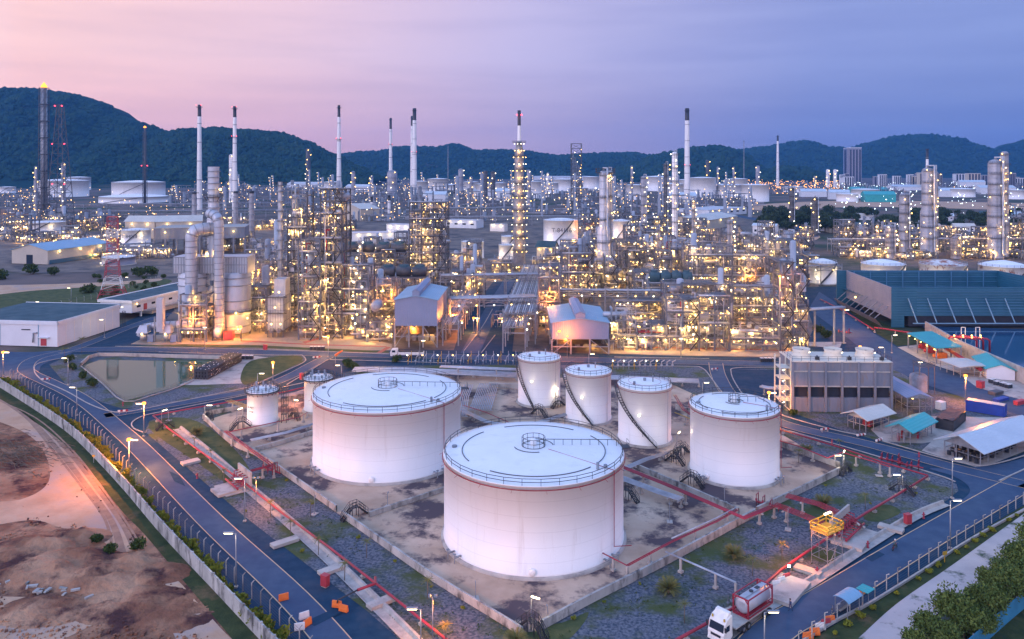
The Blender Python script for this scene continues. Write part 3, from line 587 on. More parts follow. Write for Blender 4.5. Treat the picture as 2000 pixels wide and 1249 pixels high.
pipeline('red pipes on tall posts beside the bund wall at the front left', [(440, 842, 2.2), (500, 886, 2.2), (535, 911, 2.2), (535, 922, 1.2)], 2.2, .14, 'red', n=2, gap=.5, step=8)
pipeline('red cross pipe from the bund wall to the screen wall, front left', [(535, 908, 2.2), (490, 920, 2.0), (460, 935, 1.5)], 2.2, .12, 'red', n=2, gap=.6, step=7)
pipeline('main red pipe bundle crossing between front and medium tanks', [(1150, 885, 2.2), (1215, 912, 2.2), (1300, 946, 2.2), (1380, 980, 2.2), (1453, 1012, 2.2), (1512, 988, 2.2)], 2.2, .1, 'red', n=5, gap=.24, step=9)
pipeline('silver pipe bundle beside the red one, right of the front tank', [(1150, 910, 1.6), (1215, 934, 1.6), (1290, 962, 1.6), (1330, 975, 1.6)], 1.6, .12, 'pipe', n=5, gap=.42, step=8)
pipeline('silver pipe bundle running up from the front tank to the small tanks', [(1210, 920, 1.2), (1260, 898, 1.2), (1318, 880, 1.2)], 1.2, .1, 'pipe', n=4, gap=.38, step=8)
pipeline('silver and red pipes above the bund wall right of the front tank', [(1225, 1105, 1.6), (1312, 1058, 1.8), (1400, 1018, 2.0), (1440, 996, 2.2)], 1.8, .09, 'red', n=2, gap=.3, step=8)
pipeline('silver pipe above the same bund wall', [(1312, 1052, 2.0), (1400, 1012, 2.2), (1437, 992, 2.2)], 1.8, .13, 'pipe', n=1, step=30)
pipeline('thin silver pipe from the bund wall towards the truck', [(1300, 1078, 2.2), (1360, 1104, 2.2), (1437, 1138, 2.2)], 2.2, .1, 'pipe', n=2, gap=.2, step=12)
pipeline('red drop pipe at the foot of the front tank', [(1172, 1078, 1.9), (1225, 1105, 1.9)], 1.9, .1, 'red', step=6)
pipeline('red manifold pipes from the bund to the valve screen, upper set', [(1536, 968, 2.6), (1600, 985, 2.4), (1660, 1012, 2.2), (1680, 1022, 1.2)], 2.4, .07, 'red', n=5, gap=.45, step=7)
pipeline('red manifold pipes from the bund to the valve screen, lower set', [(1512, 985, 2.4), (1560, 1003, 2.3), (1620, 1028, 2.2), (1640, 1045, 1.0)], 2.3, .07, 'red', n=5, gap=.45, step=7)
pipeline('silver pipe bundle coming down behind the left big tank', [(915, 752, 1.2), (906, 775, 1.2), (900, 812, 1.2)], 1.2, .14, 'pipe', n=6, gap=.5, step=9)
pipeline('grid of many silver pipes between left tank and small tanks', [(955, 750, 1.2), (938, 800, 1.2)], 1.2, .12, 'pipe', n=12, gap=.48, step=9, pw=.25)
pipeline('silver pipe bundle turning towards the small tanks', [(900, 800, 1.3), (950, 824, 1.3), (1020, 835, 1.3), (1110, 808, 1.3)], 1.3, .12, 'pipe', n=4, gap=.42, step=9)
pipeline('red pipe above the silver pipes behind the front tank', [(905, 792, 1.7), (950, 806, 1.7), (1000, 828, 1.7)], 1.7, .1, 'red', step=9)
pipeline('pair of silver pipes left of the left big tank', [(490, 860, 1.0), (560, 845, 1.0), (640, 820, 1.0)], 1.0, .13, 'pipe', n=3, gap=.5, step=9)
pipeline('wide rack of pale pipes along the road behind the tanks', [(690, 722, 1.5), (780, 722, 1.5), (900, 728, 1.5), (1010, 733, 1.5)], 1.5, .26, 'pipe', n=5, gap=1.05, step=10)
pipeline('upper row of pale pipes behind the left big tank', [(860, 716, 3.4), (930, 719, 3.4), (1010, 722, 3.4)], 3.4, .18, 'pipe', n=4, gap=.6, step=10)
pipeline('pale pipes along the road behind the three small tanks', [(1100, 735, 1.6), (1200, 738, 1.6), (1300, 742, 1.6), (1365, 745, 1.6)], 1.6, .26, 'pipe', n=4, gap=1.1, step=10)
pipeline('pair of thick pale pipes beside the inner road', [(1486, 755, 2.2), (1500, 758, 2.2), (1545, 760, 2.2)], 1.8, .35, 'pipe', n=2, gap=1.1, step=10)
pipeline('red pipe rising beside the medium tank on the left', [(1318, 772, 2.5), (1335, 800, 1.8), (1352, 812, 1.8)], 2.0, .13, 'red', n=2, gap=.5, step=7)
pipeline('yellow pipe behind the medium tank', [(1318, 806, 1.9), (1362, 824, 1.9)], 1.9, .12, 'yellow', step=7)
t = pipeline('orange lit pipes on a frame behind the narrow tanks', [(545, 775, 2.0), (600, 765, 2.0), (640, 757, 2.0)], 2.0, .12, 'pipedull', n=5, gap=.5, step=6); plight(t, (4, -2, 4), 900, ORANGE); plight(t, (10, 0, 4), 900, ORANGE)
pipeline('yellow pipes entering the narrow left tank', [(445, 782, 2.2), (484, 795, 3.4)], 2.2, .06, 'yellow', n=4, gap=.5, step=6)
pipeline('red pipes round the narrow left tank', [(442, 845, 2.4), (500, 833, 2.4), (585, 815, 2.4), (600, 806, 1.4)], 2.4, .1, 'red', step=9)
# ---- steel stile stairs over walls and pipes
def stile(label, px, py, rz, s=1.0, lamp=False):
    s *= .84; p = G(px, py); t = thing('stile_stair', label, 'steps', (p[0], p[1], 0), rz, 'black steel stiles'); w, h, l = 1.0*s, 1.9*s, 2.0*s
    MB().box((0, 0, h-.08), (1.6*s, w, .08)).build('platform', M['black'], t)
    for sg in (-1, 1):
        o = MB(); x0, x1 = sg*.8*s, sg*(.8*s+l)
        for k in range(8): f = k/8; o.box((x0+(x1-x0)*(f+.06), 0, h*(1-f)-.22), (.28*s, w, .06))
        for y in (-w/2, w/2): o.bar((x0, y, h-.05), (x1, y, 0), .08, .25)
        o.build('stair_flight', M['black'], t)
        o = MB()
        for y in (-w/2, w/2): o.rail([(0, y, h), (x0, y, h), (x1, y, 0)], 1.05, .06, 1.2)
        o.build('handrail', M['black'], t)
    o = MB()
    for x in (-.7, .7):
        for y in (-.4, .4): o.bar((x*s, y*s, 0), (x*s, y*s, h), .1)
    o.build('leg', M['black'], t)
    if lamp:
        o = MB(); o.bar((-.8*s, w/2, h), (-.8*s, w/2, h+2.4), .08); o.bar((-.8*s, w/2, h+2.4), (-.2, w/2, h+2.9), .07); o.build('lamp_post', M['steel'], t)
        q = inst('lamp', lamptube, t, (.1, w/2, h+2.95), .3); plight(t, (.1, w/2, h+2.7), 220, SOFT)
    return t
A1, A2 = radians(-47), radians(43)
stile('black steel stile over the bund wall left of the front tank', 692, 1010, A2, 1.1)
stile('black steel stile at the bottom corner of the bund', 1040, 1238, A1, 1.1, True)
stile('black steel stile beside the small tanks and the medium tank', 1330, 890, A2, 1.2, True)
stile('second black steel stile in front of the last small tank', 1318, 905, A1, 1.0)
stile('black steel stile between medium and front tanks', 1352, 948, A1, 1.1)
stile('black steel stile just right of the front tank', 1225, 975, A1, 1.1)
stile('black steel stile over the red pipe at the far right', 1762, 962, A1, 1.0)
stile('pale lit stile at the right end of the bund wall', 1652, 925, A2, .9, True)
stile('black stile between the small tanks, below the first one', 1053, 812, A1, 1.1)
stile('black stile near the middle small tank stair foot', 1090, 795, A2, 1.0, True)
stile('black stile over the red pipe at the far left corner', 322, 838, A2, .9, True)
stile('black stile by the left end of the bund wall', 408, 818, A1, .9)
stile('black stile between the narrow left tank and red pipes', 470, 838, A2, 1.1, True)
stile('black stile right of the narrow left tank', 575, 818, A1, 1.0, True)
# ---- concrete screens with red valve manifolds
def screen(label, px, py, rz, L_, n):
    p = G(px, py); t = thing('valve_station', label, 'valve station', (p[0], p[1], 0), rz, 'red valve stations')
    MB().box((0, 0, .1), (L_, .35, 3.4)).build('screen_wall', M['concrete'], t)
    MB().box((0, -2.6, .0), (L_, 4.6, .14)).build('floor_slab', M['concrete'], t)
    for i in range(n):
        x = -L_/2+(i+.7)*L_/(n+.4); o = MB(); o.tube([(x, -.3, 2.4), (x, -1.2, 2.4), (x, -1.2, .9), (x, -2.6, .9)], .1, 6); o.cyl((x, -1.2, 1.3), .22, .5, 8); o.cyl((x, -1.6, 1.2), .3, .08, 8); o.build('valve', M['red'], t)
    MB().tube([(-L_/2, -2.6, .9), (L_/2, -2.6, .9)], .2, 8).build('header_pipe', M['red'], t); return t
screen('concrete screen wall with red valves by the left road', 478, 948, radians(-50), 6.5, 5)
screen('concrete screen wall with red valves below the yellow platform', 1640, 1040, radians(47), 8.5, 7)
# red risers and hydrant gear by the right-hand road corner
random.seed(12)
for lab, px, py in (('cluster of red hydrant risers at the corner of the red pipes, right', 1778, 915), ('red riser frames on the red pipe further left at the right road', 1740, 905), ('red hydrant manifold at the bund corner near the manifold pipes', 1502, 992), ('red valve frame at the end of the bund pipes, front left', 592-60, 925), ('small red hydrant bends beside the pump shelter road', 1650, 652)):
    p = G(px, py); t = thing('hydrant_manifold', lab, 'pipework', (p[0], p[1], 0), radians(-35), 'red hydrant manifolds')
    for i in range(4):
        o = MB(); x = i*1.2-1.9+random.uniform(-.3, .3); h = random.uniform(.9, 2.4); o.tube([(x, -.6, 0), (x, -.6, h), (x, .6, h), (x, .6, 0)], .09, 6); o.cyl((x, -.6, h*.5), .2, .35, 8); o.build('riser', M['red'], t)
    MB().tube([(-2.4, 0, .6), (2.4, 0, .6)], .14, 8).build('header_pipe', M['red'], t)
# ---- yellow railed platform on scaffolding
p = G(1615, 1098); t = thing('access_platform', 'yellow railed platform on grey scaffolding, lit from above, by the right road', 'platform', (p[0], p[1], 0), radians(35))
o = MB(); o.box((0, 0, 5.2), (4.2, 3.0, .12)); o.build('deck', M['yellow'], t)
o = MB(); o.rail([(-2.1, -1.5, 5.3), (2.1, -1.5, 5.3), (2.1, 1.5, 5.3), (-2.1, 1.5, 5.3)], 1.2, .14, 2.1, 1, True); o.build('guard_rail', M['yellow'], t)
o = MB()
for x in (-2, 0, 2):
    for y in (-1.4, 1.4): o.bar((x, y, 0), (x, y, 5.2), .08)
for z in (1.2, 2.9, 4.6):
    for y in (-1.4, 1.4): o.bar((-2, y, z), (2, y, z), .07)
    for x in (-2, 2): o.bar((x, -1.4, z), (x, 1.4, z), .07)
o.bar((-2, -1.4, 0), (2, -1.4, 4.6), .06); o.bar((2, 1.4, 0), (-2, 1.4, 4.6), .06); o.build('scaffold', M['steel'], t)
o = MB(); o.bar((1.5, 0, 5.3), (1.5, 0, 7.6), .1); o.bar((1.5, 0, 7.6), (.4, 0, 7.8), .08); o.build('lamp_post', M['steel'], t); inst('lamp', lamptube, t, (.2, 0, 7.7), 0, 1.3); plight(t, (.2, 0, 7.4), 200, WARM); plight(t, (-5.5, 1.5, 4.6), 2200, ORANGE)
# ---- small posts, hose boxes, gas detectors on the gravel and inside the bund
def post(label, px, py, h, m='steel', hook=True, slab=True):
    p = G(px, py); t = thing('vent_post', label, 'post', (p[0], p[1], 0), random.random()*3, 'thin grey posts in the tank farm'); o = MB()
    o.bar((0, 0, 0), (0, 0, h), .1)
    if hook: o.bar((0, 0, h), (.35, 0, h+.1), .08); o.bar((.35, 0, h+.1), (.35, 0, h-.25), .08)
    o.build('pole', M[m], t)
    if slab: MB().box((0, 0, 0), (1.3, 1.0, .12)).build('base_slab', M['concrete'], t)
for lab, px, py, h in (('thin grey post on a slab in the gravel beside the front left bund wall', 614, 1005, 3.2), ('thin grey post at the bund wall stile, left of the front tank', 757, 990, 2.6), ('slim pale post left of the front tank near the bund wall', 929, 1170, 2.4), ('hooked grey post on the stained floor right of the front tank', 1308, 1020, 3.0), ('hooked post on a slab between red manifolds and palm', 1539, 1035, 3.4), ('grey post on the bund floor before the medium tank', 1415, 983, 3.0), ('short grey post in the bottom corner of the bund', 1070, 1215, 2.2), ('grey post beside the red pipe, far left', 329, 822, 2.4), ('tall pale post in the right corner behind the bund wall', 1717, 930, 2.6)): post(lab, px, py, h)
for lab, px, py in (('red and white fire extinguisher stand behind the pond road', 240, 793), ('red hydrant on the kerb of the left road', 385, 935), ('red hydrant beside the inner road at the right', 1625, 868), ('red hydrant on the kerb near the white roofed shed', 1795, 893), ('red cone shaped hydrant by the right road near the red cabinet', 1804, 1013), ('red cone shaped hydrant on the kerb below the yellow platform', 1695, 1070), ('red hydrant beside the pale slab at the truck bay', 1596, 1122)):
    p = G(px, py); t = thing('fire_hydrant', lab, 'hydrant', (p[0], p[1], 0), 0, 'red hydrants'); MB().cyl((0, 0, 0), .22, .1, 10).build('base', M['red'], t)
    o = MB(); o.cyl((0, 0, .1), .14, .9, 10, dome=.15); o.tube([(-.3, 0, .7), (.3, 0, .7)], .08, 8); o.build('barrel', M['red'], t)
for lab, px, py in (('red metal fire cabinet on the kerb of the left road', 635, 1146), ('red metal fire cabinet on the kerb of the right road', 1773, 1024), ('red cabinet beside the road behind the narrow white tank', 590, 742), ('small red cabinet by the lawn opposite the long building', 518, 684)):
    p = G(px, py); s = .74 if py > 800 else .8; t = thing('fire_cabinet', lab, 'cabinet', (p[0], p[1], 0), radians(-30 if px < 1000 else 20), 'red fire cabinets'); o = MB()
    o.box((0, 0, .15), (1.5*s, 1.1*s, 2.1*s)); o.build('housing', M['redbox'], t); MB().box((0, 0, 2.1*s+.15), (1.65*s, 1.25*s, .1)).build('top', M['redbox'], t); MB().box((0, 0, 0), (1.3*s, .9*s, .15)).build('plinth', M['kerb'], t)
    for q in (-.36, .36): MB().box((q*s, -.57*s, .3), (.66*s, .03, 1.75*s)).build('door', M['redbox'], t)
# hose reel crossing the road: black duct with red coupling
pipeline('black hose duct with red coupling reaching over the channel to the road', [(658, 1180, .25), (660, 1172, 1.6), (700, 1152, 1.6)], 1.6, .12, 'black', step=20, posts=False, cat='pipe')
pipeline('red branch coupling on the fire water pipe beside the hose duct', [(698, 1153, 1.6), (733, 1140, 1.5), (733, 1128, 1.3)], 1.5, .2, 'red', step=20, posts=False, cat='pipe')
# ================================================================ STREET LAMPS, BARRIERS, FENCES, PLANTS
def slamp(label, px, pyh, pyb, arm=1, kind='tube', rz=None, name='street_lamp', pw=0):
    p = G(px, pyb); h = ztop(pyh, p[1]); t = thing(name, label, 'street lamp', (p[0], p[1], 0), rz if rz is not None else 0, 'street lamps')
    o = MB(); o.tube([(0, 0, 0), (0, 0, h)], .11, 8, r2=.07); o.build('pole', M['steel'], t)
    MB().box((0, 0, 0), (.5, .5, .25)).build('base', M['concrete'], t)
    o = MB(); o.bar((0, 0, h-.05), (arm*.55, 0, h+.05), .08); o.build('arm', M['steel'], t)
    if kind in ('tube', 'both'): MB().box((arm*1.15, 0, h+.09), (1.5, .36, .12)).build('lamp_housing', M['steel'], t); inst('lamp', lamptube, t, (arm*1.15, 0, h)); plight(t, (arm*1.15, 0, h-.3), 260, SOFT)
    if kind in ('orange', 'both'):
        x = 0 if kind == 'both' else arm*.7
        MB().box((x, 0, h+.26), (.6, .45, .1)).build('floodlight_hood', M['steel'], t)
        MB().lathe((x, 0, h+.1), [(.001, -.34), (.4, -.24), (.48, 0), (.4, .24), (.001, .34)], 8).build('lamp', M['lampo'], t); plight(t, (x, -.5, h-.2), pw or 8000, ORANGE)
    return t
T_ = radians
for a in [('lamp post at the left edge with both white and orange lamps', 6, 689, 735, 1, 'both'), ('single armed lamp post at the upper bend beside the pond', 133, 700, 752, -1, 'tube'), ('lamp post on the left road opposite the pond corner', 150, 757, 812, -1, 'tube'),
          ('lamp post with white and orange heads at the road fork', 281, 789, 853, -1, 'both'), ('lamp post with bright orange floodlight on the left road fence', 252, 860, 926, 1, 'both', None, 'street_lamp', 17000), ('tall white lamp post on the left roadside, third from the bottom fence', 461, 1042, 1148, -1, 'tube'),
          ('lamp post on the tank farm side by the concrete screen wall', 478, 935, 1019, -1, 'tube'), ('lamp post with two cameras at the bottom of the left gravel strip', 822, 1190, 1262, -1, 'tube'), ('lamp post at the bottom right beside the truck tail', 1493, 1196, 1290, 1, 'tube'),
          ('tall lamp post at the right road corner by the kerb island', 1860, 896, 974, 1, 'tube'), ('lamp post at the fence side of the right road', 1856, 978, 1072, 1, 'tube'), ('orange floodlight post by the storage yard, far right', 1886, 735, 786, 0, 'orange'),
          ('orange floodlight behind the concrete cooling tower', 1680, 678, 700, 0, 'orange'), ('orange floodlight beside the blue cooling tower road', 1649, 606, 650, 1, 'both'), ('orange floodlight between medium tank and concrete cooling tower', 1502, 768, 818, 1, 'both'),
          ('orange floodlight post on the grass island by the pond', 533, 709, 752, 0, 'orange'), ('orange floodlight post at the plant road in front of the tall steel structure', 641, 658, 697, -1, 'both'), ('orange lamp post by the centre road', 925, 622, 650, 1, 'both'),
          ('white lamp post between the white building and the plant', 204, 625, 660, -1, 'tube'), ('white lamp post beside the long low building', 232, 600, 630, 1, 'tube'), ('lamp post at the fence left of the long building, first', 139, 563, 590, -1, 'tube'), ('lamp post above the flat dark roof at far left', 78, 590, 612, -1, 'tube'), ('lamp post beside the lattice mast', 252, 542, 562, -1, 'tube'),
          ('lamp post in front of the drum vessels', 400, 640, 684, 0, 'tube'), ('lamp post right of the pond crates, low', 503, 730, 772, 1, 'tube'), ('lamp post on the road behind the left big tank', 667, 714, 740, -1, 'tube'), ('slim white lamp post on the gravel between pond road and pipes', 400, 792, 822, 1, 'tube'),
          ('lamp post by the road behind the cooling tower, right', 1728, 679, 712, -1, 'tube'), ('lamp post at the teal pump shelter', 1742, 655, 690, 1, 'tube'), ('short white lamp right of the concrete cooling tower', 1797, 708, 738, 0, 'tube'), ('slim lamp above the gravel behind the bund corner', 1648, 890, 922, -1, 'tube'), ('slim lamp by the stile at the far right', 1763, 928, 958, -1, 'tube'),
          ('lamp post on the road above the three small tanks', 1150, 692, 712, 1, 'tube'), ('lamp at the plant road near the middle side road', 1330, 662, 700, 0, 'tube'), ('lamp post before the stilted house with vented roof', 820, 666, 700, 1, 'tube'), ('low lamp post by pale pipes behind the last small tank', 1372, 748, 772, 1, 'tube')]: slamp(*a)
# floodlights aimed over the gravel
for lab, px, py, z, pw in [('pair of small floodlights on the left road lamp post by the screen wall', 500, 1005, 6.5, 2600), ('pair of small floodlights on the post at the bottom of the left gravel strip', 845, 1255, 6.0, 2600)]:
    p = G(px, py); t = thing('floodlight_pair', lab, 'floodlights', (p[0], p[1], z)); 
    for s in (-.4, .4): MB().box((s, 0, 0), (.4, .3, .3)).build('floodlight_housing', M['steel'], t)
    MB().tube([(0, 0, -z), (0, 0, 0)], .07, 6).build('pole', M['steel'], t); plight(t, (.6, .4, -.6), pw, ORANGE, .3)
for a in [('orange floodlight star over the front plant behind the stilted house', 765, 572, 640, 0, 'orange', None, 'street_lamp', 9000), ('orange floodlight star at the right end of the plant', 1523, 541, 690, 0, 'orange', None, 'street_lamp', 7000), ('orange floodlight beside the largest mid distance tank', 1147, 448, 478, 0, 'orange', None, 'street_lamp', 9000), ('orange floodlight left of the labelled lattice, mid yard', 505, 528, 600, 0, 'orange', None, 'street_lamp', 8000), ('orange floodlight right of the white lit office row', 1392, 419, 436, 0, 'orange', None, 'street_lamp', 12000), ('small orange floodlight at the foot of the drum vessels', 470, 640, 662, 0, 'orange', None, 'street_lamp', 5000)]: slamp(*a)
# bright cold floodlight on a tripod beside the truck
p = G(1541, 1130); t = thing('tripod_floodlight', 'very bright cold floodlight on a black tripod by the plastic barriers', 'floodlight', (p[0], p[1], 0))
o = MB()
for a in (0, 2.1, 4.2): o.bar((.6*cos(a), .6*sin(a), 0), (0, 0, 1.1), .05)
o.bar((0, 0, .9), (0, 0, 1.8), .05); o.build('tripod', M['black'], t); MB().box((0, .08, 1.7), (.5, .1, .35)).build('lamp_housing', M['black'], t)
MB().box((0, -.02, 1.73), (.42, .06, .28), 0).build('lamp', M['lampcold'], t); plight(t, (0, -.8, 2.0), 70, (1, .95, .8))
# plastic road barriers
bm_ = MB()
for (z0, z1, w0, w1) in ((0, .3, .5, .5), (.3, 1.0, .42, .16)):
    k = len(bm_.v)
    for z, w in ((z0, w0), (z1, w1)): bm_.v += [(-.75, -w/2, z), (.75, -w/2, z), (.75, w/2, z), (-.75, w/2, z)]
    for q in ((0, 3, 2, 1), (4, 5, 6, 7), (0, 1, 5, 4), (1, 2, 6, 5), (2, 3, 7, 6), (3, 0, 4, 7)): bm_.face(tuple(k+i for i in q))
meo = bm_.mesh('barrier_body', M['orange']); mew = meo.copy(); mew.materials[0] = M['whitep']; mer = meo.copy(); mer.materials[0] = M['redbox']
for lab, px, py, rz, me in [('orange plastic barrier standing alone beside the left road', 554, 1172, .5, meo), ('orange barrier on the road edge, upper of the touching pair', 658, 1186, -.2, meo), ('orange barrier on the road edge, lower of the touching pair', 671, 1194, -.4, meo), ('white barrier, upper one in the group of three by the fence', 594, 1208, .6, mew), ('orange barrier in the group of three by the fence', 600, 1222, 1.0, meo), ('white barrier, lower one in the group of three by the fence', 585, 1230, .3, mew),
                            ('white barrier nearest to the tank container', 1516, 1146, .3, mew), ('white barrier beside the red one at the truck bay', 1526, 1139, .5, mew), ('red barrier by the cold floodlight', 1536, 1132, .5, mer), ('orange barrier under the small bus shelter roof edge', 1687, 1158, .4, meo),
                            ('orange barrier by the right fence, topmost in the row', 1621, 1216, .2, meo), ('red barrier by the right fence, second in the row', 1613, 1222, .3, mer), ('white barrier by the right fence, third in the row', 1602, 1230, .2, mew), ('orange barrier by the right fence, fourth in the row', 1591, 1240, .1, meo), ('dark orange barrier by the right fence, lowest in view', 1578, 1248, .2, meo)]:
    p = G(px, py); t = thing('road_barrier', lab, 'barrier', (p[0], p[1], 0), rz, 'plastic road barriers'); inst('barrier_body', me, t, sc=.92)
for lab, px, py, rz in [('red and white striped kerb block at the shed entrance, left', 1682, 851, .35), ('red and white striped kerb block at the shed entrance, right', 1717, 861, .6)]:
    p = G(px, py); t = thing('striped_block', lab, 'kerb block', (p[0], p[1], 0), rz, 'striped kerb blocks')
    for i in range(5): MB().box((-1+i*.5, 0, 0), (.5, .35, .4)).build('block', M['red'] if i % 2 else M['whitep'], t)
o = MB(); p = G(1535, 1155)
for k in range(7): q = (p[0]-3.4+k*1.15, p[1]); a = radians(50); d = (k-3)*1.15; o.box((p[0]+d*cos(a), p[1]+d*sin(a), .161), (.07, 4.5, .012), a)
struct(o.build('slab_joints', M['dark']))
# ---- perimeter wall on the left, fence posts beside it, creeper along it
line = W_([(-60, 722), (0, 756), (90, 814), (143, 853), (190, 899), (246, 960), (318, 1045), (417, 1150), (510, 1249), (560, 1300)], 5)
t = thing('perimeter_wall', 'long stained concrete perimeter wall between the soil field and the left road', 'wall'); 
kerb(line, .25, 2.3, 'wall_panels', M['wallgrey'], -.1).parent = t
o = MB(); acc = 0
for a, b in zip(line, line[1:]):
    n = max(1, int(dist(a, b)/2.5))
    for i in range(n): q = lerp(a, b, i/n); o.box((q[0], q[1], 0), (.34, .34, 2.35), atan2(b[1]-a[1], b[0]-a[0]))
o.build('pilasters', M['wallgrey'], t)
def fence(label, pts, step, hgt, z=0, side=1, mesh=True):
    line = W_(pts, 4); P = []; acc = 0; nxt = 0
    for a, b in zip(line, line[1:]):
        L_ = dist(a, b)
        while nxt <= acc+L_: P.append((lerp(a, b, (nxt-acc)/L_), atan2(b[1]-a[1], b[0]-a[0]))); nxt += step
        acc += L_
    t = thing('wire_fence', label, 'fence'); 
    me = MB(); me.box((0, 0, 0), (.12, .12, hgt)); me.bar((0, 0, hgt), (0, side*.42, hgt+.3), .10); me = me.mesh('post', M['wallgrey'])
    for p, a in P[:100]: inst('post', me, t, (p[0], p[1], z), a)
    if mesh:
        o = MB()
        for (a, _), (b, _) in zip(P, P[1:]):
            for k in range(6): o.bar((a[0], a[1], z+.2+k*(hgt-.3)/5), (b[0], b[1], z+.2+k*(hgt-.3)/5), .018)
        o.build('wire', M['darkframe'], t)
    return P
PL = fence('wire fence with cranked concrete posts along the left road verge', [(20, 738), (60, 764), (128, 806), (188, 852), (242, 918), (300, 980), (390, 1074), (436, 1119), (504, 1182), (580, 1257), (620, 1300)], 3.0, 2.3, side=1)
PR = fence('wire fence with cranked concrete posts along the right road', [(1560, 1268), (1640, 1210), (1702, 1172), (1800, 1110), (1900, 1045), (2060, 950)], 3.3, 2.3, side=-1)
fence('fence with short pale posts on the hill side of the long building', [(120, 598), (200, 580), (260, 560), (320, 545)], 4.5, 2.2)
tag(kerb(W_([(1500, 1300), (1620, 1222), (1700, 1180), (1800, 1118), (1900, 1053), (2060, 965)], 4), .3, .35, 'low_wall', M['kerb']), 'low pale footing wall under the right fence', 'low wall')
# blue sheet fence at the bottom right
P = W_([(1885, 1290), (1960, 1222), (2010, 1180), (2080, 1125)], 4); t = thing('sheet_fence', 'blue corrugated sheet fence in the bottom right corner', 'fence')
kerb(P, .1, 2.4, 'sheet_panels', mat('sky_blue_sheet', (.05, .26, .42), (.04, .20, .34), .4, .5), -.1).parent = t
o = MB()
for a, b in zip(P, P[1:]): o.box((a[0]+.15, a[1]+.15, 0), (.1, .1, 2.5))
o.build('posts', M['steel'], t)
# ---- foliage
def clump(mb, c, r, n, s, sq=1.0, rnd=None):
    rnd = rnd or random
    for i in range(n):
        th = rnd.random()*2*pi; u = rnd.random()*2-1; q = r*(rnd.random()**.45); w = sqrt(1-u*u)
        p = (c[0]+q*w*cos(th), c[1]+q*w*sin(th), c[2]+q*u*sq); a = (rnd.gauss(0, 1), rnd.gauss(0, 1), rnd.gauss(0, 1)); a = nrm(a); b = nrm(crs(a, (rnd.gauss(0, 1), rnd.gauss(0, 1), .3)))
        k = len(mb.v); ss = s*rnd.uniform(.6, 1.3); mb.v += [add(p, mul(a, -ss)), add(p, mul(b, ss*.5)), add(p, mul(a, ss)), add(p, mul(b, -ss*.5))]; mb.face((k, k+1, k+2, k+3))
def bush_mesh(r, n, s, m, sq=.8, lobes=6):
    mb = MB()
    for i in range(lobes):
        a = random.random()*6.28; q = random.random()*r*.6; clump(mb, (q*cos(a), q*sin(a), r*sq*random.uniform(.35, 1.0)), r*random.uniform(.4, .7), n//lobes, s, sq)
    return mb.mesh('leaves', m)
random.seed(21)
hed = [bush_mesh(.85, 240, .20, M['leafy'], .8, 5) for _ in range(3)]; shr = [bush_mesh(2.4, 3600, .19, M['leafblue'], .85, 16) for _ in range(4)]; pbush = [bush_mesh(1.7, 420, .3, M['leaf'], .8, 6) for _ in range(3)]
k = 0; acc = 0
for (p, a) in PL:
    k += 1
    pass
HL = W_([(10, 746), (50, 772), (110, 812), (165, 852), (215, 905), (272, 970), (350, 1055), (425, 1135), (500, 1215), (545, 1262)], 8); random.seed(33)
for k, p in enumerate(HL):
    tag(inst('creeper_bush', random.choice(hed), None, (p[0]+random.uniform(-.3, .3), p[1]+random.uniform(-.8, .8), 0), random.random()*6, (random.uniform(.9, 1.3), random.uniform(1.2, 1.9), random.uniform(1.2, 1.9))), 'yellow green creeper bush between left wall and fence, '+ordw(k)+' from the upper end', 'bush', 'creepers on the left fence')
k = 0
for (p, a) in PR:
    k += 1
    if random.random() < .2: continue
    tag(inst('creeper_bush', random.choice(hed), None, (p[0]+1.0, p[1]-1.0, 0), random.random()*6, random.uniform(.5, .95)), 'small creeper bush under the right road fence, '+ordw(k-1)+' counted from the bottom', 'bush', 'creepers on the right fence')
def tree(label, loc, h, cr, me, group, name='tree', trunk=.18, cat='tree'):
    t = thing(name, label, cat, loc, random.random()*6, group); o = MB(); o.tube([(0, 0, 0), (.05*h, 0, h*.35), (0, .03*h, h*.7)], trunk, 6, r2=trunk*.5)
    for i in range(3): a = i*2.1; o.tube([(0, 0, h*.35), (cr*.5*cos(a), cr*.5*sin(a), h*.72)], trunk*.5, 5, r2=trunk*.2)
    o.build('trunk', M['bark'], t); inst('crown', me, t, (0, 0, h*.38), 0, cr/2.4); return t
i = 0
for (px, py, h, cr) in [(px_+14, py_+12, h_*random.uniform(.75, 1.1), cr_*random.uniform(.75, 1.05)) for px_, py_, h_, cr_ in [(1800, 1240, 3.5, 2.4), (1845, 1215, 4.4, 3.0), (1890, 1190, 4.6, 3.0), (1925, 1165, 4.6, 3.1), (1955, 1140, 5, 3.3), (1990, 1110, 5.5, 3.4), (2015, 1085, 6.5, 3.6), (1870, 1240, 4, 2.8), (1925, 1205, 4, 2.8), (1965, 1175, 4.5, 2.9), (2000, 1150, 5, 3.), (1775, 1268, 3, 2.2), (1830, 1268, 3.4, 2.4), (2040, 1060, 6.5, 3.5), (1905, 1235, 3, 2.2), (1975, 1120, 6, 3.0)]]:
    p = G(px, py); tree('dense green thicket tree in the bottom right corner, '+ordw(i)+' of the clump', p, h, cr, random.choice(shr), 'thicket trees at the bottom right'); i += 1
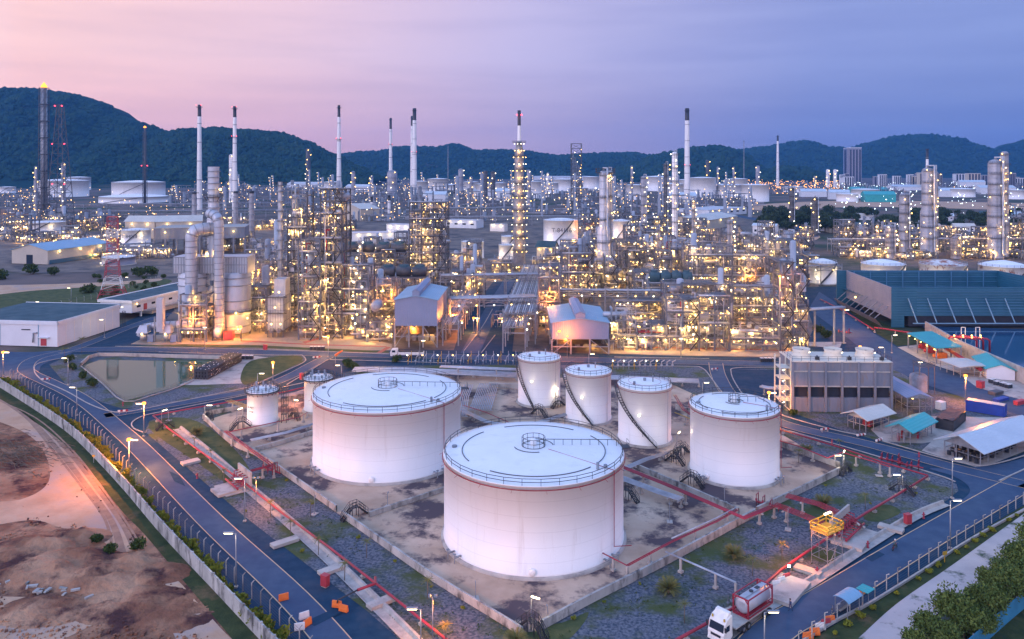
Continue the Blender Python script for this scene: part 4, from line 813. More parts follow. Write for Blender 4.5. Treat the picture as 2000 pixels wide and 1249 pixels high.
for lab, px, py, s in [('rounded green bush on the pond bank, lowest', 180, 755, 1.3), ('rounded green bush on the pond bank, second from below', 160, 740, 1.2), ('bush on the pond bank below the palms', 143, 722, 1.1), ('bush at the upper end of the pond bank', 135, 708, 1.2), ('dark bush in the upper left open land', 60, 535, 3.2), ('wide dark bush left of the blue roofed warehouse', 5, 545, 3.2), ('low dark bush in the open land, right one', 105, 537, 2.6),
                       ('dark hedge bush by the lattice mast', 175, 572, 2.6), ('dark hedge bush behind the long low building', 270, 540, 3.0), ('second dark hedge bush behind the long building', 295, 537, 2.8), ('dusty bush on the soil field, left', 188, 1060, .8), ('dusty bush on the soil field, middle', 215, 1082, .9), ('dusty bush on the soil field, right', 268, 1075, 1.0), ('bush on the gravel behind the left tank, left', 680, 718, 1.5), ('bush on the gravel behind the left tank, right', 694, 722, 1.2), ('round bush beside the road above the windsock', 775, 708, 1.2),
                       ('yellow bush row by the right plant road, upper', 1596, 648, 1.6), ('yellow bush row by the right plant road, lower', 1612, 660, 1.6), ('bush beside the foot of the concrete cooling tower', 1548, 812, .9)]:
    p = G(px, py); t = thing('bush', lab, 'bush', p, random.random()*6); inst('leaves', random.choice(pbush), t, (0, 0, 0), 0, s)
# branches heaped on the dirt, rubble
random.seed(5); o = MB()
for i in range(260):
    p = G(random.gauss(30, 38), random.gauss(885, 17)); a = random.gauss(-.3, .4); l = random.uniform(1.5, 5); z = random.uniform(0, .8)
    o.tube([(p[0], p[1], z), (p[0]+l*.5*cos(a), p[1]+l*.5*sin(a), z+random.uniform(.1, .5)), (p[0]+l*cos(a), p[1]+l*sin(a), z)], .06, 4)
tag(o.build('brushwood', M['bark']), 'heap of cut grey branches on the soil at the left edge', 'branches', None, 'stuff')
for i, (px, py, lab) in enumerate([(100, 1150, 'broken concrete slabs dumped on the soil, big pile'), (20, 1135, 'few broken slabs at the left edge of the soil'), (215, 1130, 'block of rubble near the middle of the soil field'), (128, 1165, 'flat slabs below the big rubble pile')]):
    t = thing('rubble_pile', lab, 'rubble', G(px, py), 0, 'rubble on the soil field')
    for k in range(14 if i in (0,) else 6):
        MB().box((random.gauss(0, 2.0), random.gauss(0, 1.0), random.uniform(-.1, .35)), (random.uniform(.5, 1.3), random.uniform(.25, .6), random.uniform(.12, .3)), random.random()*3).build('slab', M['kerb'] if k % 3 else M['wallgrey'], t)
# mounds of earth on the field
def mound(px, py, r, h, m='soil', seed=1):
    c = G(px, py); n = 26; mb = MB(); g = 22
    for j in range(g+1):
        for i in range(g+1):
            u, v = i/g*2-1, j/g*2-1; q = max(0, 1-u*u-v*v); z = h*q*(1+.9*_n.noise(Vector((u*2.6+seed, v*2.6, seed))))+q*.35*_n.noise(Vector((u*9, v*9, seed))); mb.v.append((c[0]+u*r*1.5, c[1]+v*r, z-.18))
    for j in range(g):
        for i in range(g): a = j*(g+1)+i; mb.face((a, a+1, a+g+2, a+g+1), True)
    struct(mb.build('soil_mound', M[m]))
for a in [(130, 1110, 7, 1.5), (60, 1075, 6, 1.2), (195, 1130, 5, 1.3), (240, 1100, 4, 1.1), (90, 1190, 5, .6), (260, 1180, 6, .7), (330, 1205, 4.5, .5), (150, 1050, 4, .9), (10, 1110, 6, 1.1), (300, 1120, 4, .8)]: mound(*a, seed=a[0]*.37)
# ---- palms
def frond_crown(n, L_, droop, w, up=.7):
    mb = MB()
    for i in range(n):
        a = i*2.4+random.random()*.3; e = up*random.uniform(.1, 1.2); pts = []; k = 7
        for j in range(k+1): f = j/k; pts.append((L_*f*cos(e*.8)*cos(a), L_*f*cos(e*.8)*sin(a), L_*(f*sin(e)-droop*f*f)))
        sx, sy = -sin(a), cos(a)
        for j in range(k):
            p, q = pts[j], pts[j+1]; ww = w*(1-.6*j/k)
            for s in (-1, 1):
                for h in (0, .5):
                    b = lerp(p, q, h); c = lerp(p, q, h+.4); kk = len(mb.v); mb.v += [b, c, (c[0]+s*sx*ww+.15*cos(a), c[1]+s*sy*ww+.15*sin(a), c[2]-ww*.35)]; mb.face((kk, kk+1, kk+2))
    return mb.mesh('fronds', M['palm'])
cyc = [frond_crown(90, 1.9, .25, .32, 1.1) for _ in range(2)]; yp = [frond_crown(14, 1.15, .55, .22, .9) for _ in range(2)]
def palm(label, px, py, kind, s=1.0):
    p = G(px, py); t = thing('palm_tree', label, 'palm', p, random.random()*6, 'bushy palms' if kind == 'c' else 'young slender palms')
    h = .6*s if kind == 'c' else 2.7*s; o = MB(); o.tube([(0, 0, 0), (.04, 0, h*.5), (0, .03, h)], .28*s if kind == 'c' else .06, 7); o.build('trunk', M['bark'], t)
    inst('fronds', random.choice(cyc if kind == 'c' else yp), t, (0, 0, h), 0, s)
for lab, px, py, s in [('bushy palm on the gravel below the orange lit bund wall', 1433, 1090, 1.0), ('bushy palm on the gravel nearest the front tank, bottom right', 1306, 1157, 1.05), ('bushy palm between the bund wall and the valve screen', 1608, 990, 1.1), ('bushy palm behind the medium tank', 1574, 886, 1.0), ('bushy palm in the orange light at the far left gravel', 386, 850, 1.0), ('bushy palm cut by the bottom edge near the bund corner', 1008, 1262, 1.0)]: palm(lab, px, py, 'c', s)
for lab, px, py in [('young palm beside the concrete screen, left', 437, 945), ('young palm near the left road, just below the screen wall', 528, 1010), ('young palm on the gravel by the bund wall stile', 607, 1010), ('young palm behind the thick red pipe, left part', 567, 1050), ('young palm left of the dark blue gravel middle', 622, 1085), ('young palm on the gravel right of the red pipe', 716, 1090), ('young palm leaning over the red pipe, lower left', 673, 1135), ('young palm close to the lower bund wall', 835, 1170), ('young palm at the bottom edge beside the red pipe', 870, 1262), ('young palm by the top left channel slab', 412, 905), ('young palm next to the far left lamp post', 380, 880),
                    ('young palm on the gravel before the truck, left', 1337, 1218), ('young palm between the two bushy palms', 1470, 1125), ('young palm left of the yellow platform', 1527, 1095), ('young palm right of the valve screen', 1690, 995), ('young palm beside the pond, upper', 160, 690), ('young palm beside the pond, lower', 126, 712), ('young palm at the middle of the far right gravel', 1560, 905), ('young palm at the kerb of the inner road', 1640, 885)]: palm(lab, px, py, 'y', 1.0 if py > 800 else 1.8)
for k, (px, py) in enumerate([(560, 940), (612, 985), (700, 1052), (772, 1098), (842, 1148), (905, 1190), (1120, 1210), (1180, 1178), (1250, 1142), (1340, 1098), (1560, 975), (1612, 950), (1700, 985), (1790, 965), (480, 1000), (590, 1078)]):
    tag(inst('weed_tuft', random.choice(hed), None, G(px, py), random.random()*6, random.uniform(.3, .6)), 'low green tuft on the gravel beside the bund walls', 'weed', 'tufts beside the bund walls, none told from another')
# weeds and low tufts on the gravel
o = MB(); random.seed(9)
for i in range(2600):
    px = random.uniform(300, 1860); py = random.uniform(830, 1249)
    b1 = 283+(py-843)*1.12 if px < 1000 else 0
    ok = (ptin((px, py), [(283, 843), (400, 830), (500, 915), (657, 1020), (850, 1160), (1010, 1245), (850, 1249), (720, 1195)]) or ptin((px, py), [(1058, 1249), (1480, 1015), (1650, 935), (1860, 950), (1600, 1110), (1380, 1249)]))
    if ok:
        p = G(px, py)
        if _n.noise(Vector((p[0]*.08, p[1]*.08, 3))) > -.05: clump(o, (p[0], p[1], .06), .4, 8, .12, .3)
tag(o.build('weeds', M['leaf']), 'low weeds scattered over the gravel strips', 'weeds', None, 'stuff')
# ================================================================ BUILDINGS AND SHEDS
def frame3(A, B, C):                        # ground rectangle: near left A, near right B, far side through C
    a, b, c = G(*A), G(*B), G(*C); ux = nrm(sub(b, a)); vy = (-ux[1], ux[0], 0); w = dist(a, b); d = (c[0]-b[0])*vy[0]+(c[1]-b[1])*vy[1]
    rz = atan2(ux[1], ux[0]); return (a[0], a[1], 0), rz, w, d
def roofm_(o, w, d, e, hw, hr, along='y', th=.15):      # gable roof; ridge along y (depth) or x
    x0, x1, y0, y1 = -e, w+e, -e, d+e
    if along == 'y': a = [(x0, y0, hw), (w/2, y0, hr), (w/2, y1, hr), (x0, y1, hw)]; b = [(w/2, y0, hr), (x1, y0, hw), (x1, y1, hw), (w/2, y1, hr)]
    else: a = [(x0, y0, hw), (x1, y0, hw), (x1, d/2, hr), (x0, d/2, hr)]; b = [(x0, d/2, hr), (x1, d/2, hr), (x1, y1, hw), (x0, y1, hw)]
    for q in (a, b):
        o.poly(q); lo = [(p[0], p[1], p[2]-th) for p in q]; o.poly(lo[::-1])
        for i in range(4): o.poly([q[i], lo[i], lo[(i+1) % 4], q[(i+1) % 4]])
    return o
def shed(label, A, B, C, hw, hr, rm, wall=None, along='y', name='shed', cat='shed', e=.8, fill=None, posts=4, group='open sided sheds', low=0.0):
    loc, rz, w, d = frame3(A, B, C); t = thing(name, label, cat, loc, rz, group)
    roofm_(MB(), w, d, e, hw, hr, along).build('roof', M[rm], t)
    if wall:
        o = MB(); o.box((w/2, d/2, low), (w-.1, d-.1, hw-low-.16))
        for y in ((.06, d-.06) if along == 'y' else ()): o.poly([(0, y, hw-.17), (w, y, hw-.17), (w/2, y, hr-.17)])
        if along == 'x':
            for x in (.06, w-.06): o.poly([(x, 0, hw-.17), (x, d, hw-.17), (x, d/2, hr-.17)])
        o.build('wall', M[wall], t)
    else:
        for i in range(posts):
            for y in (0, d): MB().box((w*i/(posts-1), y, 0), (.16, .16, hw-.1)).build('post', M['steel'], t)
        o = MB()
        for x in (0, w):
            for k in range(1, int(d/3)+1): o.box((x, k*3, 0), (.1, .1, hw))
            for z in (hw*.5, hw-.2): o.bar((x, 0, z), (x, d, z), .09)
        for y in (0, d):
            for z in (hw*.5, hw-.2): o.bar((0, y, z), (w, y, z), .09)
        for y in (.02, d-.02):
            if along == 'y': o.poly([(0, y, hw-.2), (w, y, hw-.2), (w/2, y, hr-.2)])
        o.build('wall_frame', M['steel'] if rm != 'roofbeige' else M['beige'], t)
    return t, w, d
t, w, d = shed('cream roofed open cage shed beside the concrete cooling tower', (1656, 834), (1691, 845), (1727, 829), 3.2, 4.6, 'roofbeige', e=1.2)
o = MB()
for k in range(5): o.box((w*.3+k*.3, d*.5+(k % 2), 0), (.8, .8, 1.4))
o.build('stored_cabinet', M['redbox'], t)
t, w, d = shed('teal roofed open shed full of gas bottles', (1742, 859), (1778, 868.5), (1820, 848), 3.0, 4.5, 'teal', e=1.1)
o = MB(); random.seed(4)
for i in range(12): MB().cyl((.5+random.random()*(w-1), .5+i*(d-1)/12, 0), .3, 1.5, 7, dome=.2).build('gas_bottle', M['redbox' if i % 3 == 0 else 'bluepale'], t)
t, w, d = shed('large pale roofed open shed with black drums at the right edge', (1845, 888), (1915, 910), (2010, 866), 3.2, 5.6, 'roofgrey', e=1.6, posts=4)
o = MB(); random.seed(6)
for i in range(60): o.cyl((.5+(i % 9)*(w-1)/9, .8+(i//9)*(d-2)/7, (i % 2)*.9), .42, .88, 9)
tag(o.build('stored_drums', M['black'], t), None, None)
t, w, d = shed('grey arched canopy on tall posts, lit yellow underneath, right of the cooling tower', (1772, 812), (1820, 812), (1787, 758), 4.6, 5.6, 'bluegrey', e=.3, posts=3)
for k in range(4): inst('lamp', lampball, t, (w*.3, 1+k*d/4, 4.1), 0, 1.5); plight(t, (w*.3, 1+k*d/4, 3.9), 350, WARM)
random.seed(8)
for k in range(5): MB().box((w*.5, 1.5+k*d/5, 0), (1.6, .9, 1.2)).build('machine', M['darkframe'], t)
# teal pump shelter
loc, rz, w, d = frame3((1828, 707), (1880, 705), (1820, 670)); rz = radians(5)
t = thing('pump_shelter', 'teal flat roofed pump shelter with orange pumps and red pipes', 'shelter', loc, 0); loc0 = loc
A_, B_, C_, D_ = [sub(G(*q, z), (loc[0], loc[1], 0)) for q, z in (((1771, 650), 5.2), ((1828, 680), 5.2), ((1880, 677), 5.2), ((1820, 647), 5.2))]
o = MB(); q = [A_, B_, C_, D_]; o.poly(q); lo = [(p[0], p[1], p[2]-.25) for p in q]; o.poly(lo[::-1])
for i in range(4): o.poly([q[i], lo[i], lo[(i+1) % 4], q[(i+1) % 4]])
o.build('roof', M['teal'], t)
for k, f in enumerate((0.02, .35, .68, .98)):
    for a, b in ((A_, B_), (D_, C_)): p = lerp(a, b, f); p = lerp(p, lerp(D_, A_, 0) if False else lerp(lerp(A_, B_, f), lerp(D_, C_, f), .5), .08); MB().box((p[0], p[1], 0), (.35, .35, 4.95)).build('post', M['steel'], t)
for f in (.2, .45, .75):
    c = lerp(lerp(A_, B_, f), lerp(D_, C_, f), .5); o = MB(); o.box((c[0], c[1], .4), (3.0, 1.8, 1.6)); o.hcyl((c[0]-2.6, c[1], 1.1), (c[0]-1.6, c[1], 1.1), .6, 10); o.build('pump', M['orange'] if f == .75 else M['redbox'], t)
for f in (.1, .3, .5, .7, .95):
    for a, b in ((A_, B_), (D_, C_)): p = lerp(a, b, f); inst('lamp', lampball, t, (p[0], p[1], 4.5), 0, 1.3); plight(t, (p[0], p[1], 4.2), 160, WARM)
# teal roofed hut and pale lean-to roof
shed('small white hut with teal gable roof behind the orange floodlight', (1927, 740), (1983, 744), (1990, 722), 3.0, 4.6, 'teal', 'housewall', e=.5, name='hut', cat='hut', group=None)
t, w, d = shed('pale green lean-to roof left of the small hut', (1876, 738), (1930, 736), (1925, 720), 3.2, 3.6, 'roofbeige', e=.5, group=None, posts=3)
# concrete wall of the basin
tag(kerb([G(1808, 652), G(1870, 690), G(1930, 718), G(1990, 745), G(2080, 790)], .6, 4.6, 'basin_wall', M['concrete']), 'tall plain concrete wall of the water basin, far right', 'wall')
pipeline('very thick red pipe running down beside the basin wall', [(1808, 655, 2.2), (1850, 682, 2.2), (1915, 722, 2.2)], 2.2, .55, 'red', step=12)
pipeline('red pipe in front of the blue cooling tower lawn', [(1708, 645, .9), (1709, 640, 2.0), (1790, 652, 2.0), (1815, 655, 2.2)], 1.5, .3, 'red', step=14)
pipeline('red pipe along the lawn edge beside the right plant road', [(1602, 585, .8), (1640, 603, .8), (1708, 645, .9)], .8, .25, 'red', step=16)
t = thing('pump_pipes', 'red arched pipes and lamps above the basin wall', 'pipework', G(1880, 690), 0)
for k in range(3):
    o = MB(); x = k*5-4; x = k*2.2-3; o.tube([(x, 3+k, 0), (x, 3+k, 4.4), (x+.8, 3+k, 5), (x+7, 0, 4.8), (x+7.6, -.3, 4.2), (x+7.6, -.3, 0)], .34, 8); o.build('arched_pipe', M['red'], t)
for k in range(4): inst('lamp', lampball, t, (k*3.0-2, 1.5, 5.6), 0, 1.6); plight(t, (k*3.0-2, 1.2, 5.3), 300, WARM)
o = MB()
for x in (3, 8): o.bar((x, 6, 0), (x, 6, 7.5), .2); o.bar((x+1.4, 6, 0), (x+1.4, 6, 7.5), .2); o.bar((x, 6, 7.5), (x+1.4, 6, 7.5), .2)
o.build('lifting_frame', M['whitep'], t)
# blue container, tarpaulin stack, yard goods
def cbox(name, label, A, B, C, h, m, cat, group=None):
    loc, rz, w, d = frame3(A, B, C); t = thing(name, label, cat, loc, rz, group); o = MB(); o.box((w/2, d/2, .1), (w, d, h-.1)); o.build('body', M[m], t)
    o = MB()
    for x in (0, w):
        for y in (0, d): o.box((x, y, 0), (.22, .22, h+.05))
    for z in (.1, h): o.bar((0, 0, z), (w, 0, z), .2); o.bar((0, d, z), (w, d, z), .2); o.bar((0, 0, z), (0, d, z), .2); o.bar((w, 0, z), (w, d, z), .2)
    o.build('corner_frame', M[m], t); return t, w, d
t, w, d = cbox('site_container', 'long blue container with pale pink lit roof by the yard', (1887, 802), (1962, 815), (1968, 810), 2.6, 'bluebox', 'container'); MB().box((w/2, d/2, 2.62), (w+.1, d+.1, .08)).build('roof', M['roofbeige'], t)
t, w, d = cbox('covered_stack', 'stack of crates under a rust brown tarpaulin beside the teal shed', (1828, 836), (1862, 843), (1884, 822), 2.2, 'black', 'stack'); o = MB(); random.seed(2)
for i in range(9):
    for j in range(6): o.mi; 
g = [[(i*w/8, j*d/6, 2.3+random.random()*.35) for i in range(9)] for j in range(7)]
for j in range(6):
    for i in range(8): o.poly([g[j][i], g[j][i+1], g[j+1][i+1], g[j+1][i]])
o.build('tarpaulin', M['brown'], t)
for lab, a, m, s in [('red waste bin by the yard floodlight', (1915, 758), 'redbox', (1.6, 1.6, 1.8)), ('white water tank box on the verge by the arched canopy', (1837, 800), 'whitep', (2, 1.6, 1.9)), ('blue folded sheets on the verge at the far right', (1955, 783), 'bluebox', (5, 1.5, .6)), ('red boxes stacked on the kerb at the right edge', (1992, 790), 'redbox', (4, 1.2, .9)), ('grey scrap heap in the storage yard', (1945, 770), 'darkframe', (4, 2, .7))]:
    t = thing('yard_box', lab, 'box', G(*a), .5); o = MB(); o.box((0, 0, .1), s); o.build('body', M[m], t); MB().box((0, 0, s[2]+.1), (s[0]+.1, s[1]+.1, .08)).build('lid', M[m], t); MB().box((0, 0, 0), (s[0]*.9, s[1]*.9, .1)).build('pallet', M['kerb'], t)
for i, (x, y) in enumerate([(1950, 752), (1962, 755), (1972, 758), (1940, 748)]):
    t = thing('drum_pallet', 'rows of white topped drums in the yard, '+ordw(i)+' rack', 'drums', G(x, y), .4, 'racks of drums in the yard')
    for k in range(6): o = MB(); o.cyl((k % 3*.7-.7, k//3*.7, 0), .32, 1.0, 9); o.build('drum', M['black'], t); MB().cyl((k % 3*.7-.7, k//3*.7, 1.0), .30, .06, 9).build('lid', M['whitep'], t)
# ---- the two blue grey houses on stilts
def stilt(label, A, B, C, low, hw, hr, vent):
    loc, rz, w, d = frame3(A, B, C); t = thing('stilt_house', label, 'building', loc, rz, 'stilted compressor houses'); o = MB()
    o.box((w/2, d/2, low), (w, d, hw-low))
    for y in (0, d): o.poly([(0, y-.002, hw), (w, y-.002, hw), (w/2, y-.002, hr)])
    o.build('wall', M['bluegrey'], t); r = roofm_(MB(), w, d, .5, hw+.02, hr+.02, 'y').build('roof', M['roofblue'], t)
    vw = w*.17; o = MB(); o.box((w/2, d/2, hr-.6), (vw, d+.6, 2.0)); o.poly([(w/2-vw/2-.2, -.5, hr+1.4), (w/2, -.5, hr+2.2), (w/2, d+.5, hr+2.2), (w/2-vw/2-.2, d+.5, hr+1.4)]); o.poly([(w/2, -.5, hr+2.2), (w/2+vw/2+.2, -.5, hr+1.4), (w/2+vw/2+.2, d+.5, hr+1.4), (w/2, d+.5, hr+2.2)]); o.poly([(w/2-vw/2, -.31, hr+1.35), (w/2+vw/2, -.31, hr+1.35), (w/2, -.31, hr+2.1)]); o.build('ridge_vent', M['bluegrey'], t)
    o = MB()
    for i in range(4):
        for j in range(3): o.box((w*i/3, d*j/2, 0), (.45, .45, low))
    for j in range(3):
        o.bar((0, d*j/2, low*.5), (w, d*j/2, low*.5), .3); o.bar((0, d*j/2, 0), (w/3, d*j/2, low), .22); o.bar((w, d*j/2, 0), (w*2/3, d*j/2, low), .22)
    for i in range(4): o.bar((w*i/3, 0, low*.5), (w*i/3, d, low*.5), .3)
    o.build('leg_frame', M['steel'], t); MB().box((w/2, d/2, low*.52), (w*.8, d*.8, .12)).build('lower_deck', M['darkframe'], t)
    for k in range(5): MB().box((w*.2+k*w*.15, d*.4, 0), (1.6, 3, 2.4)).build('compressor', M['pipedull'], t)
    for k in range(5): inst('lamp', lampball, t, (w*(.15+.17*k), d*(.15 if k % 2 else .6), low-.6), 0, 1.5)
    MB().lathe((w*.3, d*.6, low*.75), [(.001, -.2), (.2, 0), (.001, .2)], 6).build('lamp', M['lampo'], t); plight(t, (w*.3, d*.5, low*.7), 6500, ORANGE); plight(t, (w*.75, d*.3, low*.35), 900, WARM)
    return t, w, d
t, w, d = stilt('tall blue grey sheet metal house on stilts left of the centre road', (771, 678.5), (854, 679), (873, 645), 7.5, 16.6, 18.2, 1)
MB().lathe((w+2.5, d*.5, 9), [(.001, -.16), (.16, 0), (.001, .16)], 6).build('lamp', M['lampo'], t); plight(t, (w+4, d*.5, 8.5), 7000, ORANGE)
t, w, d = stilt('low blue grey house on stilts lit orange, right of the pipe racks', (1078, 692), (1189, 692), (1186, 655), 5.0, 10.6, 12.2, 1)
p = G(1072, 697); slamp('orange floodlight mast in front of the low stilted house', 1088, 648, 708, 1, 'orange', pw=1500); 
t = thing('wall_floodlight', 'orange floodlight washing the sheet wall of the low stilted house', 'floodlight', add(G(1108, 700), (0, 0, 7.2))); MB().lathe((0, 0, 0), [(.001, -.3), (.35, 0), (.001, .3)], 8).build('lamp', M['lampo'], t); MB().tube([(0, 0, -7.2), (0, 0, -.2)], .08, 6).build('pole', M['steel'], t); plight(t, (0, 1.5, -.3), 6500, (1, .20, .02), .3)
# ---- left white building, long building
loc, rz, w, d = frame3((-90, 672), (112, 678), (211, 638)); 
t = thing('flat_roof_building', 'big white flat roofed building at the left edge with red door', 'building', loc, rz); h = 8.8; w2 = w; o = MB(); o.box((w/2, d/2, 0), (w, d, h)); o.build('wall', M['housewall'], t)
o = MB(); o.box((w/2, -.2, h-1.1), (w+.8, .4, 1.3)); o.box((w+.2, d/2, h-1.1), (.4, d+.8, 1.3)); o.box((w/2, d+.2, h-1.1), (w+.8, .4, 1.3)); o.build('parapet', M['housewall'], t)
MB().box((w/2, d/2, h), (w, d, .06)).build('roof', M['rooftar'], t)
for x in (w-7.2, w-22, w-37): MB().box((x, -.06, 0), (.25, .12, h-1.1)).build('downpipe', M['roofblue'], t)
MB().box((w-5.2, -.07, .3), (2.2, .12, 2.4)).build('door', M['redbox'], t); MB().box((w-5.0, -.5, 3.2), (4.4, 1.0, .15)).build('canopy', M['housewall'], t)
o = MB(); o.tube([(w-9, -.3, 4.6), (w-9, -.5, 1.4)], .25, 8); o.tube([(w-9, -.3, 4.6), (w-7.5, -.3, 4.8)], .25, 8); o.build('duct', M['steel'], t); MB().box((w-12, -.06, 5.6), (3.4, .12, .35)).build('wall_slot', M['dark'], t)
for k in range(1, 8): MB().box((w+.02, d*k/8, 0), (.08, .3, h-1.1)).build('pilaster', M['whitep'], t)
o = MB(); o.rail([(w+.6, d+1, 5), (w+1.8, d+1, 5)], 1.1, .08, .6); o.bar((w+.6, d+.8, 0), (w+.6, d+.8, 6), .12); o.bar((w+1.8, d+.8, 0), (w+1.8, d+.8, 6), .12)
for k in range(6): o.bar((w+.6, d+.8, k), (w+1.8, d+.8, k+1), .08)
o.build('escape_ladder', M['black'], t)
a = G(196, 620); b = G(259, 623); ux = nrm(sub(b, a)); w = dist(a, b); d = 52
t = thing('long_building', 'long low building with white eaves, dark roof and red doors, raised at the near end', 'building', a, atan2(ux[1], ux[0])-.03); h = 7.4; o = MB(); o.box((w/2, d/2, 2.4), (w, d, h-2.4)); o.box((w-.5, 6, 0), (.6, .6, 2.4)); o.box((.5, 6, 0), (.6, .6, 2.4)); o.box((w/2, d/2+6, 0), (w, d-12, 2.4)); o.build('wall', M['housewall'], t)
MB().box((w/2, d/2, h), (w-.8, d-.8, .08)).build('roof', M['rooftar'], t)
o = MB(); o.box((w/2, -.4, h-.9), (w+1.6, .7, 1.1)); o.box((w+.4, d/2, h-.9), (.8, d+1.6, 1.1)); o.box((-.4, d/2, h-.9), (.8, d+1.6, 1.1)); o.build('eaves', M['whitep'], t)
for y in (8, 18, 30): MB().box((w+.06, y, 2.6), (.12, 2.0, 2.6)).build('door', M['redbox'], t)
for y in (4, 13, 24, 36, 44): MB().box((w+.05, y, 4.2), (.1, 2.2, .9)).build('window', M['glass'], t)
for x in (4, 9): MB().box((x, -.06, 4.0), (1.6, .12, 1.2)).build('window', M['glass'], t)
o = MB(); o.box((w+1.3, 20, 2.2), (2.6, 26, .2)); o.rail([(w+2.5, 7, 2.4), (w+2.5, 33, 2.4)], 1.1, .08); o.build('walkway', M['kerb'], t)
for y in (2, 40): inst('lamp', lampball, t, (w+.9, y, 6), 0, 2)
# ---- warehouses further left
def Yd(l): return l[1]
def house(label, A, B, C, h, hr, wm, rm, along='x', name='warehouse', windows=0, group='pale warehouses', lamps=0, flatroof=False, low=0):
    loc, rz, w, d = frame3(A, B, C); d = min(d, w*.5); t = thing(name, label, 'building', loc, rz, group)
    if flatroof: o = MB(); o.box((w/2, d/2, low), (w, d, h-low)); o.build('wall', M[wm], t); MB().box((w/2, d/2, h), (w+.6, d+.6, .3)).build('roof', M[rm], t)
    else:
        o = MB(); o.box((w/2, d/2, low), (w, d, h-low))
        if along == 'x':
            for x in (0, w): o.poly([(x, 0, h), (x, d, h), (x, d/2, hr)])
        else:
            for y in (0, d): o.poly([(0, y, h), (w, y, h), (w/2, y, hr)])
        o.build('wall', M[wm], t); roofm_(MB(), w, d, .8, h+.1, hr+.1, along, .25).build('roof', M[rm], t)
    for k in range(windows): MB().box((w*(k+.5)/windows, -.06, h*.45), (w*.4/windows, .12, h*.2)).build('window', M['glass'], t)
    for k in range(lamps): inst('lamp', lampball, t, (w*(k+.5)/lamps, -.7, h*.85), 0, 3); (plight(t, (w*(k+.5)/lamps, -1.8, h*.85), 260, SOFT) if Yd(loc) < 900 else None)
    return t, w, d
t, w, d = house('cream warehouse with long blue roof behind the open land, left', (93, 517), (213, 499), (190, 484), 9.0, 13, 'beige', 'roofblue', lamps=3); MB().box((-.06, d*.5, 0), (.12, 5, 6)).build('door', M['glass'], t); o = MB(); o.box((w*.4, -.08, 0), (w*.75, .16, 2.6)); o.build('base_panels', M['blueclad'], t)
house('left half of the cream silo warehouse above the labelled tank', (244, 466), (302, 466.5), (300, 458), 15, 20, 'beige', 'roofbeige', 'x', lamps=2)
house('right half of the cream silo warehouse above the labelled tank', (304, 467), (394, 464.5), (390, 456), 15, 20, 'beige', 'roofbeige', 'x', lamps=2)
t, w, d = house('long grey concrete deck building behind the duct towers', (300, 498), (478, 494), (470, 486), 19, 0, 'towerconc', 'kerb', flatroof=True, low=11, name='concrete_deck', group=None, lamps=4)
o = MB()
for k in range(9):
    for y in (.5, d-.5): o.box((w*k/8, y, 0), (1.2, 1.2, 11))
o.build('column', M['towerconc'], t)
house('beige warehouse behind the tall steel structure', (664, 428), (705, 432), (700, 412), 14, 20, 'beige', 'roofbeige', 'y')
house('white lit shed behind the air coolers, left one', (690, 478), (772, 476), (780, 458), 9, 10, 'housewall', 'roofgrey', flatroof=True, lamps=4, group='white lit sheds')
house('white lit shed behind the air coolers, right one', (755, 470), (800, 472), (795, 455), 14, 15, 'housewall', 'roofgrey', flatroof=True, lamps=3, group='white lit sheds')
house('low white substation with dark doors left of the tall lamp lit tower', (868, 445), (930, 447), (930, 435), 8, 9, 'housewall', 'roofgrey', flatroof=True, windows=4, lamps=3, group='white lit sheds')
house('pink lit small blockhouse in the switch yard', (957, 452), (985, 453), (983, 444), 7, 8, 'whitep', 'roofbeige', flatroof=True, lamps=2, group=None)
house('green roofed low hall behind the lamp lit tower', (1048, 508), (1082, 510), (1080, 488), 9, 13, 'beige', 'rooftar', 'x', lamps=3, group=None)
house('pale low hall among lights right of centre, far', (1370, 452), (1440, 440), (1430, 428), 10, 14, 'beige', 'roofbeige', 'x', lamps=3)
house('white lit office row beside the orange lamp, right of centre', (1385, 425), (1458, 418), (1455, 410), 9, 10, 'housewall', 'roofgrey', flatroof=True, windows=6, lamps=6, group='white lit sheds')
house('pale blue two storey house with balconies behind the plant, right', (1470, 462), (1515, 464), (1512, 450), 10, 12, 'housewall', 'roofgrey', 'x', windows=4, group='village houses')
for i, a in enumerate([(1585, 448, 30, 5), (1625, 452, 40, 6), (1655, 455, 70, 7), (1610, 440, 25, 5), (1690, 430, 30, 5), (1735, 438, 28, 5), (1760, 462, 55, 7), (1795, 450, 30, 6), (1845, 448, 35, 5), (1850, 432, 25, 6), (1885, 455, 40, 6), (1925, 430, 22, 8), (1980, 432, 30, 8), (1540, 438, 26, 5), (1985, 455, 30, 6)]):
    x, y, wp, h = a; house('village roof among the trees, '+ordw(i)+' in the row from the left plant edge', (x-wp/2, y), (x+wp/2, y+.5), (x+wp/2, y-7), h, h+3, 'beige' if i % 3 == 2 else 'housewall', ['roofgrey', 'roofbeige', 'rooftar'][i % 3], 'x', name='village_house', windows=3 if h < 7 else 5, group='village houses')
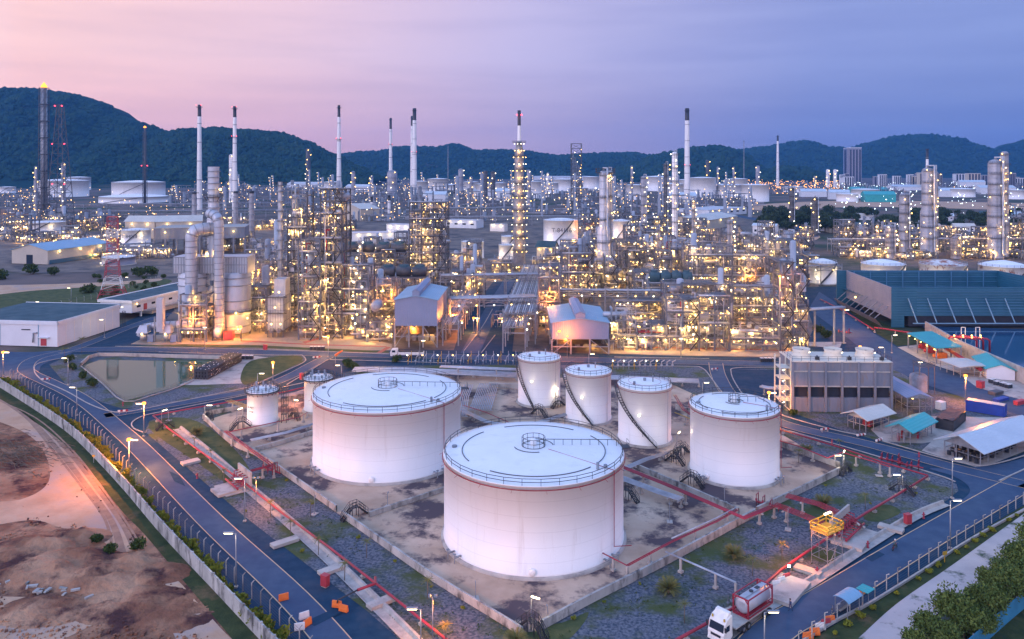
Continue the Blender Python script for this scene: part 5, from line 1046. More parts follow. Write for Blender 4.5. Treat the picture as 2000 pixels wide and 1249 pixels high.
for i, a in enumerate([(1420, 368, 90, 11), (1120, 335, 60, 14), (1095, 348, 110, 16), (1700, 380, 70, 12), (1720, 395, 60, 14), (1640, 390, 40, 14), (1790, 372, 90, 10), (1590, 385, 50, 12), (1850, 385, 60, 14), (1950, 380, 70, 16), (1900, 368, 50, 20), (700, 375, 50, 14), (590, 368, 60, 14), (960, 392, 70, 18), (850, 395, 40, 14), (1330, 398, 60, 14)]):
    x, y, wp, h = a; y = max(y, 352); house('far off pale industrial hall, '+ordw(i)+' of the distant ones', (x-wp/2, y), (x+wp/2, y+.3), (x+wp/2, y-2.5), h, h+6, ['housewall', 'beige', 'teal'][0 if i not in (3, 4) else 2], 'roofgrey' if i not in (3, 4) else 'teal', 'x', name='far_hall', group='far off industrial halls')
# high rise and town blocks at the foot of the right hills
def block(label, px, py0, wp, ptop, m='housewall', floors=20, D=None):
    Y = D or depth(py0); w = wp*Y/F; h = ztop(ptop, Y); t = thing('tower_block', label, 'building', ((px-CX)*Y/F, Y, 0), 0, 'town blocks below the hills'); MB().box((0, 0, 0), (w, w*.5, h)).build('wall', M[m], t)
    for k in range(4): MB().box((-w*.375+k*w*.25, -w*.25-.3, h*.03), (w*.13, .6, h*.93)).build('window_column', M['glass'], t)
    MB().box((0, 0, h), (w*1.02, w*.52, h*.02)).build('roof', M['roofgrey'], t)
block('broad high rise tower block in front of the right hill', 1668, 0, 24, 290, D=3400, m='bluepale'); block('darker slim half of the high rise', 1652, 0, 8, 291, D=3440, m='bluegrey')
random.seed(31)
for i in range(34): px = random.uniform(1640, 2040); block('small town block below the right hills, '+ordw(i)+' of the many', px, 0, random.uniform(8, 24), random.uniform(337, 349), D=random.uniform(2300, 3300), m=random.choice(['housewall', 'beige', 'bluepale']))
# ---- concrete cooling tower with three fans
a = G(1548, 804); b = G(1741, 806); w = dist(a, b); d = 10.5; h = 12.8; ux = nrm(sub(b, a))
t = thing('cooling_tower', 'grey concrete cooling tower with three white fan stacks on top', 'cooling tower', a, atan2(ux[1], ux[0])); o = MB()
o.box((w/2, d/2, 6.4), (w, d, h-6.4)); o.box((w/2, d/2, 0), (w, d, 3.6)); o.box((w/2, d*.6, 3.6), (w-1, d*.5, 2.8)); o.build('wall', M['towerconc'], t)
for i in range(6): MB().box((w*(i+.5)/6, .9, 3.61), (w/6-.5, .2, 2.78)).build('air_inlet', M['dark'], t)
for i in range(7): MB().box((w*i/6, -.12, 0), (.55, .5, h+.05)).build('pier', M['towerconc'], t)
for z in (6.4, 10.2, h-.15): MB().box((w/2, -.06, z), (w, .22, .3)).build('string_course', M['kerb'], t)
MB().box((w/2, d/2, h+.01), (w+.4, d+.4, .18)).build('roof_deck', M['cream'], t)
o = MB(); o.rail([(0, 0, h+.2), (w, 0, h+.2), (w, d, h+.2), (0, d, h+.2)], 1.2, .06, 2.2, 1, True); o.build('railing', M['black'], t)
for i in range(3):
    x = w*(.115+.33*i); q = MB(); q.lathe((x+1.2, d*.55, h+.2), [(2.6, 0), (2.2, .6), (2.1, 1.2), (2.3, 2.0), (2.15, 2.0), (2.0, 1.2)], 28); f = q.build('fan_stack', M['cream'], t)
    q = MB(); q.cyl((x+1.2, d*.55, h+1.2), .4, .4, 10)
    for k in range(6): q.box((x+1.2+1.1*cos(k*pi/3), d*.55+1.1*sin(k*pi/3), h+1.4), (2.0, .4, .08), k*pi/3)
    q.build('fan', M['darkframe'], t); q = MB(); q.box((x+3.9, 1.6, h+.2), (.9, .7, .8)); q.cyl((x+3.9, 1.6, h+1), .2, .3, 8); q.build('motor', M['black'], t)
    inst('lamp', lamptube, t, (x+1.2, -.6, h+2.6), .9, .7); plight(t, (x+1.2, -1.2, h+2.4), 150, WARM)
o = MB(); sx = -3.2
for x in (sx, -.4):
    for y in (.2, 4.5): o.box((x, y, 0), (.3, .3, h+1))
for z in (2.6, 5.4, 8.2, 11): o.box(((sx-.4)/2, 2.4, z), (2.8, 4.4, .12)); o.bar((sx, .2, z), (-.4, .2, z-2.6), .2); o.rail([(sx, .2, z+.1), (-.4, .2, z+.1)], 1, .07)
o.build('stair_tower', M['cream'], t)
for z in (1.9, 4.7, 7.5, 10.3): inst('lamp', lamptube, t, (-1.8, 1.5, z), .8, .8); plight(t, (-1.8, 1.2, z), 260, WARM)
# ---- big blue cooling tower
M['bluerib'] = mat('blue_grey_rib', (.05, .17, .30), (.07, .20, .34), .4, .5)
a = G(1741, 640); t = thing('blue_cooling_tower', 'huge deep blue sheet clad cooling tower with slanting struts, right edge', 'cooling tower', a, 0); h = 15.7; Lx, Ly = 74, 52
o = MB(); th = radians(-4.9)
o.box((Lx/2+2, .3, 4.5), (Lx-4, .5, h-4.5)); o.box((2.5, .1, 0), (5, .5, h)); o.box((Lx/2, Ly, 0), (Lx, .5, h)); o.box((Lx, Ly/2, 0), (.5, Ly, h)); o.build('side_wall', M['blueclad'], t)
o = MB(); o.box((.2+2.2, Ly/2, 3.2), (.5, Ly, h-3.2), th); o.build('end_wall', M['bluepale'], t)
MB().box((Lx/2+1, Ly/2+1, h-8.4), (Lx-3, Ly-3, .2)).build('inner_deck', M['blueclad'], t)
o = MB()
for k in range(4): o.box((Lx/2+3, Ly-1.2-.01*k, h-7.4+k*2.3), (Lx-8, .25, .14))
for k in range(1, 10): o.box((k*Lx/10, Ly-1.6, h-8.2), (.3, .4, 8))
o.build('parapet_rib', M['bluerib'], t)
o = MB()
for k in range(9): z = 5.2+k*1.12; o.box((Lx/2+5, -.05-.0*k, z), (Lx-10, .35, .10))
o.build('louvre', M['bluerib'], t)
for k in range(9): x = 6.5+k*7.6; MB().bar((x+2.2, -3.2, 2.2), (x, -.3, 11.5), .32).build('strut', M['roofblue'], t)
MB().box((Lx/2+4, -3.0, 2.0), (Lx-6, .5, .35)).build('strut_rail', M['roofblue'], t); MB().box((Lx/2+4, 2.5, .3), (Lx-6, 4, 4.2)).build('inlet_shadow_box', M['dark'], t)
o = MB()
for k in range(5):
    for j in range(9): o.box((1.0-.25+(Ly*.05+j*Ly*.105)*.085, Ly*.05+j*Ly*.105, 4.8+k*2.1), (.25, Ly*.06, .2), th)
o.build('slot', M['dark'], t)
for k in range(9): y = 3+k*5.6; MB().bar((-6.0+y*.085, y, 2.6), (1.2+y*.085, y, 9), .25).build('strut', M['steel'], t)
o = MB(); q = [(-4.2, -1.0, .5), (-6.8, -1.0, 3.4), (-2.4, 50, 3.4), (.2, 50, .5)]; o.poly(q); o.poly([add(p, (.25, 0, 0)) for p in q][::-1]); o.build('wind_screen', M['bluepale'], t)
inst('lamp', lampball, t, (-1.0, 30, 7), 0, 2.4)
pipeline('row of elevated pipe posts between the right tanks and the blue cooling tower', [(1572, 605, 13), (1648, 600, 13)], 13, .4, 'pipe', n=2, gap=1.4, step=8, pw=.5, name='pipe_bridge')
# ---- tank near the warehouses, mid distance tanks
def ftank(label, pxc, hw, base, rim, cone=.10, sm='white', rm='whiteroof', group='mid distance white tanks', stair=True, txt=None, lamps=2, rail=True):
    X, Y, r, h = tpx(pxc, hw, base, rim); t = tank(label, X, Y, r, h, 36, cone, 'far', sm, rm, group)
    if rail: o = MB(); o.rail(arc((0, 0), r-.1, 0, 2*pi, h+.1, 22), 1.2, .12, 99); o.build('railing', M['steel'], t)
    if stair:
        o = MB(); n = 14
        P = [((r+.6)*cos(-2.1+1.25*i/n), (r+.6)*sin(-2.1+1.25*i/n), .5+(h-.4)*i/n) for i in range(n+1)]
        for p, q in zip(P, P[1:]): o.bar(p, q, .35, .9)
        o.build('stair', M['darkframe'], t)
    for k in range(lamps): a = -2.3+1.5*k; inst('lamp', lampballw, t, ((r+1.2)*cos(a), (r+1.2)*sin(a), h*(.35+.3*(k % 2))), 0, 2.2); (plight(t, ((r+2.5)*cos(a), (r+2.5)*sin(a), h*(.35+.3*(k % 2))), 420, ORANGE if 'orange' in label else SOFT) if Y < 900 else None)
    if txt: text(t, txt, (0, -r-.08, h*.55), r*.34, 0, M['darkframe'])
    return t
ftank('white tank with number lettering below the cream silo warehouse', 265.5, 26.5, 483, 451, txt='T 84013')
ftank('largest white tank behind the lamp lit tower, with diagonal stair', 1095, 33.5, 481, 432, txt='T-84116')
ftank('white tank partly behind the big silver column', 1213, 18, 466, 433, cone=.18)
ftank('small white tank left of the lamp lit tower, rear one of the pair', 923, 22, 507, 474, cone=.12); ftank('small orange lit tank in front of its twin, left of the lamp lit tower', 920, 16, 520, 486, .1, lamps=3)
ftank('small white tank just left of the lamp lit tower, upper', 994, 15, 490, 463); ftank('small white tank just left of the lamp lit tower, lower', 990, 16, 508, 480)
ftank('white conical roofed tank left of the row before the blue cooling tower', 1607, 26, 557, 516, .28, lamps=3)
ftank('clean white tank behind the left end of the blue cooling tower', 1725, 40, 561, 520, .20); ftank('rust patched tank, middle of the row behind the blue cooling tower', 1842, 42, 561, 521, .20, 'rusty', 'rustyroof'); ftank('tank with rust streaked wall at the right edge of the row', 1960, 43, 561, 524, .22, 'rusty', 'whiteroof')
ftank('low wide tank in the yard left of the lattice mast', 232, 30, 520, 505, .05, 'bluepale', lamps=1); ftank('low white tank between pipes at the far left', 90, 34, 460, 436, .05, lamps=4)
for i, a in enumerate([(271, 48, 386, 357), (121, 47, 386, 354), (153, 22, 372, 347), (15, 14, 378, 366), (262, 62, 398, 386), (650, 18, 372, 356), (855, 20, 378, 350), (870, 30, 372, 362), (945, 17, 392, 360), (1045, 15, 388, 355), (1010, 12, 375, 352), (975, 14, 385, 358), (1075, 16, 378, 358), (1100, 20, 374, 351), (1155, 16, 372, 346), (1200, 16, 385, 365), (1285, 28, 374, 346), (1345, 24, 380, 352), (1372, 26, 388, 348), (1425, 24, 388, 362), (1475, 26, 395, 362), (1440, 20, 380, 350), (1690, 26, 388, 371), (1655, 20, 395, 380), (1880, 22, 386, 370), (1985, 15, 390, 372), (1240, 18, 392, 362), (820, 16, 385, 355), (920, 16, 380, 356), (1130, 18, 392, 368), (1315, 20, 392, 360), (1550, 20, 376, 366)]):
    ftank(['far white tank with stair left of the thin flare, largest', 'far white tank behind the tall flare stack', 'far white tank peeping out behind the tall flare'][i] if i < 3 else 'far off white tank, '+ordw(i-3)+' smaller one counted from the left plant', a[0], a[1], a[2], a[3], .07, group='far off white tanks', rail=i < 2, lamps=1 if i % 3 == 0 else 0, stair=i < 6)
# ================================================================ PROCESS PLANT
def vlamps(t, n, r, h, z0=3, size=1.6, me=None, a0=-2.9, a1=-.2):
    for k in range(n): a = random.uniform(a0, a1); inst('lamp', me or (lampballw if random.random() < .45 else lampball), t, ((r+.5)*cos(a), (r+.5)*sin(a), z0+(h-z0)*(k+.6)/n), 0, size); (plight(t, ((r+1.3)*cos(a), (r+1.3)*sin(a), z0+(h-z0)*(k+.6)/n), 260*size, WARM) if k % 2 == 0 and size < 2.7 else None)
def ringdeck(o, r, z, w=1.1, a0=-3.2, a1=0.1, n=14):
    k = len(o.v)
    for zz in (z-.12, z):
        for rr in (r, r+w):
            for i in range(n+1): a = a0+(a1-a0)*i/n; o.v.append((rr*cos(a), rr*sin(a), zz))
    m = n+1
    for i in range(n):
        for (p, q) in ((0, 1), (1, 3), (3, 2), (2, 0)): o.face((k+p*m+i, k+p*m+i+1, k+q*m+i+1, k+q*m+i))
    P = [((r+w)*cos(a0+(a1-a0)*i/n), (r+w)*sin(a0+(a1-a0)*i/n), z) for i in range(n+1)]
    for a, b in zip(P, P[1:]):
        o.bar(a, add(a, (0, 0, 1.1)), .09); o.bar(add(a, (0, 0, 1.1)), add(b, (0, 0, 1.1)), .09); o.bar(add(a, (0, 0, .55)), add(b, (0, 0, .55)), .07)
def column(label, px, wpx, base, top, group='process columns', m='vessel', rings=5, lamps=8, cap='dome', pipe=1, name='process_column', wtop=None, lsz=1.8, Y=None):
    Y = Y or depth(base); r = wpx*Y/F/2; h = ztop(top, Y); t = thing(name, label, 'column', ((px-CX)*Y/F, Y, 0), 0, group); r2 = (wtop or wpx)*Y/F/2
    o = MB(); pr = [(r*1.05, 0), (r*1.05, 1), (r, 1.2), (r, h*.5), (r2, h*.54), (r2, h-r2*.6), (r2*.8, h-r2*.2), (r2*.35, h), (.001, h)]; o.lathe((0, 0, 0), pr, 24); o.build('shell', M[m], t)
    o = MB()
    for k in range(1, int(h/4)): z = k*4; rr = r if z < h*.5 else r2; o.lathe((0, 0, z), [(rr+.02, -.1), (rr+.1, -.08), (rr+.1, .08), (rr+.02, .1)], 24)
    o.build('seam_ring', M['steel'], t)
    for k in range(rings):
        z = h*(.22+.76*k/max(1, rings-1))-1; o = MB(); rr = r if z < h*.5 else r2; a = random.uniform(-.8, .8); ringdeck(o, rr+.05, z, 1.2, -3.1+a*.4, -.1+a, 12); o.build('platform', M['darkframe'], t)
    for k in range(pipe):
        a = (-1.2, -.1, -2.8, -2.0)[k % 4]; o = MB(); q = r+.7; o.tube([(0, 0, h), (0, 0, h+1.5), (q*cos(a), q*sin(a), h+1.5), (q*cos(a), q*sin(a), 3), (q*1.5*cos(a), q*1.5*sin(a), 3)], max(.22, r*.16), 8); o.build('overhead_pipe', M['pipe'], t)
    o = MB(); a = -1.9; x, y = (r+.25)*cos(a), (r+.25)*sin(a)
    for s in (-.25, .25): o.bar((x+s, y, 0), (x+s, y, h), .08)
    o.build('ladder', M['steel'], t); vlamps(t, lamps, r+1, h, size=lsz); return t
def chimney(label, px, top, base, wt, wb, black=.1, group='tall white chimneys with black tops', beacons=(.97, .62), col='white', name='chimney', bands=5, Y=None):
    Y = Y or depth(base); h = ztop(top, Y); rt, rb = wt*Y/F/2, wb*Y/F/2; t = thing(name, label, 'chimney', ((px-CX)*Y/F, Y, 0), 0, group); zb = h*(1-black)
    rr = lambda z: rb+(rt-rb)*z/h
    MB().lathe((0, 0, 0), [(rb, 0), (rr(zb), zb)], 20).build('shaft', M[col], t); MB().lathe((0, 0, 0), [(rr(zb), zb), (rt, h), (rt*.8, h), (rt*.8, h-1)], 20).build('black_top', M['black'], t)
    for k in range(bands): z = h*(k+1)/(bands+1); MB().lathe((0, 0, z), [(rr(z)+.05, -.4), (rr(z)+.5, -.35), (rr(z)+.5, .35), (rr(z)+.05, .4)], 16).build('stiffener_ring', M['steel'], t)
    for f in (.975,)+tuple(b for b in beacons if b < .9): z = h*f; o = MB(); ringdeck(o, rr(z), z, 1.6, -pi, pi, 12); o.build('gallery', M['black'], t)
    for f in beacons:
        for a in (-2.5, -.7): z = h*f; o = MB().lathe((0, 0, 0), [(.001, -.5), (.5, 0), (.001, .5)], 6); o.build('beacon', M['redlamp'], t, ((rr(z)+1.6)*cos(a), (rr(z)+1.6)*sin(a), z+1.6))
    return t
random.seed(11)
for a in [('tall white chimney with black top, first right of the wooded hill notch', 389.5, 205, 425, 6.5, 11, .105, (.985,)), ('tall white chimney with black top, second from the left', 458.5, 208, 425, 6.2, 10, .10, (.985, .72)), ('tall white chimney left of the centre, slightly stained', 662, 206, 415, 5, 11, .11, (.68,)),
          ('shorter white chimney standing left of the twin chimneys', 763, 231, 385, 4.5, 8.5, .14, (.66,)), ('front and taller one of the twin white chimneys', 809.5, 212, 392, 7, 10, .13, (.52,)), ('rear and shorter one of the twin white chimneys', 804.5, 227, 390, 4, 7, .12, ()),
          ('tall clean white chimney right of the centre', 1342, 212, 402, 8, 12, .125, (.41,)), ('slim white chimney before the far right hills', 1519, 265, 366, 3.4, 6, .11, ()), ('short white chimney with black top behind the middle right column', 1811, 291, 392, 4.6, 6, .2, ())]: chimney(*a[:7], beacons=a[7])
chimney('black topped dull stack behind the left reactors, right one', 491.5, 373, 478, 9, 11, .05, 'dull steel stacks', (), 'vessel', bands=8); chimney('black topped dull stack behind the left reactors, middle one', 460.5, 374, 470, 8, 11, .04, 'dull steel stacks', (), 'vessel', bands=8); chimney('black topped dull stack behind the left reactors, left one', 379.5, 376, 462, 9, 10.5, .04, 'dull steel stacks', (), 'vessel', bands=6)
chimney('tall thin silver stack left of the steel structure', 547.5, 355, 640, 9, 11, .003, 'dull steel stacks', (), 'pipe', bands=14); chimney('small white stack with black cap and flared foot, behind the cranes', 726, 385, 428, 5, 6, .24, 'short stacks', (), 'white', bands=2); chimney('small black capped stack next to the flared one', 760, 382, 422, 6, 6, .25, 'short stacks', (), 'white', bands=2); chimney('slim dark capped stack behind the deck structure', 887, 361, 400, 3, 3, .45, 'short stacks', (), 'steel', bands=2)
for px, top, base in [(1453, 275, 345), (875, 283, 372), (1234, 325, 385), (600, 282, 372)][:2]: chimney('thin guyed red white mast, '+('far right' if px > 1000 else 'far centre'), px, top, max(base, 368), 1.2, 1.6, .02, 'thin far masts', (), 'steel', bands=3)
# flare stacks
def lattice(o, w0, w1, z0, z1, n, b, rz=0):
    P = []
    for i in range(n+1):
        f = i/n; w = (w0+(w1-w0)*f)/2; z = z0+(z1-z0)*f; P.append([(w*sx*1.0, w*sy*1.0, z) for sx, sy in ((-1, -1), (1, -1), (1, 1), (-1, 1))])
    for i in range(n):
        for j in range(4):
            o.bar(P[i][j], P[i+1][j], b*1.5); o.bar(P[i+1][j], P[i+1][(j+1) % 4], b); o.bar(P[i][j], P[i+1][(j+1) % 4], b)
Y = depth(432); t = thing('flare_stack', 'tall flare stack bundle burning at the top, far left', 'flare stack', ((86-CX)*Y/F, Y, 0)); h = ztop(172, Y); k = Y/F
for i, (x, y) in enumerate(((-2.6, 0), (2.6, 0), (0, 2.6), (0, -1.6))): MB().tube([(x, y, 0), (x*.9, y*.9, h)], 1.55, 10).build('riser_pipe', M['steel'], t)
o = MB(); lattice(o, 9, 7.5, 0, h, 14, .35); o.build('lattice_frame', M['darkframe'], t)
for z in range(1, 8): MB().lathe((0, 0, h*z/8), [(4.0, -.6), (5.4, -.5), (5.4, .5), (4.0, .6)], 12).build('platform', M['darkframe'], t)
MB().lathe((0, 0, h), [(1.2, -.5), (3.2, .3), (3.4, 2.2), (1.6, 4.6), (.001, 7)], 10).build('flame', M['flame'], t); MB().lathe((-2.6, 0, h), [(.8, -.5), (1.4, .3), (.8, 1.6), (.001, 3)], 8).build('flame', M['flame'], t)
Y2 = depth(436); t = thing('lattice_derrick', 'dark lattice derrick with red beacons right of the tall flare', 'derrick', ((106-CX)*Y2/F, Y2+12, 0)); o = MB(); lattice(o, 22, 5, 0, ztop(203, Y2), 12, .4); o.build('lattice_frame', M['darkframe'], t)
for z in (ztop(206, Y2), ztop(281, Y2), ztop(360, Y2)):
    for s in (-1, 1): MB().lathe((s*(4 if z > 100 else 7), -4, z), [(.001, -.9), (.9, 0), (.001, .9)], 6).build('beacon', M['redlamp'], t)
Y = depth(400); t = thing('flare_stack', 'slim dark flare stack with small flame in front of the hill', 'flare stack', ((283-CX)*Y/F, Y, 0)); h = ztop(250, Y); MB().tube([(0, 0, 0), (0, 0, h)], 2.3, 10, r2=1.5).build('riser_pipe', M['darkframe'], t); o = MB(); lattice(o, 6, 4.5, 0, h-6, 14, .3); o.build('lattice_frame', M['darkframe'], t); MB().lathe((0, 0, h), [(.8, -.3), (2.4, .6), (2.2, 1.6), (.001, 3.4)], 10).build('flame', M['flame'], t)
for s in (-1, 1): MB().lathe((s*5, -2, ztop(324, Y)), [(.001, -1), (1, 0), (.001, 1)], 6).build('beacon', M['redlamp'], t)
# red and white lattice mast
Y = depth(581); h = ztop(424, Y); t = thing('lattice_mast', 'red and white painted lattice radio mast by the long building', 'mast', ((220-CX)*Y/F, Y, 0), .35)
zs = [0, 4.5, 10, 18, 21.5, 28.5, 33, h]; ws = [12, 9, 6.5, 5.2, 4.9, 4.5, 4.5, 4.5]
for i in range(7): o = MB(); lattice(o, ws[i], ws[i+1], zs[i], zs[i+1], 2 if i < 2 else 3, .17); o.build('mast_section', M['whitep' if i % 2 else 'redbox'], t)
MB().box((0, 0, h), (4.5, 4.5, .3)).build('top_platform', M['redbox'], t)
# ---- generic steel process structure
def unit(label, px0, px1, base, top, dep=10, lev=4.5, seed=0, vessels=3, pipes=10, lamps=14, small=40, m='frame', group=None, name='process_structure', stairs=True, fullframe=True, lsz=1.35, Y=None, cat='process unit', warm=.6, decks=True):
    rnd = random.Random(seed*7919+13); Y = Y or depth(base); w = (px1-px0)*Y/F; h = max(3, ztop(top, Y)); X = ((px0+px1)/2-CX)*Y/F
    t = thing(name, label, cat, (X, Y, 0), radians(-3), group); nx = max(1, int(round(w/6))); ny = max(1, int(round(dep/6))); nz = max(1, int(round(h/lev))); b = .26+.0004*Y; W2 = w/2
    hs = [h*(1 if fullframe else rnd.uniform(.6, 1)) for _ in range(nx+1)]; o = MB(); X_ = lambda i: -W2+w*i/nx
    for i in range(nx+1):
        for j in range(ny+1): o.box((X_(i), dep*j/ny, 0), (b*1.3, b*1.3, hs[i]))
    for k in range(1, nz+1):
        z = h*k/nz-b/2
        for j in range(ny+1):
            for i in range(nx):
                if z <= min(hs[i], hs[i+1])+.1:
                    o.bar((X_(i), dep*j/ny, z), (X_(i+1), dep*j/ny, z), b)
                    if rnd.random() < .22: (o.bar((X_(i), dep*j/ny, z-h/nz), (X_(i+1), dep*j/ny, z), b*.7) if rnd.random() < .5 else o.bar((X_(i+1), dep*j/ny, z-h/nz), (X_(i), dep*j/ny, z), b*.7))
        for i in range(nx+1):
            if z <= hs[i]+.1: o.bar((X_(i), 0, z), (X_(i), dep, z), b)
    o.build('steel_frame', M[m], t)
    for k in range(1, nz+1):
        if decks and rnd.random() < .75:
            z = h*k/nz; a = rnd.randint(0, nx-1) if nx > 1 else 0; c = rnd.randint(a+1, nx); o = MB(); xa, xc = X_(a), X_(c)
            if z > min(hs[a:c+1])+.2: continue
            o.box(((xa+xc)/2, dep/2, z), (xc-xa, dep*.9, .1)); o.rail([(xa, 0, z+.1), (xc, 0, z+.1)], 1.1, .06+.0001*Y, 2); o.build('deck', M['darkframe'], t)
    for k in range(vessels):
        z = h*rnd.randint(0, max(0, nz-1))/nz+.6; x = rnd.uniform(-W2*.75, W2*.75); y = rnd.uniform(.15, .6)*dep; r = rnd.uniform(.7, 1.5); o = MB()
        if rnd.random() < .5: l = rnd.uniform(3, min(9, w*.7+2)); o.hcyl((x-l/2, y, z+r), (x+l/2, y, z+r), r, 12); o.box((x-l*.3, y, z-.4), (.4, r*1.6, r)); o.box((x+l*.3, y, z-.4), (.4, r*1.6, r))
        else: l = rnd.uniform(4, max(5, min(14, h*.6))); o.cyl((x, y, z), r, l, 12, dome=r*.5)
        o.build('vessel', M[rnd.choice(['vessel', 'pipe', 'pipedull', 'clad'])], t)
    for k in range(pipes):
        r = rnd.choice([.12, .16, .2, .28, .38]); o = MB(); z = h*rnd.random()*.95+.4; x = rnd.uniform(-W2, W2); y = rnd.uniform(-.8, dep*.5); P = [(x, y, z)]; ax = rnd.randint(0, 2)
        for s in range(rnd.randint(2, 5)):
            p = list(P[-1]); ax = (ax+rnd.randint(1, 2)) % 3
            if ax == 0: p[0] = rnd.uniform(-W2, W2)
            elif ax == 1: p[1] = rnd.uniform(-.8, dep*.8)
            else: p[2] = rnd.uniform(.4, h)
            if dist(p, P[-1]) > 1: P.append(tuple(p))
        if len(P) > 1: o.tube(P, r, 6); o.build('pipe', M[rnd.choice(['pipe', 'pipe', 'pipedull', 'steel'] + (['red'] if rnd.random() < .15 else []))], t)
    for k in range(1, nz+1):                 # long straight runs along the levels
        if k % 2 == seed % 2 and w > 5:
            z = h*k/nz+.25
            if z > min(hs)+.5: continue
            for q in range(rnd.randint(2, 4)): r = rnd.choice([.13, .18, .26]); MB().tube([(-W2, -.5+q*.55, z+r), (W2, -.5+q*.55, z+r)], r, 6).build('pipe', M[rnd.choice(['pipe', 'pipe', 'steel', 'pipedull'])], t)
    if small:
        o = MB()
        for k in range(small):
            x, y, z = rnd.uniform(-W2, W2), rnd.uniform(-.6, dep*.7), h*rnd.random(); r = rnd.choice([.06, .08, .12])+.00008*Y
            q = rnd.random()
            if q < .5: l = rnd.uniform(2, w*.5+2); x2 = min(W2, x+l); o.bar((x, y, z), (x2, y, z), r*1.6); (o.bar((x2, y, z), (x2, y, max(0, z-rnd.uniform(1, 5))), r*1.6) if rnd.random() < .6 else None)
            elif q < .85: o.bar((x, y, z), (x, y, max(0, z-rnd.uniform(2, 6))), r*1.6)
            elif q < .93: o.cyl((x, y, z), rnd.uniform(.3, .7), rnd.uniform(.8, 2.2), 7)
            else: o.box((x, y, z), (rnd.uniform(.6, 1.6), rnd.uniform(.5, 1), rnd.uniform(.5, 1.5)))
        tag(o.build('small_piping', M[rnd.choice(['pipe', 'steel', 'pipedull'])], t), None, None, None, 'stuff')
    if stairs and h > 12:
        o = MB(); x0 = W2+.3; 
        for k in range(nz):
            z0, z1 = h*k/nz, h*(k+1)/nz; a, c = (0.2, 3.6) if k % 2 else (3.6, .2); o.bar((x0-a, -1.1, z0), (x0-c, -1.1, z1), .12+b*.3, .35); o.bar((x0-a, -1.1, z0+1), (x0-c, -1.1, z1+1), .08); o.box((x0-c, -.9, z1), (1.2, 1.4, .1))
        o.build('zigzag_stair', M['black'], t)
    for k in range(lamps):
        x = rnd.uniform(-W2, W2); z = h*rnd.randint(1, nz)/nz-.5-rnd.random(); y = rnd.uniform(-.9, dep*.35)
        if z > max(hs)+.2 or z < 1.2: z = 3
        inst('lamp', lampball if rnd.random() < warm else lampballw, t, (x, y, z), 0, lsz)
        if k % (3 if Y < 420 else 6) == 0: plight(t, (x, y-.3, max(2.2, z-.5)), 800 if Y < 420 else 2300, WARM if k % 3 else (1, .52, .12))
    if 'orange' in label or 'pink' in label: plight(t, (0, -2, h*.5), 5500, ORANGE)
    if Y < 330 and w > 6:                    # orange work lamps at the foot of the front row
        for x in (-W2*.5, W2*.5): inst('lamp', lampball, t, (x, 1, 3.4), 0, 1.2); plight(t, (x, .5, 3.0), 420, (1, .36, .06))
    return t
U = [  # x0 x1 base top depth kind label
 (583, 625, 664, 470, 11, 'tall open steel structure with zigzag stair, left front half'), (626, 668, 662, 370, 12, 'tallest dark steel structure with zigzag stairs beside the stack'), (562, 600, 640, 360, 8, 'narrow steel tower carrying silver columns left of the tall structure'),
 (668, 720, 662, 520, 10, 'pipe and column structure between the tall stair structure and the pump shed'), (716, 768, 668, 628, 8, 'low pump shed with a round drum on its roof'), (722, 775, 640, 540, 12, 'middle structure behind the drum roofed pump shed'),
 (640, 700, 618, 500, 12, 'structure behind the tall stair structure, lit yellow'), (800, 870, 560, 396, 14, 'wide multi storey deck structure with yellow lit columns'), (705, 800, 595, 545, 16, 'air cooler deck with dark drums on top, left'), (690, 790, 560, 505, 14, 'rear air cooler deck behind the first'),
 (880, 905, 600, 530, 10, 'low pipe frame right of the wide deck structure'), (905, 945, 590, 508, 8, 'orange lit frame with red vertical pipes'), (1098, 1160, 590, 478, 12, 'square open frame with small silver drums, right of the pipe bend'), (1052, 1092, 640, 520, 10, 'orange lit pipe frame behind the pipe racks'),
 (1190, 1243, 684, 600, 9, 'yellow lit low frame right of the low stilted house'), (1206, 1262, 560, 472, 10, 'tall rectangular pipe loop frame right of the big silver column'), (1245, 1300, 684, 634, 9, 'compressor shelter with ribbed silver cooler on top'), (1262, 1345, 610, 540, 14, 'structure carrying the dark ribbed air coolers'),
 (1302, 1365, 684, 585, 10, 'dense front pipe structure, third along the right plant road'), (1366, 1425, 686, 580, 10, 'dense front pipe structure, fourth along the right plant road'), (1424, 1522, 686, 640, 8, 'exchanger bank with round white ends on the right plant road'), (1428, 1520, 640, 560, 12, 'long pipe rack structure behind the exchanger bank'),
 (1524, 1548, 684, 512, 8, 'left half of the slim stair structure at the right end of the plant'), (1549, 1578, 684, 520, 9, 'right half of the slim stair structure at the right end of the plant'), (1345, 1430, 600, 480, 12, 'trussed pipe bridge structure in the middle of the right plant'), (1430, 1500, 580, 500, 12, 'pipe structure with pink lit uprights'),
 (1290, 1350, 560, 470, 12, 'yellow lit structure between the two bright columns'), (1490, 1560, 560, 470, 14, 'structure near the bright star lamp, right plant'), (1095, 1165, 545, 470, 10, 'brown lit pipe structure behind the square frame'), (960, 1000, 545, 500, 10, 'low grey frame under the lamp lit tower'),
 (488, 520, 652, 560, 9, 'low yellow lit pipe frame right of the drum vessels'), (520, 575, 640, 520, 8, 'pipe frame behind the furnace'), (480, 560, 590, 470, 12, 'cluttered structure behind the drum vessels'), (1200, 1300, 640, 590, 12, 'long horizontal pipe rack above the yellow lit frame'), (1300, 1430, 642, 555, 12, 'second row pipe rack, middle right plant'), (960, 1040, 640, 612, 8, 'low truss under the crossing pipe bridge')]
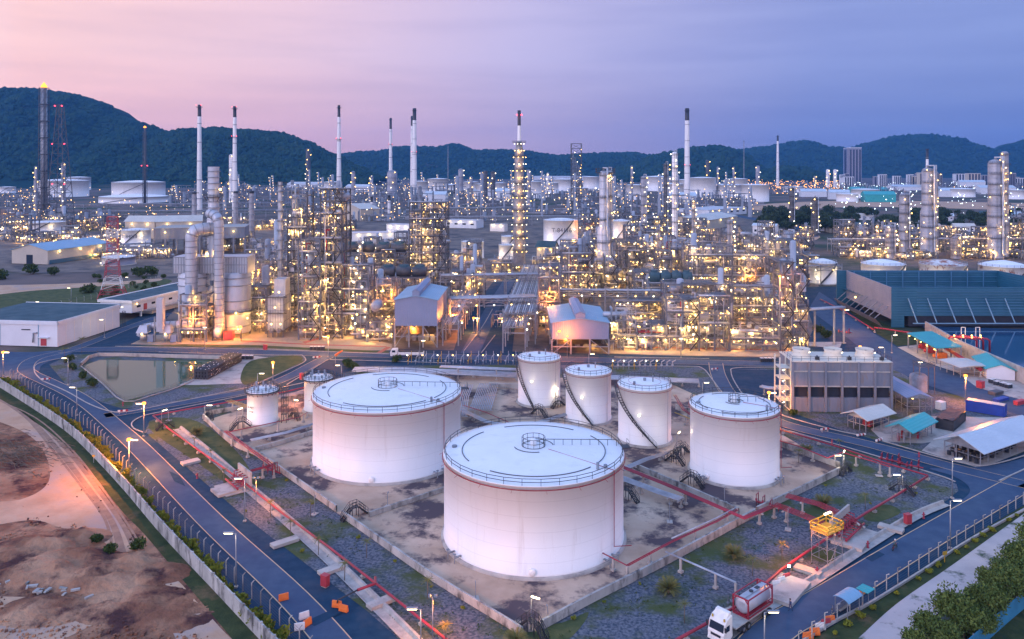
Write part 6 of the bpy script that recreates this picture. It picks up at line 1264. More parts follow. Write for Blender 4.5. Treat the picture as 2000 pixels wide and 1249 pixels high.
for i, (x0, x1, b, tp, dp, lb) in enumerate(U):
    w = (x1-x0)*depth(b)/F; hh = ztop(tp, depth(b)); A = w*hh
    unit(lb, x0, x1, b, tp, dp, seed=i+1, vessels=2+int(A/130), pipes=min(34, 8+int(A/17)), lamps=min(60, 8+int(A/14)), small=min(190, 30+int(A/4)), group='front process structures', fullframe=i % 3 != 2, m='darkframe' if i in (1, 2, 7) else 'frame', stairs=i in (0, 1, 6, 7, 12, 22, 23, 18), warm=.75)
# random fill of the plant behind, row by row
rows = [(600, [(600, 720), (900, 925), (1240, 1560)], 24, 72), (575, [(480, 570), (600, 700), (870, 900), (1050, 1560)], 24, 76), (560, [(600, 800), (1090, 1160), (1200, 1580)], 24, 62), (530, [(490, 800), (880, 960), (1060, 1160), (1230, 1590)], 26, 58), (545, [(600, 690), (1000, 1090), (1370, 1440), (1560, 1600)], 26, 40), (515, [(480, 800), (1080, 1160), (1240, 1580)], 30, 60), (505, [(120, 330), (1640, 2030)], 26, 22), (478, [(30, 230)], 26, 26), (488, [(430, 560), (1130, 1180), (1220, 1620), (1640, 2030)], 34, 55), (468, [(-20, 60), (120, 235), (500, 680), (1225, 1380), (1600, 2030)], 34, 34), (450, [(0, 200), (430, 690), (1130, 1380)], 38, 36), (440, [(0, 110)], 24, 30), (432, [(30, 240), (700, 860), (940, 1060), (1120, 1370), (1960, 2030)], 40, 34),
        (418, [(0, 120), (560, 1380)], 44, 34), (404, [(0, 70), (330, 1480)], 46, 32), (392, [(0, 100), (330, 1520)], 48, 26), (380, [(330, 1560), (1620, 2030)], 50, 20), (370, [(380, 1660), (1700, 2030)], 54, 14), (362, [(430, 2030)], 60, 9)]
random.seed(77); cnt = 0; tmpl = {}
for ri, (b, spans, wpx, hp) in enumerate(rows):
    Y = depth(b); names = []
    for (s0, s1) in spans:
        x = s0
        while x < s1:
            wp = wpx*random.uniform(.7, 1.3); tp = b-hp*random.uniform(.35, 1.15)
            if random.random() < (.88 if b > 400 else .8): names.append((x, min(s1, x+wp), tp))
            x += wp*random.uniform(1.0, 1.15)
    for k, (x0, x1, tp) in enumerate(names):
        lb = 'lamp dotted process block, '+ordw(k)+' from the left in the '+ordw(len(rows)-1-ri)+' row counted from the horizon'; w = (x1-x0)*Y/F; A = w*ztop(tp, Y); cnt += 1
        if b > 440: unit(lb, x0, x1, b+random.uniform(-3, 3), tp, 12, seed=500+cnt, vessels=3, pipes=8, lamps=min(24, 6+int(A/34)), small=min(80, 24+int(A/10)), group='process blocks of the rear plant', stairs=random.random() < .3, fullframe=random.random() < .5, lsz=1.0+Y/600, warm=.55)
        else:                                # far blocks: one mesh each, too small to show parts
            rnd = random; Yk = Y*random.uniform(.97, 1.04); w = (x1-x0)*Yk/F; h = max(6, ztop(tp, Yk)); o = MB(); bb = .3+.0004*Yk; nx = max(1, int(w/9)); nz = max(1, int(h/7))
            for i in range(nx+1):
                for j in (0, 1): o.box((-w/2+w*i/nx, j*12, 0), (bb*1.4, bb*1.4, h*rnd.uniform(.5, 1)))
            for z in range(1, nz+1):
                for j in (0, 1): a = rnd.uniform(-w/2, 0); c = rnd.uniform(0, w/2); o.bar((a, j*12, h*z/nz), (c, j*12, h*z/nz), bb*1.3)
            for q in range(int(5+w/8)):
                x = rnd.uniform(-w/2, w/2); y = rnd.uniform(0, 14); z = rnd.random()*h*.5; o.m = rnd.choice([1, 1, 2])
                if rnd.random() < .4: o.cyl((x, y, 0), rnd.uniform(1, 2.4), rnd.uniform(h*.3, h*1.15), 8, dome=.6)
                elif rnd.random() < .5: o.box((x, y, z), (rnd.uniform(3, 9), 5, rnd.uniform(1.5, 4)))
                else: o.bar((x, y, z+2), (x+rnd.uniform(5, 25), y, z+2), bb*2)
            zone = 'o' if x0 > 1430 and b < 385 and x0 < 1640 else 'c' if x0 > 1640 and b < 440 else 'y'
            for q in range(int(4+w*h/(110+Yk*.09))):
                o.m = (rnd.choice([5, 5, 5, 3]) if zone == 'o' else rnd.choice([6, 4, 6, 3]) if zone == 'c' else rnd.choice([3, 3, 4, 4, 3, 5 if rnd.random() < .3 else 3])); x = rnd.uniform(-w/2, w/2); r = (.24+.00028*Yk)*rnd.choice([.7, 1, 1, 1.5]); o.lathe((x, -1.5-rnd.random(), 2+h*rnd.random()**1.3), [(.001, -r), (r, 0), (.001, r)], 4, smooth=False)
            tag(o.build('process_block', [M['frame'], M['vessel'], M['steel'], M['fary'], M['farw'], M['faro'], M['farc']], None, (((x0+x1)/2-CX)*Yk/F, Yk, 0)), lb, 'process unit', 'process blocks of the rear plant')
# far columns (slender, lamp ringed) sticking out of the rear plant
fc = [(602, 9, 376, 290, 'dark lamp lit far column before the left hill, tallest there'), (452, 9, 395, 302, 'lamp tipped column just left of the second white chimney'), (766, 20, 385, 333, 'thick lamp covered column at the foot of the short chimney'), (690, 8, 400, 335, 'small lamp lit column beyond the beige warehouse'), (725, 6, 395, 345, 'slim column left of the short chimney'), (900, 10, 388, 330, 'lamp lit column, first of the pair left of centre'), (920, 7, 392, 345, 'lamp lit column, second of the pair left of centre'), (948, 9, 395, 334, 'twin dark column left of the lamp lit tower, left'), (963, 9, 397, 335, 'twin dark column left of the lamp lit tower, right'), (1033, 8, 402, 332, 'slim column right behind the lamp lit tower'),
      (1070, 5, 385, 338, 'thin column over the white tanks, centre'), (1234, 5, 395, 324, 'thin grey stack right of the big silver column'), (1258, 13, 460, 344, 'bright ringed column right of the big silver column'), (1301, 10, 450, 319, 'left dark column of the bright pair by the white chimney'), (1318, 11, 470, 297, 'right lamp striped column of the bright pair by the white chimney'), (1382, 7, 385, 313, 'far dark column right of the white chimney'), (1402, 4, 385, 326, 'thin pale stack, far right centre, left one'), (1433, 4, 390, 326, 'thin pale stack, far right centre, right one'), (1480, 8, 372, 324, 'orange lit far column below the green hill'), (1592, 5, 366, 344, 'tiny orange lit column far right'), (1617, 7, 366, 331, 'short white twin stack in front of the town, left'), (1631, 7, 366, 331, 'short white twin stack in front of the town, right'),
      (1547, 11, 452, 367, 'tall plain column in front of the dark trees'), (1592, 15, 460, 386, 'lamp topped column in front of the dark trees'), (1767, 20, 492, 377, 'stout lamp lit column left of the double towers'), (1739, 19, 505, 440, 'short stout vessel at the foot of the towers'), (1541, 24, 505, 453, 'wide short vessel left of the bright star lamp'), (1867, 18, 505, 462, 'short plain drum between the two tallest right towers'), (1355, 8, 500, 390, 'slender silver column with side pipes, middle right'), (1425, 9, 570, 430, 'tall yellow glowing column in the right plant'), (1285, 9, 560, 445, 'thin silver column among the right plant pipes'), (1352, 11, 680, 580, 'silver column standing on the front of the right plant'), (704, 9, 560, 470, 'slim lit column between the coolers and tall structure'), (703, 13, 660, 520, 'front column with looped overhead pipe, left plant'), (577, 13, 560, 380, 'yellow lit column beside the thin silver stack'), (640, 14, 560, 400, 'silver column inside the tall steel structure'), (1397, 12, 640, 560, 'short glowing column in the right plant'), (1128, 10, 560, 500, 'small vertical drum inside the square frame, left'), (1150, 10, 560, 500, 'small vertical drum inside the square frame, right'), (495, 18, 640, 560, 'short lit drum behind the right duct'), (70, 5, 420, 325, 'lamp topped thin column left of the tall flare'), (124, 8, 420, 318, 'lamp ringed column right of the tall flare'), (830, 16, 556, 412, 'yellow lit column standing inside the wide deck structure')]
for i, (px, w, b, tp, lb) in enumerate(fc): column(lb, px, w, b, tp, rings=6 if b > 440 else 4, lamps=max(5, min(14, int((b-tp)/9))), lsz=1.3+depth(b)/420, pipe=1 if b > 440 else 0, m='darkframe' if 'dark' in lb else 'white' if 'white' in lb else 'vessel')
# random anonymous far columns
for i in range(60):
    b = random.choice([370, 376, 384, 392, 400, 412, 425]); px = random.uniform(340, 1480); Y = depth(b); h = random.uniform(25, 60); r = random.uniform(1.2, 2.6); o = MB(); o.cyl((0, 0, 0), r, h, 8, dome=r)
    for q in range(7): o.m = 1 if q % 2 else 2; rr = .24+.0003*Y; o.lathe(((r+1)*cos(-.4-q*.35), -(r+1), h*(q+1)/7), [(.001, -rr), (rr, 0), (.001, rr)], 4, smooth=False)
    tag(o.build('far_column', [M['vessel'], M['fary'], M['farw']], None, ((px-CX)*Y/F, Y+5, 0)), 'small lamp ringed column in the far plant', 'column', 'small far columns, none told from another')
# right hand towers
column('tall grey double tower with side pipes, left of the tallest right tower', 1812, 27, 500, 328, wtop=22, rings=7, lamps=16, pipe=2, lsz=2.2); column('rear slimmer half of the grey double tower', 1826, 12, 497, 335, rings=5, lamps=10, pipe=0, lsz=2.0)
column('tallest right tower with hooked side pipe, near the right edge', 1944, 28, 504, 312, wtop=26, rings=8, lamps=16, pipe=2, lsz=2.2); column('rear lamp lit half of the tallest right tower', 1962, 14, 502, 296, rings=9, lamps=16, pipe=0, lsz=2.2)
# big silver column left of centre right
column('biggest silver column, front plant, with wide lower half', 1179, 26, 563, 334, wtop=17, rings=5, lamps=9, pipe=1, m='clad', lsz=1.8); column('slimmer silver column joined behind the biggest one', 1190, 14, 560, 333, rings=5, lamps=9, pipe=1, m='clad', lsz=1.8)
Y = depth(562); t = thing('crown_platform', 'dark railed platform crowning the biggest silver column', 'platform', ((1182-CX)*Y/F, Y, ztop(338, Y))); o = MB(); o.box((0, 0, 0), (9.5, 7, .2)); o.rail([(-4.7, -3.5, .2), (4.7, -3.5, .2), (4.7, 3.5, .2), (-4.7, 3.5, .2)], 2.2, .14, 1.6, 1, True); o.build('deck', M['black'], t)
for k in range(3): inst('lamp', lampballw, t, (3-k*1.2, -3.7, -3-k), 0, 1.8)
# lamp lit tower with stack on top
Y = depth(516); t = thing('lamp_lit_tower', 'dark tower ringed with bright lamps carrying a white stack, centre', 'column', ((1014-CX)*Y/F, Y, 0)); k = Y/F; h0 = ztop(300, Y); h1 = ztop(276, Y); h2 = ztop(222, Y)
MB().lathe((0, 0, 0), [(4.0, 0), (3.9, h0*.55), (3.2, h0*.62), (3.0, h0), (1.6, h1), (1.2, h1)], 24).build('shell', M['pipedull'], t); MB().lathe((0, 0, 0), [(1.3, h1-2), (1.05, h2-8)], 14).build('stack', M['white'], t); MB().lathe((0, 0, 0), [(1.06, h2-8), (1.1, h2+2), (.001, h2+2)], 14).build('black_top', M['black'], t)
for i in range(17):
    z = h1-1-i*(h1-8)/16.5; rr = 3.9 if z < h0*.57 else 3.1 if z < h0 else 2; 
    if i % 2 == 0: o = MB(); ringdeck(o, rr, z, 1.5 if i % 3 else 2.4, -pi, pi, 16); o.build('platform', M['black'], t)
    for a in (-2.75, -1.9, -1.2, -.4): inst('lamp', lampballw if i % 3 == 0 else lampball, t, ((rr+1.3)*cos(a+.1*i % .4), (rr+1.3)*sin(a), z-.9), 0, 1.7)
    if i % 2: plight(t, (0, -rr-2, z-1.2), 900, WARM)
for a in (-2.4, -.7): MB().lathe((2*cos(a), 2*sin(a), h2-1), [(.001, -.6), (.6, 0), (.001, .6)], 6).build('beacon', M['redlamp'], t)
# dark lattice tower in the distance
Y = depth(398); t = thing('drilling_tower', 'tall dark lattice tower with grey risers, far centre right', 'tower', ((1125.5-CX)*Y/F, Y, 0)); o = MB(); lattice(o, 18, 18, 0, ztop(281, Y), 12, .55); o.build('lattice_frame', M['darkframe'], t)
for i in range(4): MB().tube([(-6+i*3.4, -5, 0), (-6+i*3.4, -5, ztop(300+i*8, Y))], 1.1, 8).build('riser_pipe', M['pipedull'], t)
vlamps(t, 16, 9, ztop(290, Y), 10, 4)
# ---- twin regenerator drums with bent ducts
Y = depth(660); k = Y/F; ox = (410-CX)*k; t = thing('reactor_building', 'pair of huge silver drum vessels under a ribbed panel housing', 'process unit', (ox, Y, 0)); zt = lambda y: ztop(y, Y); xx = lambda x: (x-410)*k
for cx_, w in ((369, 64), (449, 60)):
    r = w*k/2; o = MB(); o.lathe((xx(cx_), r, 0), [(r*.96, 1.2), (r, 2), (r, zt(538)), (r*.9, zt(534))], 32); o.build('drum', M['clad'], t); o = MB()
    for z in (zt(640), zt(615), zt(590), zt(560), zt(545)): o.lathe((xx(cx_), r, z), [(r, -.2), (r+.3, -.15), (r+.3, .15), (r, .2)], 32)
    o.build('band', M['steel'], t); o = MB(); o.lathe((xx(cx_), r, zt(612)), [(r, 0), (r+1.3, 0), (r+1.3, .15), (r, .15)], 32); o.rail(arc((xx(cx_), r), r+1.3, -pi, 0, zt(612)+.1, 14), 1.1, .07, 99); o.build('walkway', M['darkframe'], t)
    for a in (-2.3, -1.2, -.6): inst('lamp', lampball, t, (xx(cx_)+(r+1.5)*cos(a), r+(r+1.5)*sin(a), zt(605+random.random()*40)), 0, 2.2); plight(t, (xx(cx_)+(r+1.8)*cos(a), r+(r+1.8)*sin(a), zt(615)), 450, WARM)
o = MB(); x0, x1 = xx(335), xx(480); z0, z1 = zt(536), zt(503); o.box(((x0+x1)/2, 6, z0), (x1-x0, 9, z1-z0)); o.build('panel_housing', M['bluepale'] if False else M['clad'], t); o = MB()
for i in range(29): o.box((x0+(x1-x0)*i/28, 1.45, z0), (.22, .2, z1-z0))
for z in (z0, (z0+z1)/2, z1-.3): o.box(((x0+x1)/2, 1.4, z), (x1-x0, .2, .3))
o.build('panel_rib', M['steel'], t)
t2 = t
def duct(label, pts, r, bands=2.2, m='clad'):
    L_ = [(xx(p[0]), p[2], zt(p[1])) for p in pts]; P = smooth(L_, 5); t = thing('bent_duct', label, 'duct', (ox, Y, 0), 0, 'great silver ducts'); MB().tube(P, r, 20).build('duct_shell', M[m], t)
    acc = 0; nx = bands; o = MB()
    for a, b in zip(P, P[1:]):
        d = dist(a, b)
        while acc+d > nx: f = (nx-acc)/d; c = lerp(a, b, f); q = nrm(sub(b, a)); o.tube([add(c, mul(q, -.12)), add(c, mul(q, .12))], r+.14, 20); nx += bands
        acc += d
    o.build('duct_band', M['steel'], t); return t
duct('great silver duct bending down on the left, gooseneck', [(416, 447, 2), (400, 447, 0), (386, 450, -1.5), (379, 460, -2), (378, 476, -2), (378, 520, -2), (378, 574, -2)], 2.15)
duct('great silver duct reaching to the ground, right gooseneck', [(407, 418, 1), (418, 419, -.5), (428, 425, -2.0), (432, 436, -2.5), (432.5, 460, -2.5), (433, 560, -2.5), (434, 642, -2.5)], 1.75)
duct('low silver duct running left from the drums to the fans', [(412, 628, -3), (385, 629, -4), (335, 631, -4), (300, 634, -4), (288, 642, -4), (284, 652, -4)], 1.3)
t = thing('central_stack', 'fat short silver stack standing between the two drums', 'chimney', (xx(407)+ox, Y+5, 0)); MB().lathe((0, 0, 0), [(2.4, 10), (2.4, zt(430)), (2.0, zt(425)), (2.05, zt(326))], 24).build('shaft', M['clad'], t); o = MB(); ringdeck(o, 2.1, zt(386), 1.4, -pi, pi, 16)
for a in range(10): o.bar((2.2*cos(a*.63), 2.2*sin(a*.63), zt(396)), (3.5*cos(a*.63), 3.5*sin(a*.63), zt(386)), .15)
o.build('platform', M['black'], t); o = MB()
for y in range(335, 440, 12): o.lathe((0, 0, zt(y)), [(2.05, -.12), (2.5, -.1), (2.5, .1), (2.05, .12)], 24)
o.build('band', M['steel'], t); inst('lamp', lampball, t, (3.4, -2.4, zt(371)), 0, 3)
unit('braced pipe tower between the two goosenecks', 393, 425, 648, 462, 5, seed=900, vessels=3, pipes=10, lamps=9, small=50, group='front process structures', stairs=False, Y=Y+3)
unit('pink lit braced frame in front of the left drum', 352, 404, 662, 575, 6, seed=901, vessels=1, pipes=8, lamps=8, small=40, group='front process structures', stairs=False, Y=Y-7)
t = thing('blower_set', 'two round yellow lit blowers under silver hoods, left foot of the drums', 'machine', G(310, 668)); 
for x in (-5.2, 3.2):
    MB().hcyl((x-.8, 0, 1.9), (x+.8, 0, 1.9), 1.5, 16).build('blower', M['steel'], t); o = MB(); o.box((x+2.3, .5, 0), (2.2, 2.2, 2.6)); o.build('motor', M['bluegrey'], t)
    o = MB(); q = [(x-2.4, -1.6, 3.4), (x+1.8, -1.6, 3.4), (x+1.0, -.2, 6.0), (x-1.6, -.2, 6.0)]; o.poly(q); o.poly([add(p, (0, 3, 0)) for p in q][::-1]); o.poly([q[0], q[3], add(q[3], (0, 3, 0)), add(q[0], (0, 3, 0))]); o.poly([q[1], q[2], add(q[2], (0, 3, 0)), add(q[1], (0, 3, 0))][::-1]); o.build('hood', M['clad'], t)
    inst('lamp', lampball, t, (x, -2.0, 3.2), 0, 2); plight(t, (x, -2.2, 3.0), 300, WARM)
o = MB(); o.box((-1.5, 0, 0), (.4, .4, 9)); o.box((7, 0, 0), (.4, .4, 6)); o.build('post', M['steel'], t); MB().box((1.2, -1, 4), (2.3, 2.3, 12)).build('duct_box', M['clad'], t)
t = thing('fan_machine', 'orange lit fan casing at the foot of the right gooseneck', 'machine', G(442, 664)); MB().hcyl((-3.5, 0, 3.0), (-2.0, 0, 3.0), 2.6, 20).build('fan_casing', M['clad'], t); MB().box((1, 0, .4), (3.2, 2.4, 2.6)).build('motor', M['redbox'], t)
o = MB()
for x in (-4.5, -1, 3, 6): o.bar((x, -1.5, 0), (x, -1.5, 3.6), .16)
o.rail([(-4.5, -1.5, 2.6), (6, -1.5, 2.6)], 1.1, .08); o.build('frame', M['black'], t); inst('lamp', lampball, t, (5, -2, 4.2), 0, 2); plight(t, (-1, -4.5, 4.0), 3800, ORANGE); MB().lathe((0, -4.5, 4.5), [(.001, -.14), (.15, 0), (.001, .14)], 6).build('lamp', M['lampo'], t)
# furnace box
Y = depth(659); k = Y/F; t = thing('furnace', 'silver box furnace with panelled walls and stack duct, left plant', 'furnace', ((523-CX)*k, Y, 0)); z = lambda y: ztop(y, Y)
w = 30*k; MB().box((w/2, 5, z(646)), (w, 10, z(580)-z(646))).build('lower_box', M['clad'], t); MB().box((w*.62, 6, z(580)), (w*.75, 6, z(548)-z(580))).build('upper_box', M['clad'], t); o = MB()
for i in range(7): o.box((w*i/6, -.08, z(646)), (.16, .16, z(580)-z(646)))
for y in (646, 630, 613, 597, 581): o.box((w/2, -.1, z(y)), (w+.2, .18, .2)); o.box((w+.08, 5, z(y)), (.18, 10, .2))
for i in range(6): o.box((w+.08, i*2, z(646)), (.16, .16, z(580)-z(646)))
o.build('panel_rib', M['steel'], t); o = MB()
for i in range(4):
    for j in (0, 9): o.box((w*i/3, j, 0), (.35, .35, z(646)))
o.build('leg', M['frame'], t)
for i in (0, 1): MB().hcyl((w*(.3+.45*i), -1.2, 2.6), (w*(.3+.45*i), .2, 2.6), .9, 14).build('burner', M['pipedull'], t)
for y in (646, 612, 581): o = MB(); o.box((w/2, -.8, z(y)), (w+3, 1.4, .1)); o.rail([(-1.5, -1.5, z(y)+.1), (w+1.5, -1.5, z(y)+.1)], 1.1, .07); o.build('walkway', M['black'], t)
for x, y in ((w*.55, 600), (w*.3, 632), (w*.9, 632), (w*.8, 570)): inst('lamp', lampball, t, (x, -1.4, z(y)), 0, 2.0); plight(t, (x, -2, z(y)), 300, WARM)
# dark ribbed air coolers and drums
for lab, px0, px1, b, yb, yt, n in [('row of four dark drums on the front air cooler deck', 742, 835, 600, 540, 518, 3), ('rear row of three dark fan drums', 672, 795, 560, 492, 470, 4), ('dark ribbed air cooler row with rounded tops, right plant', 1268, 1352, 612, 552, 528, 4)]:
    Y = depth(b)+4; k = Y/F; t = thing('air_cooler', lab, 'air cooler', ((px0-CX)*k, Y, ztop(yb, Y)), 0, 'dark air coolers'); w = (px1-px0)*k
    for i in range(n): x = w*(i+.5)/n; MB().hcyl((x-w/n*.42, 0, 2.2), (x+w/n*.42, 0, 2.2), 2.3, 18, .15).build('drum', M['darkframe' if lab[0] != 'd' else 'rooftar'], t); MB().cyl((x, 1, 3.6), w/n*.32, 1.6, 16).build('fan_ring', M['rooftar'], t)
    MB().box((w/2, 0, -.5), (w+1, 6, .5)).build('deck', M['frame'], t); o = MB()
    for i in range(n+1): o.box((w*i/n, -2.5, -ztop(yb, Y)), (.35, .35, ztop(yb, Y)-.5))
    o.build('leg', M['frame'], t)
t = thing('roof_drum', 'round ended white drum on top of the low pump shed', 'vessel', add(G(737, 664), (0, 0, 10.5))); MB().hcyl((-.5, -1, 1.8), (-.5, 5, 1.8), 1.9, 18, .35).build('drum', M['vessel'], t); MB().box((-.5, 1, -.4), (3, 3, .6)).build('saddle', M['frame'], t)
# pipe bridges and racks around the centre road
def rack(label, a, b, z, n, r=.28, gap=.8, truss=2.2, step=9, m='pipe', lamps=0):
    A_, B_ = G(*a), G(*b); A_ = (A_[0], A_[1], 0); L_ = dist(A_, B_); t = thing('pipe_rack', label, 'pipe rack', A_, atan2(B_[1]-A_[1], B_[0]-A_[0]), 'pipe racks and bridges'); w = gap*n+.6
    for i in range(n): MB().tube([(0, (i-(n-1)/2)*gap, z+r), (L_, (i-(n-1)/2)*gap, z+r)], r*random.uniform(.6, 1.1), 8).build('pipe', M[m if i % 3 else 'pipedull'], t)
    o = MB(); q = max(1, int(L_/step))
    for i in range(q+1):
        x = L_*i/q
        for y in (-w/2, w/2): o.box((x, y, 0), (.4, .4, z+1.4))
        for zz in (z-.3, z-truss): o.bar((x, -w/2, zz), (x, w/2, zz), .3)
    for y in (-w/2, w/2):
        for zz in (z-.3, z-truss): o.bar((0, y, zz), (L_, y, zz), .25)
        for i in range(q*2): x0, x1 = L_*i/q/2, L_*(i+1)/q/2; o.bar((x0, y, z-.3 if i % 2 else z-truss), (x1, y, z-truss if i % 2 else z-.3), .16)
    o.build('steel_frame', M['steel'], t)
    for i in range(lamps): inst('lamp', lampball if i % 2 else lampballw, t, (L_*(i+.5)/lamps, -w/2-.3, z-truss+.3), 0, 1.7)
    return t
rack('pipe bridge crossing the centre road, nearer one', (878, 655), (1046, 650), 13.5, 8, .36, .85, lamps=5); rack('pipe bridge crossing the centre road, farther one', (860, 600), (1070, 596), 14, 8, .36, .9, lamps=5); rack('broad pipe rack running back along the centre road', (1014, 672), (1044, 560), 11, 14, .3, .78, lamps=6); rack('pipe rack standing between the stilted house and the centre road', (880, 676), (925, 580), 8, 7, .26, .7, lamps=5); rack('second broad pipe rack right of the first, running back', (1052, 650), (1062, 560), 9, 6, .3, .8, lamps=4); rack('pink lit pipe rack ramp before the low stilted house', (1004, 690), (1016, 655), 9, 10, .22, .7, lamps=3)
rack('long pipe rack at the very back of the left plant', (180, 428), (560, 424), 9, 6, .5, 1.3, 3, 25, lamps=8); rack('second long pipe rack across the left rear', (120, 414), (760, 408), 10, 7, .6, 1.5, 4, 30, lamps=12); rack('pipe rack behind the two tanks near the centre', (860, 442), (1320, 440), 10, 6, .45, 1.2, 3, 20, lamps=16); rack('long pipe rack with railings, upper centre', (830, 425), (1010, 424), 12, 8, .5, 1.2, 3, 20, lamps=10); rack('horizontal pipe rack in front of the right plant middle', (1050, 626), (1540, 632), 12.5, 6, .25, .7, 2, 9, lamps=14); rack('pipe rack behind the exchanger bank', (1430, 560), (1640, 556), 10, 5, .3, .8, 2, 12, lamps=6); rack('long covered rack below the right towers', (1620, 492), (2040, 490), 9, 6, .4, 1, 3, 14, lamps=14); rack('pipe rack left of the drum vessels in the yard', (40, 500), (330, 490), 6, 5, .3, .8, 2, 14, lamps=12)
# switch yard behind the road by the left big tank
t = thing('valve_yard', 'row of small slanted valves and lamps behind the left big tank', 'valve yard', G(815, 712)); random.seed(15)
for k in range(18):
    x = k*2.4-3; o = MB(); o.tube([(x, 0, 0), (x+.3, 0, 2.2), (x+1.2, -.6, 3.4)], .12, 6); o.cyl((x, 0, 1.0), .3, .3, 8); o.box((x+.9, 2, 0), (.15, .15, 3.8)); o.build('valve', M['pipe' if k % 4 else 'yellow'], t)
for k in range(9): inst('lamp', lampball if k % 2 else lampballw, t, (k*4.8-3, -1.2, 3.2), 0, 1.2)
t = thing('valve_yard', 'cluster of small valves and lamps behind the last small tank', 'valve yard', G(1215, 722))
for k in range(12): x = k*1.7-3; o = MB(); o.tube([(x, 0, 0), (x, 0, 2.4), (x+.9, -.4, 3.0)], .14, 6); o.cyl((x, 0, 1.2), .35, .3, 8); o.build('valve', M['pipe' if k % 4 else 'yellow'], t)
for k in range(5): inst('lamp', lampballw, t, (k*3.4-3, -1.2, 3.0), 0, 1.3)
# spherical/vertical vessel by the right plant road
t = thing('storage_vessel', 'squat grey vessel with railed top and tall side pipes, beside the right plant road', 'vessel', G(1794, 768)); MB().cyl((0, 0, .5), 2.3, 4.2, 20, dome=1.0).build('shell', M['pipedull'], t); o = MB(); o.box((1.5, 0, 7.6), (4.5, 3.4, .1)); o.rail([(-.7, -1.7, 7.7), (3.7, -1.7, 7.7), (3.7, 1.7, 7.7), (-.7, 1.7, 7.7)], 1.1, .08, 1.2, 1, True)
for x in (-.6, 3.6):
    for y in (-1.6, 1.6): o.bar((x, y, 0), (x, y, 7.6), .14)
o.build('platform', M['darkframe'], t)
# ================================================================ POND, VEHICLES, PEOPLE
o = MB(); random.seed(44)
kerbw = tag(kerb(W_([(158, 716), (166, 708), (192, 696), (300, 698), (440, 702)], 2), .4, 1.1, 'pond_wall', M['concrete']), 'pale concrete retaining wall behind the green pond', 'low wall')
P = W_([(158, 716), (200, 750), (243, 785), (300, 772), (345, 758), (380, 742)], 3); t = thing('pond_railing', 'thin grey railing along the front banks of the pond', 'railing'); MB().rail([(p[0], p[1], .05) for p in P], 1.2, .06, 3).build('rail', M['darkframe'], t); tag(kerb(P, .3, .2, 'pond_edge', M['kerb']), 'low concrete edging at the front banks of the pond', 'edging')
P = W_([(190, 690), (320, 690), (450, 694)], 3); t = thing('road_railing', 'thin railing between the pond and the plant road', 'railing'); MB().rail([(p[0], p[1], .1) for p in P], 1.1, .06, 3).build('rail', M['darkframe'], t)
a, b = G(378, 741), G(446, 706); L_ = dist(a, b); t = thing('tube_stack', 'long stack of black tubes with white caps by the pond', 'pipe stack', a, atan2(b[1]-a[1], b[0]-a[0]))
for r_ in range(3):
    for c_ in range(5): o = MB(); n = int(L_/1.6); o.tube([(0, -c_*.95-.4, .5+r_*.95), (L_, -c_*.95-.4, .5+r_*.95)], .46, 8); o.build('tube', M['black'], t)
o = MB()
for i in range(46): o.lathe((random.random()*L_, -random.random()*4.6-.1, 2.87), [(.001, 0), (.13, 0), (.13, .1), (.001, .1)], 6)
for i in range(34): o.lathe((random.random()*L_, -4.75, .4+random.random()*2), [(.001, 0), (.12, 0), (.12, .1), (.001, .1)], 5)
tag(o.build('white_cap', M['whitep'], t), None, None, None, 'stuff')
for lab, px, py in [('low heap of tubes and crates behind the black tube stack', 480, 702), ('row of four dark bins by the road at the plant lawn', 620, 684), ('row of dark bins at the right plant road', 1500, 707)]:
    t = thing('bin_row', lab, 'bins', G(px, py), 0, 'dark bins and crates')
    for k in range(4): MB().box((k*1.3-2, 0, .12), (1.0, 1.2, 1.1)).build('bin', M['black'], t); MB().box((k*1.3-2, 0, 1.22), (1.05, 1.25, .08)).build('lid', M['whitep'], t)
# windsock
p = G(655, 716); t = thing('windsock', 'orange windsock on a short mast behind the left big tank', 'windsock', (p[0], p[1], 0)); h = 3.4; MB().tube([(0, 0, 0), (0, 0, h)], .07, 6).build('pole', M['steel'], t); MB().tube([(0, 0, h), (.8, 0, h+.7), (2.3, 0, h+1.6)], .42, 10, r2=.22).build('sock', M['orange'], t)
# red pond-side sign and barrier
for lab, px, py in [('small red and white road barrier board at the upper road bend', 90, 745), ('small red and white board on the lane opposite the pond corner', 240, 808), ('red and white board at the inner road beside the cages', 1611, 844), ('small board on the lane in front of the pipes, road middle', 1396, 725), ('faint board on the road by the grass island', 618, 702)]:
    t = thing('road_board', lab, 'road board', G(px, py), .3, 'striped road boards')
    for k in range(4): MB().box((-.9+k*.6, 0, .5), (.6, .08, .45)).build('stripe', M['red' if k % 2 else 'whitep'], t)
    o = MB()
    for x in (-.8, .8): o.box((x, 0, 0), (.1, .5, .5))
    o.build('foot', M['steel'], t)
def wheel(t, x, y, r, w=.3, two=False):
    o = MB(); a = MB(); k = []
    o.lathe((0, 0, 0), [(r*.55, -w/2), (r*.92, -w/2), (r, -w*.3), (r, w*.3), (r*.92, w/2), (r*.55, w/2)], 20); o.v = [(vx, vz, vy) for vx, vy, vz in o.v]; q = o.build('wheel', M['tyre'], t, (x, y, r))
    a.lathe((0, 0, 0), [(.001, -w*.35), (r*.56, -w*.45), (r*.56, w*.45), (.001, w*.35)], 14); a.v = [(vx, vz, vy) for vx, vy, vz in a.v]; a.build('rim', M['steel'], q)
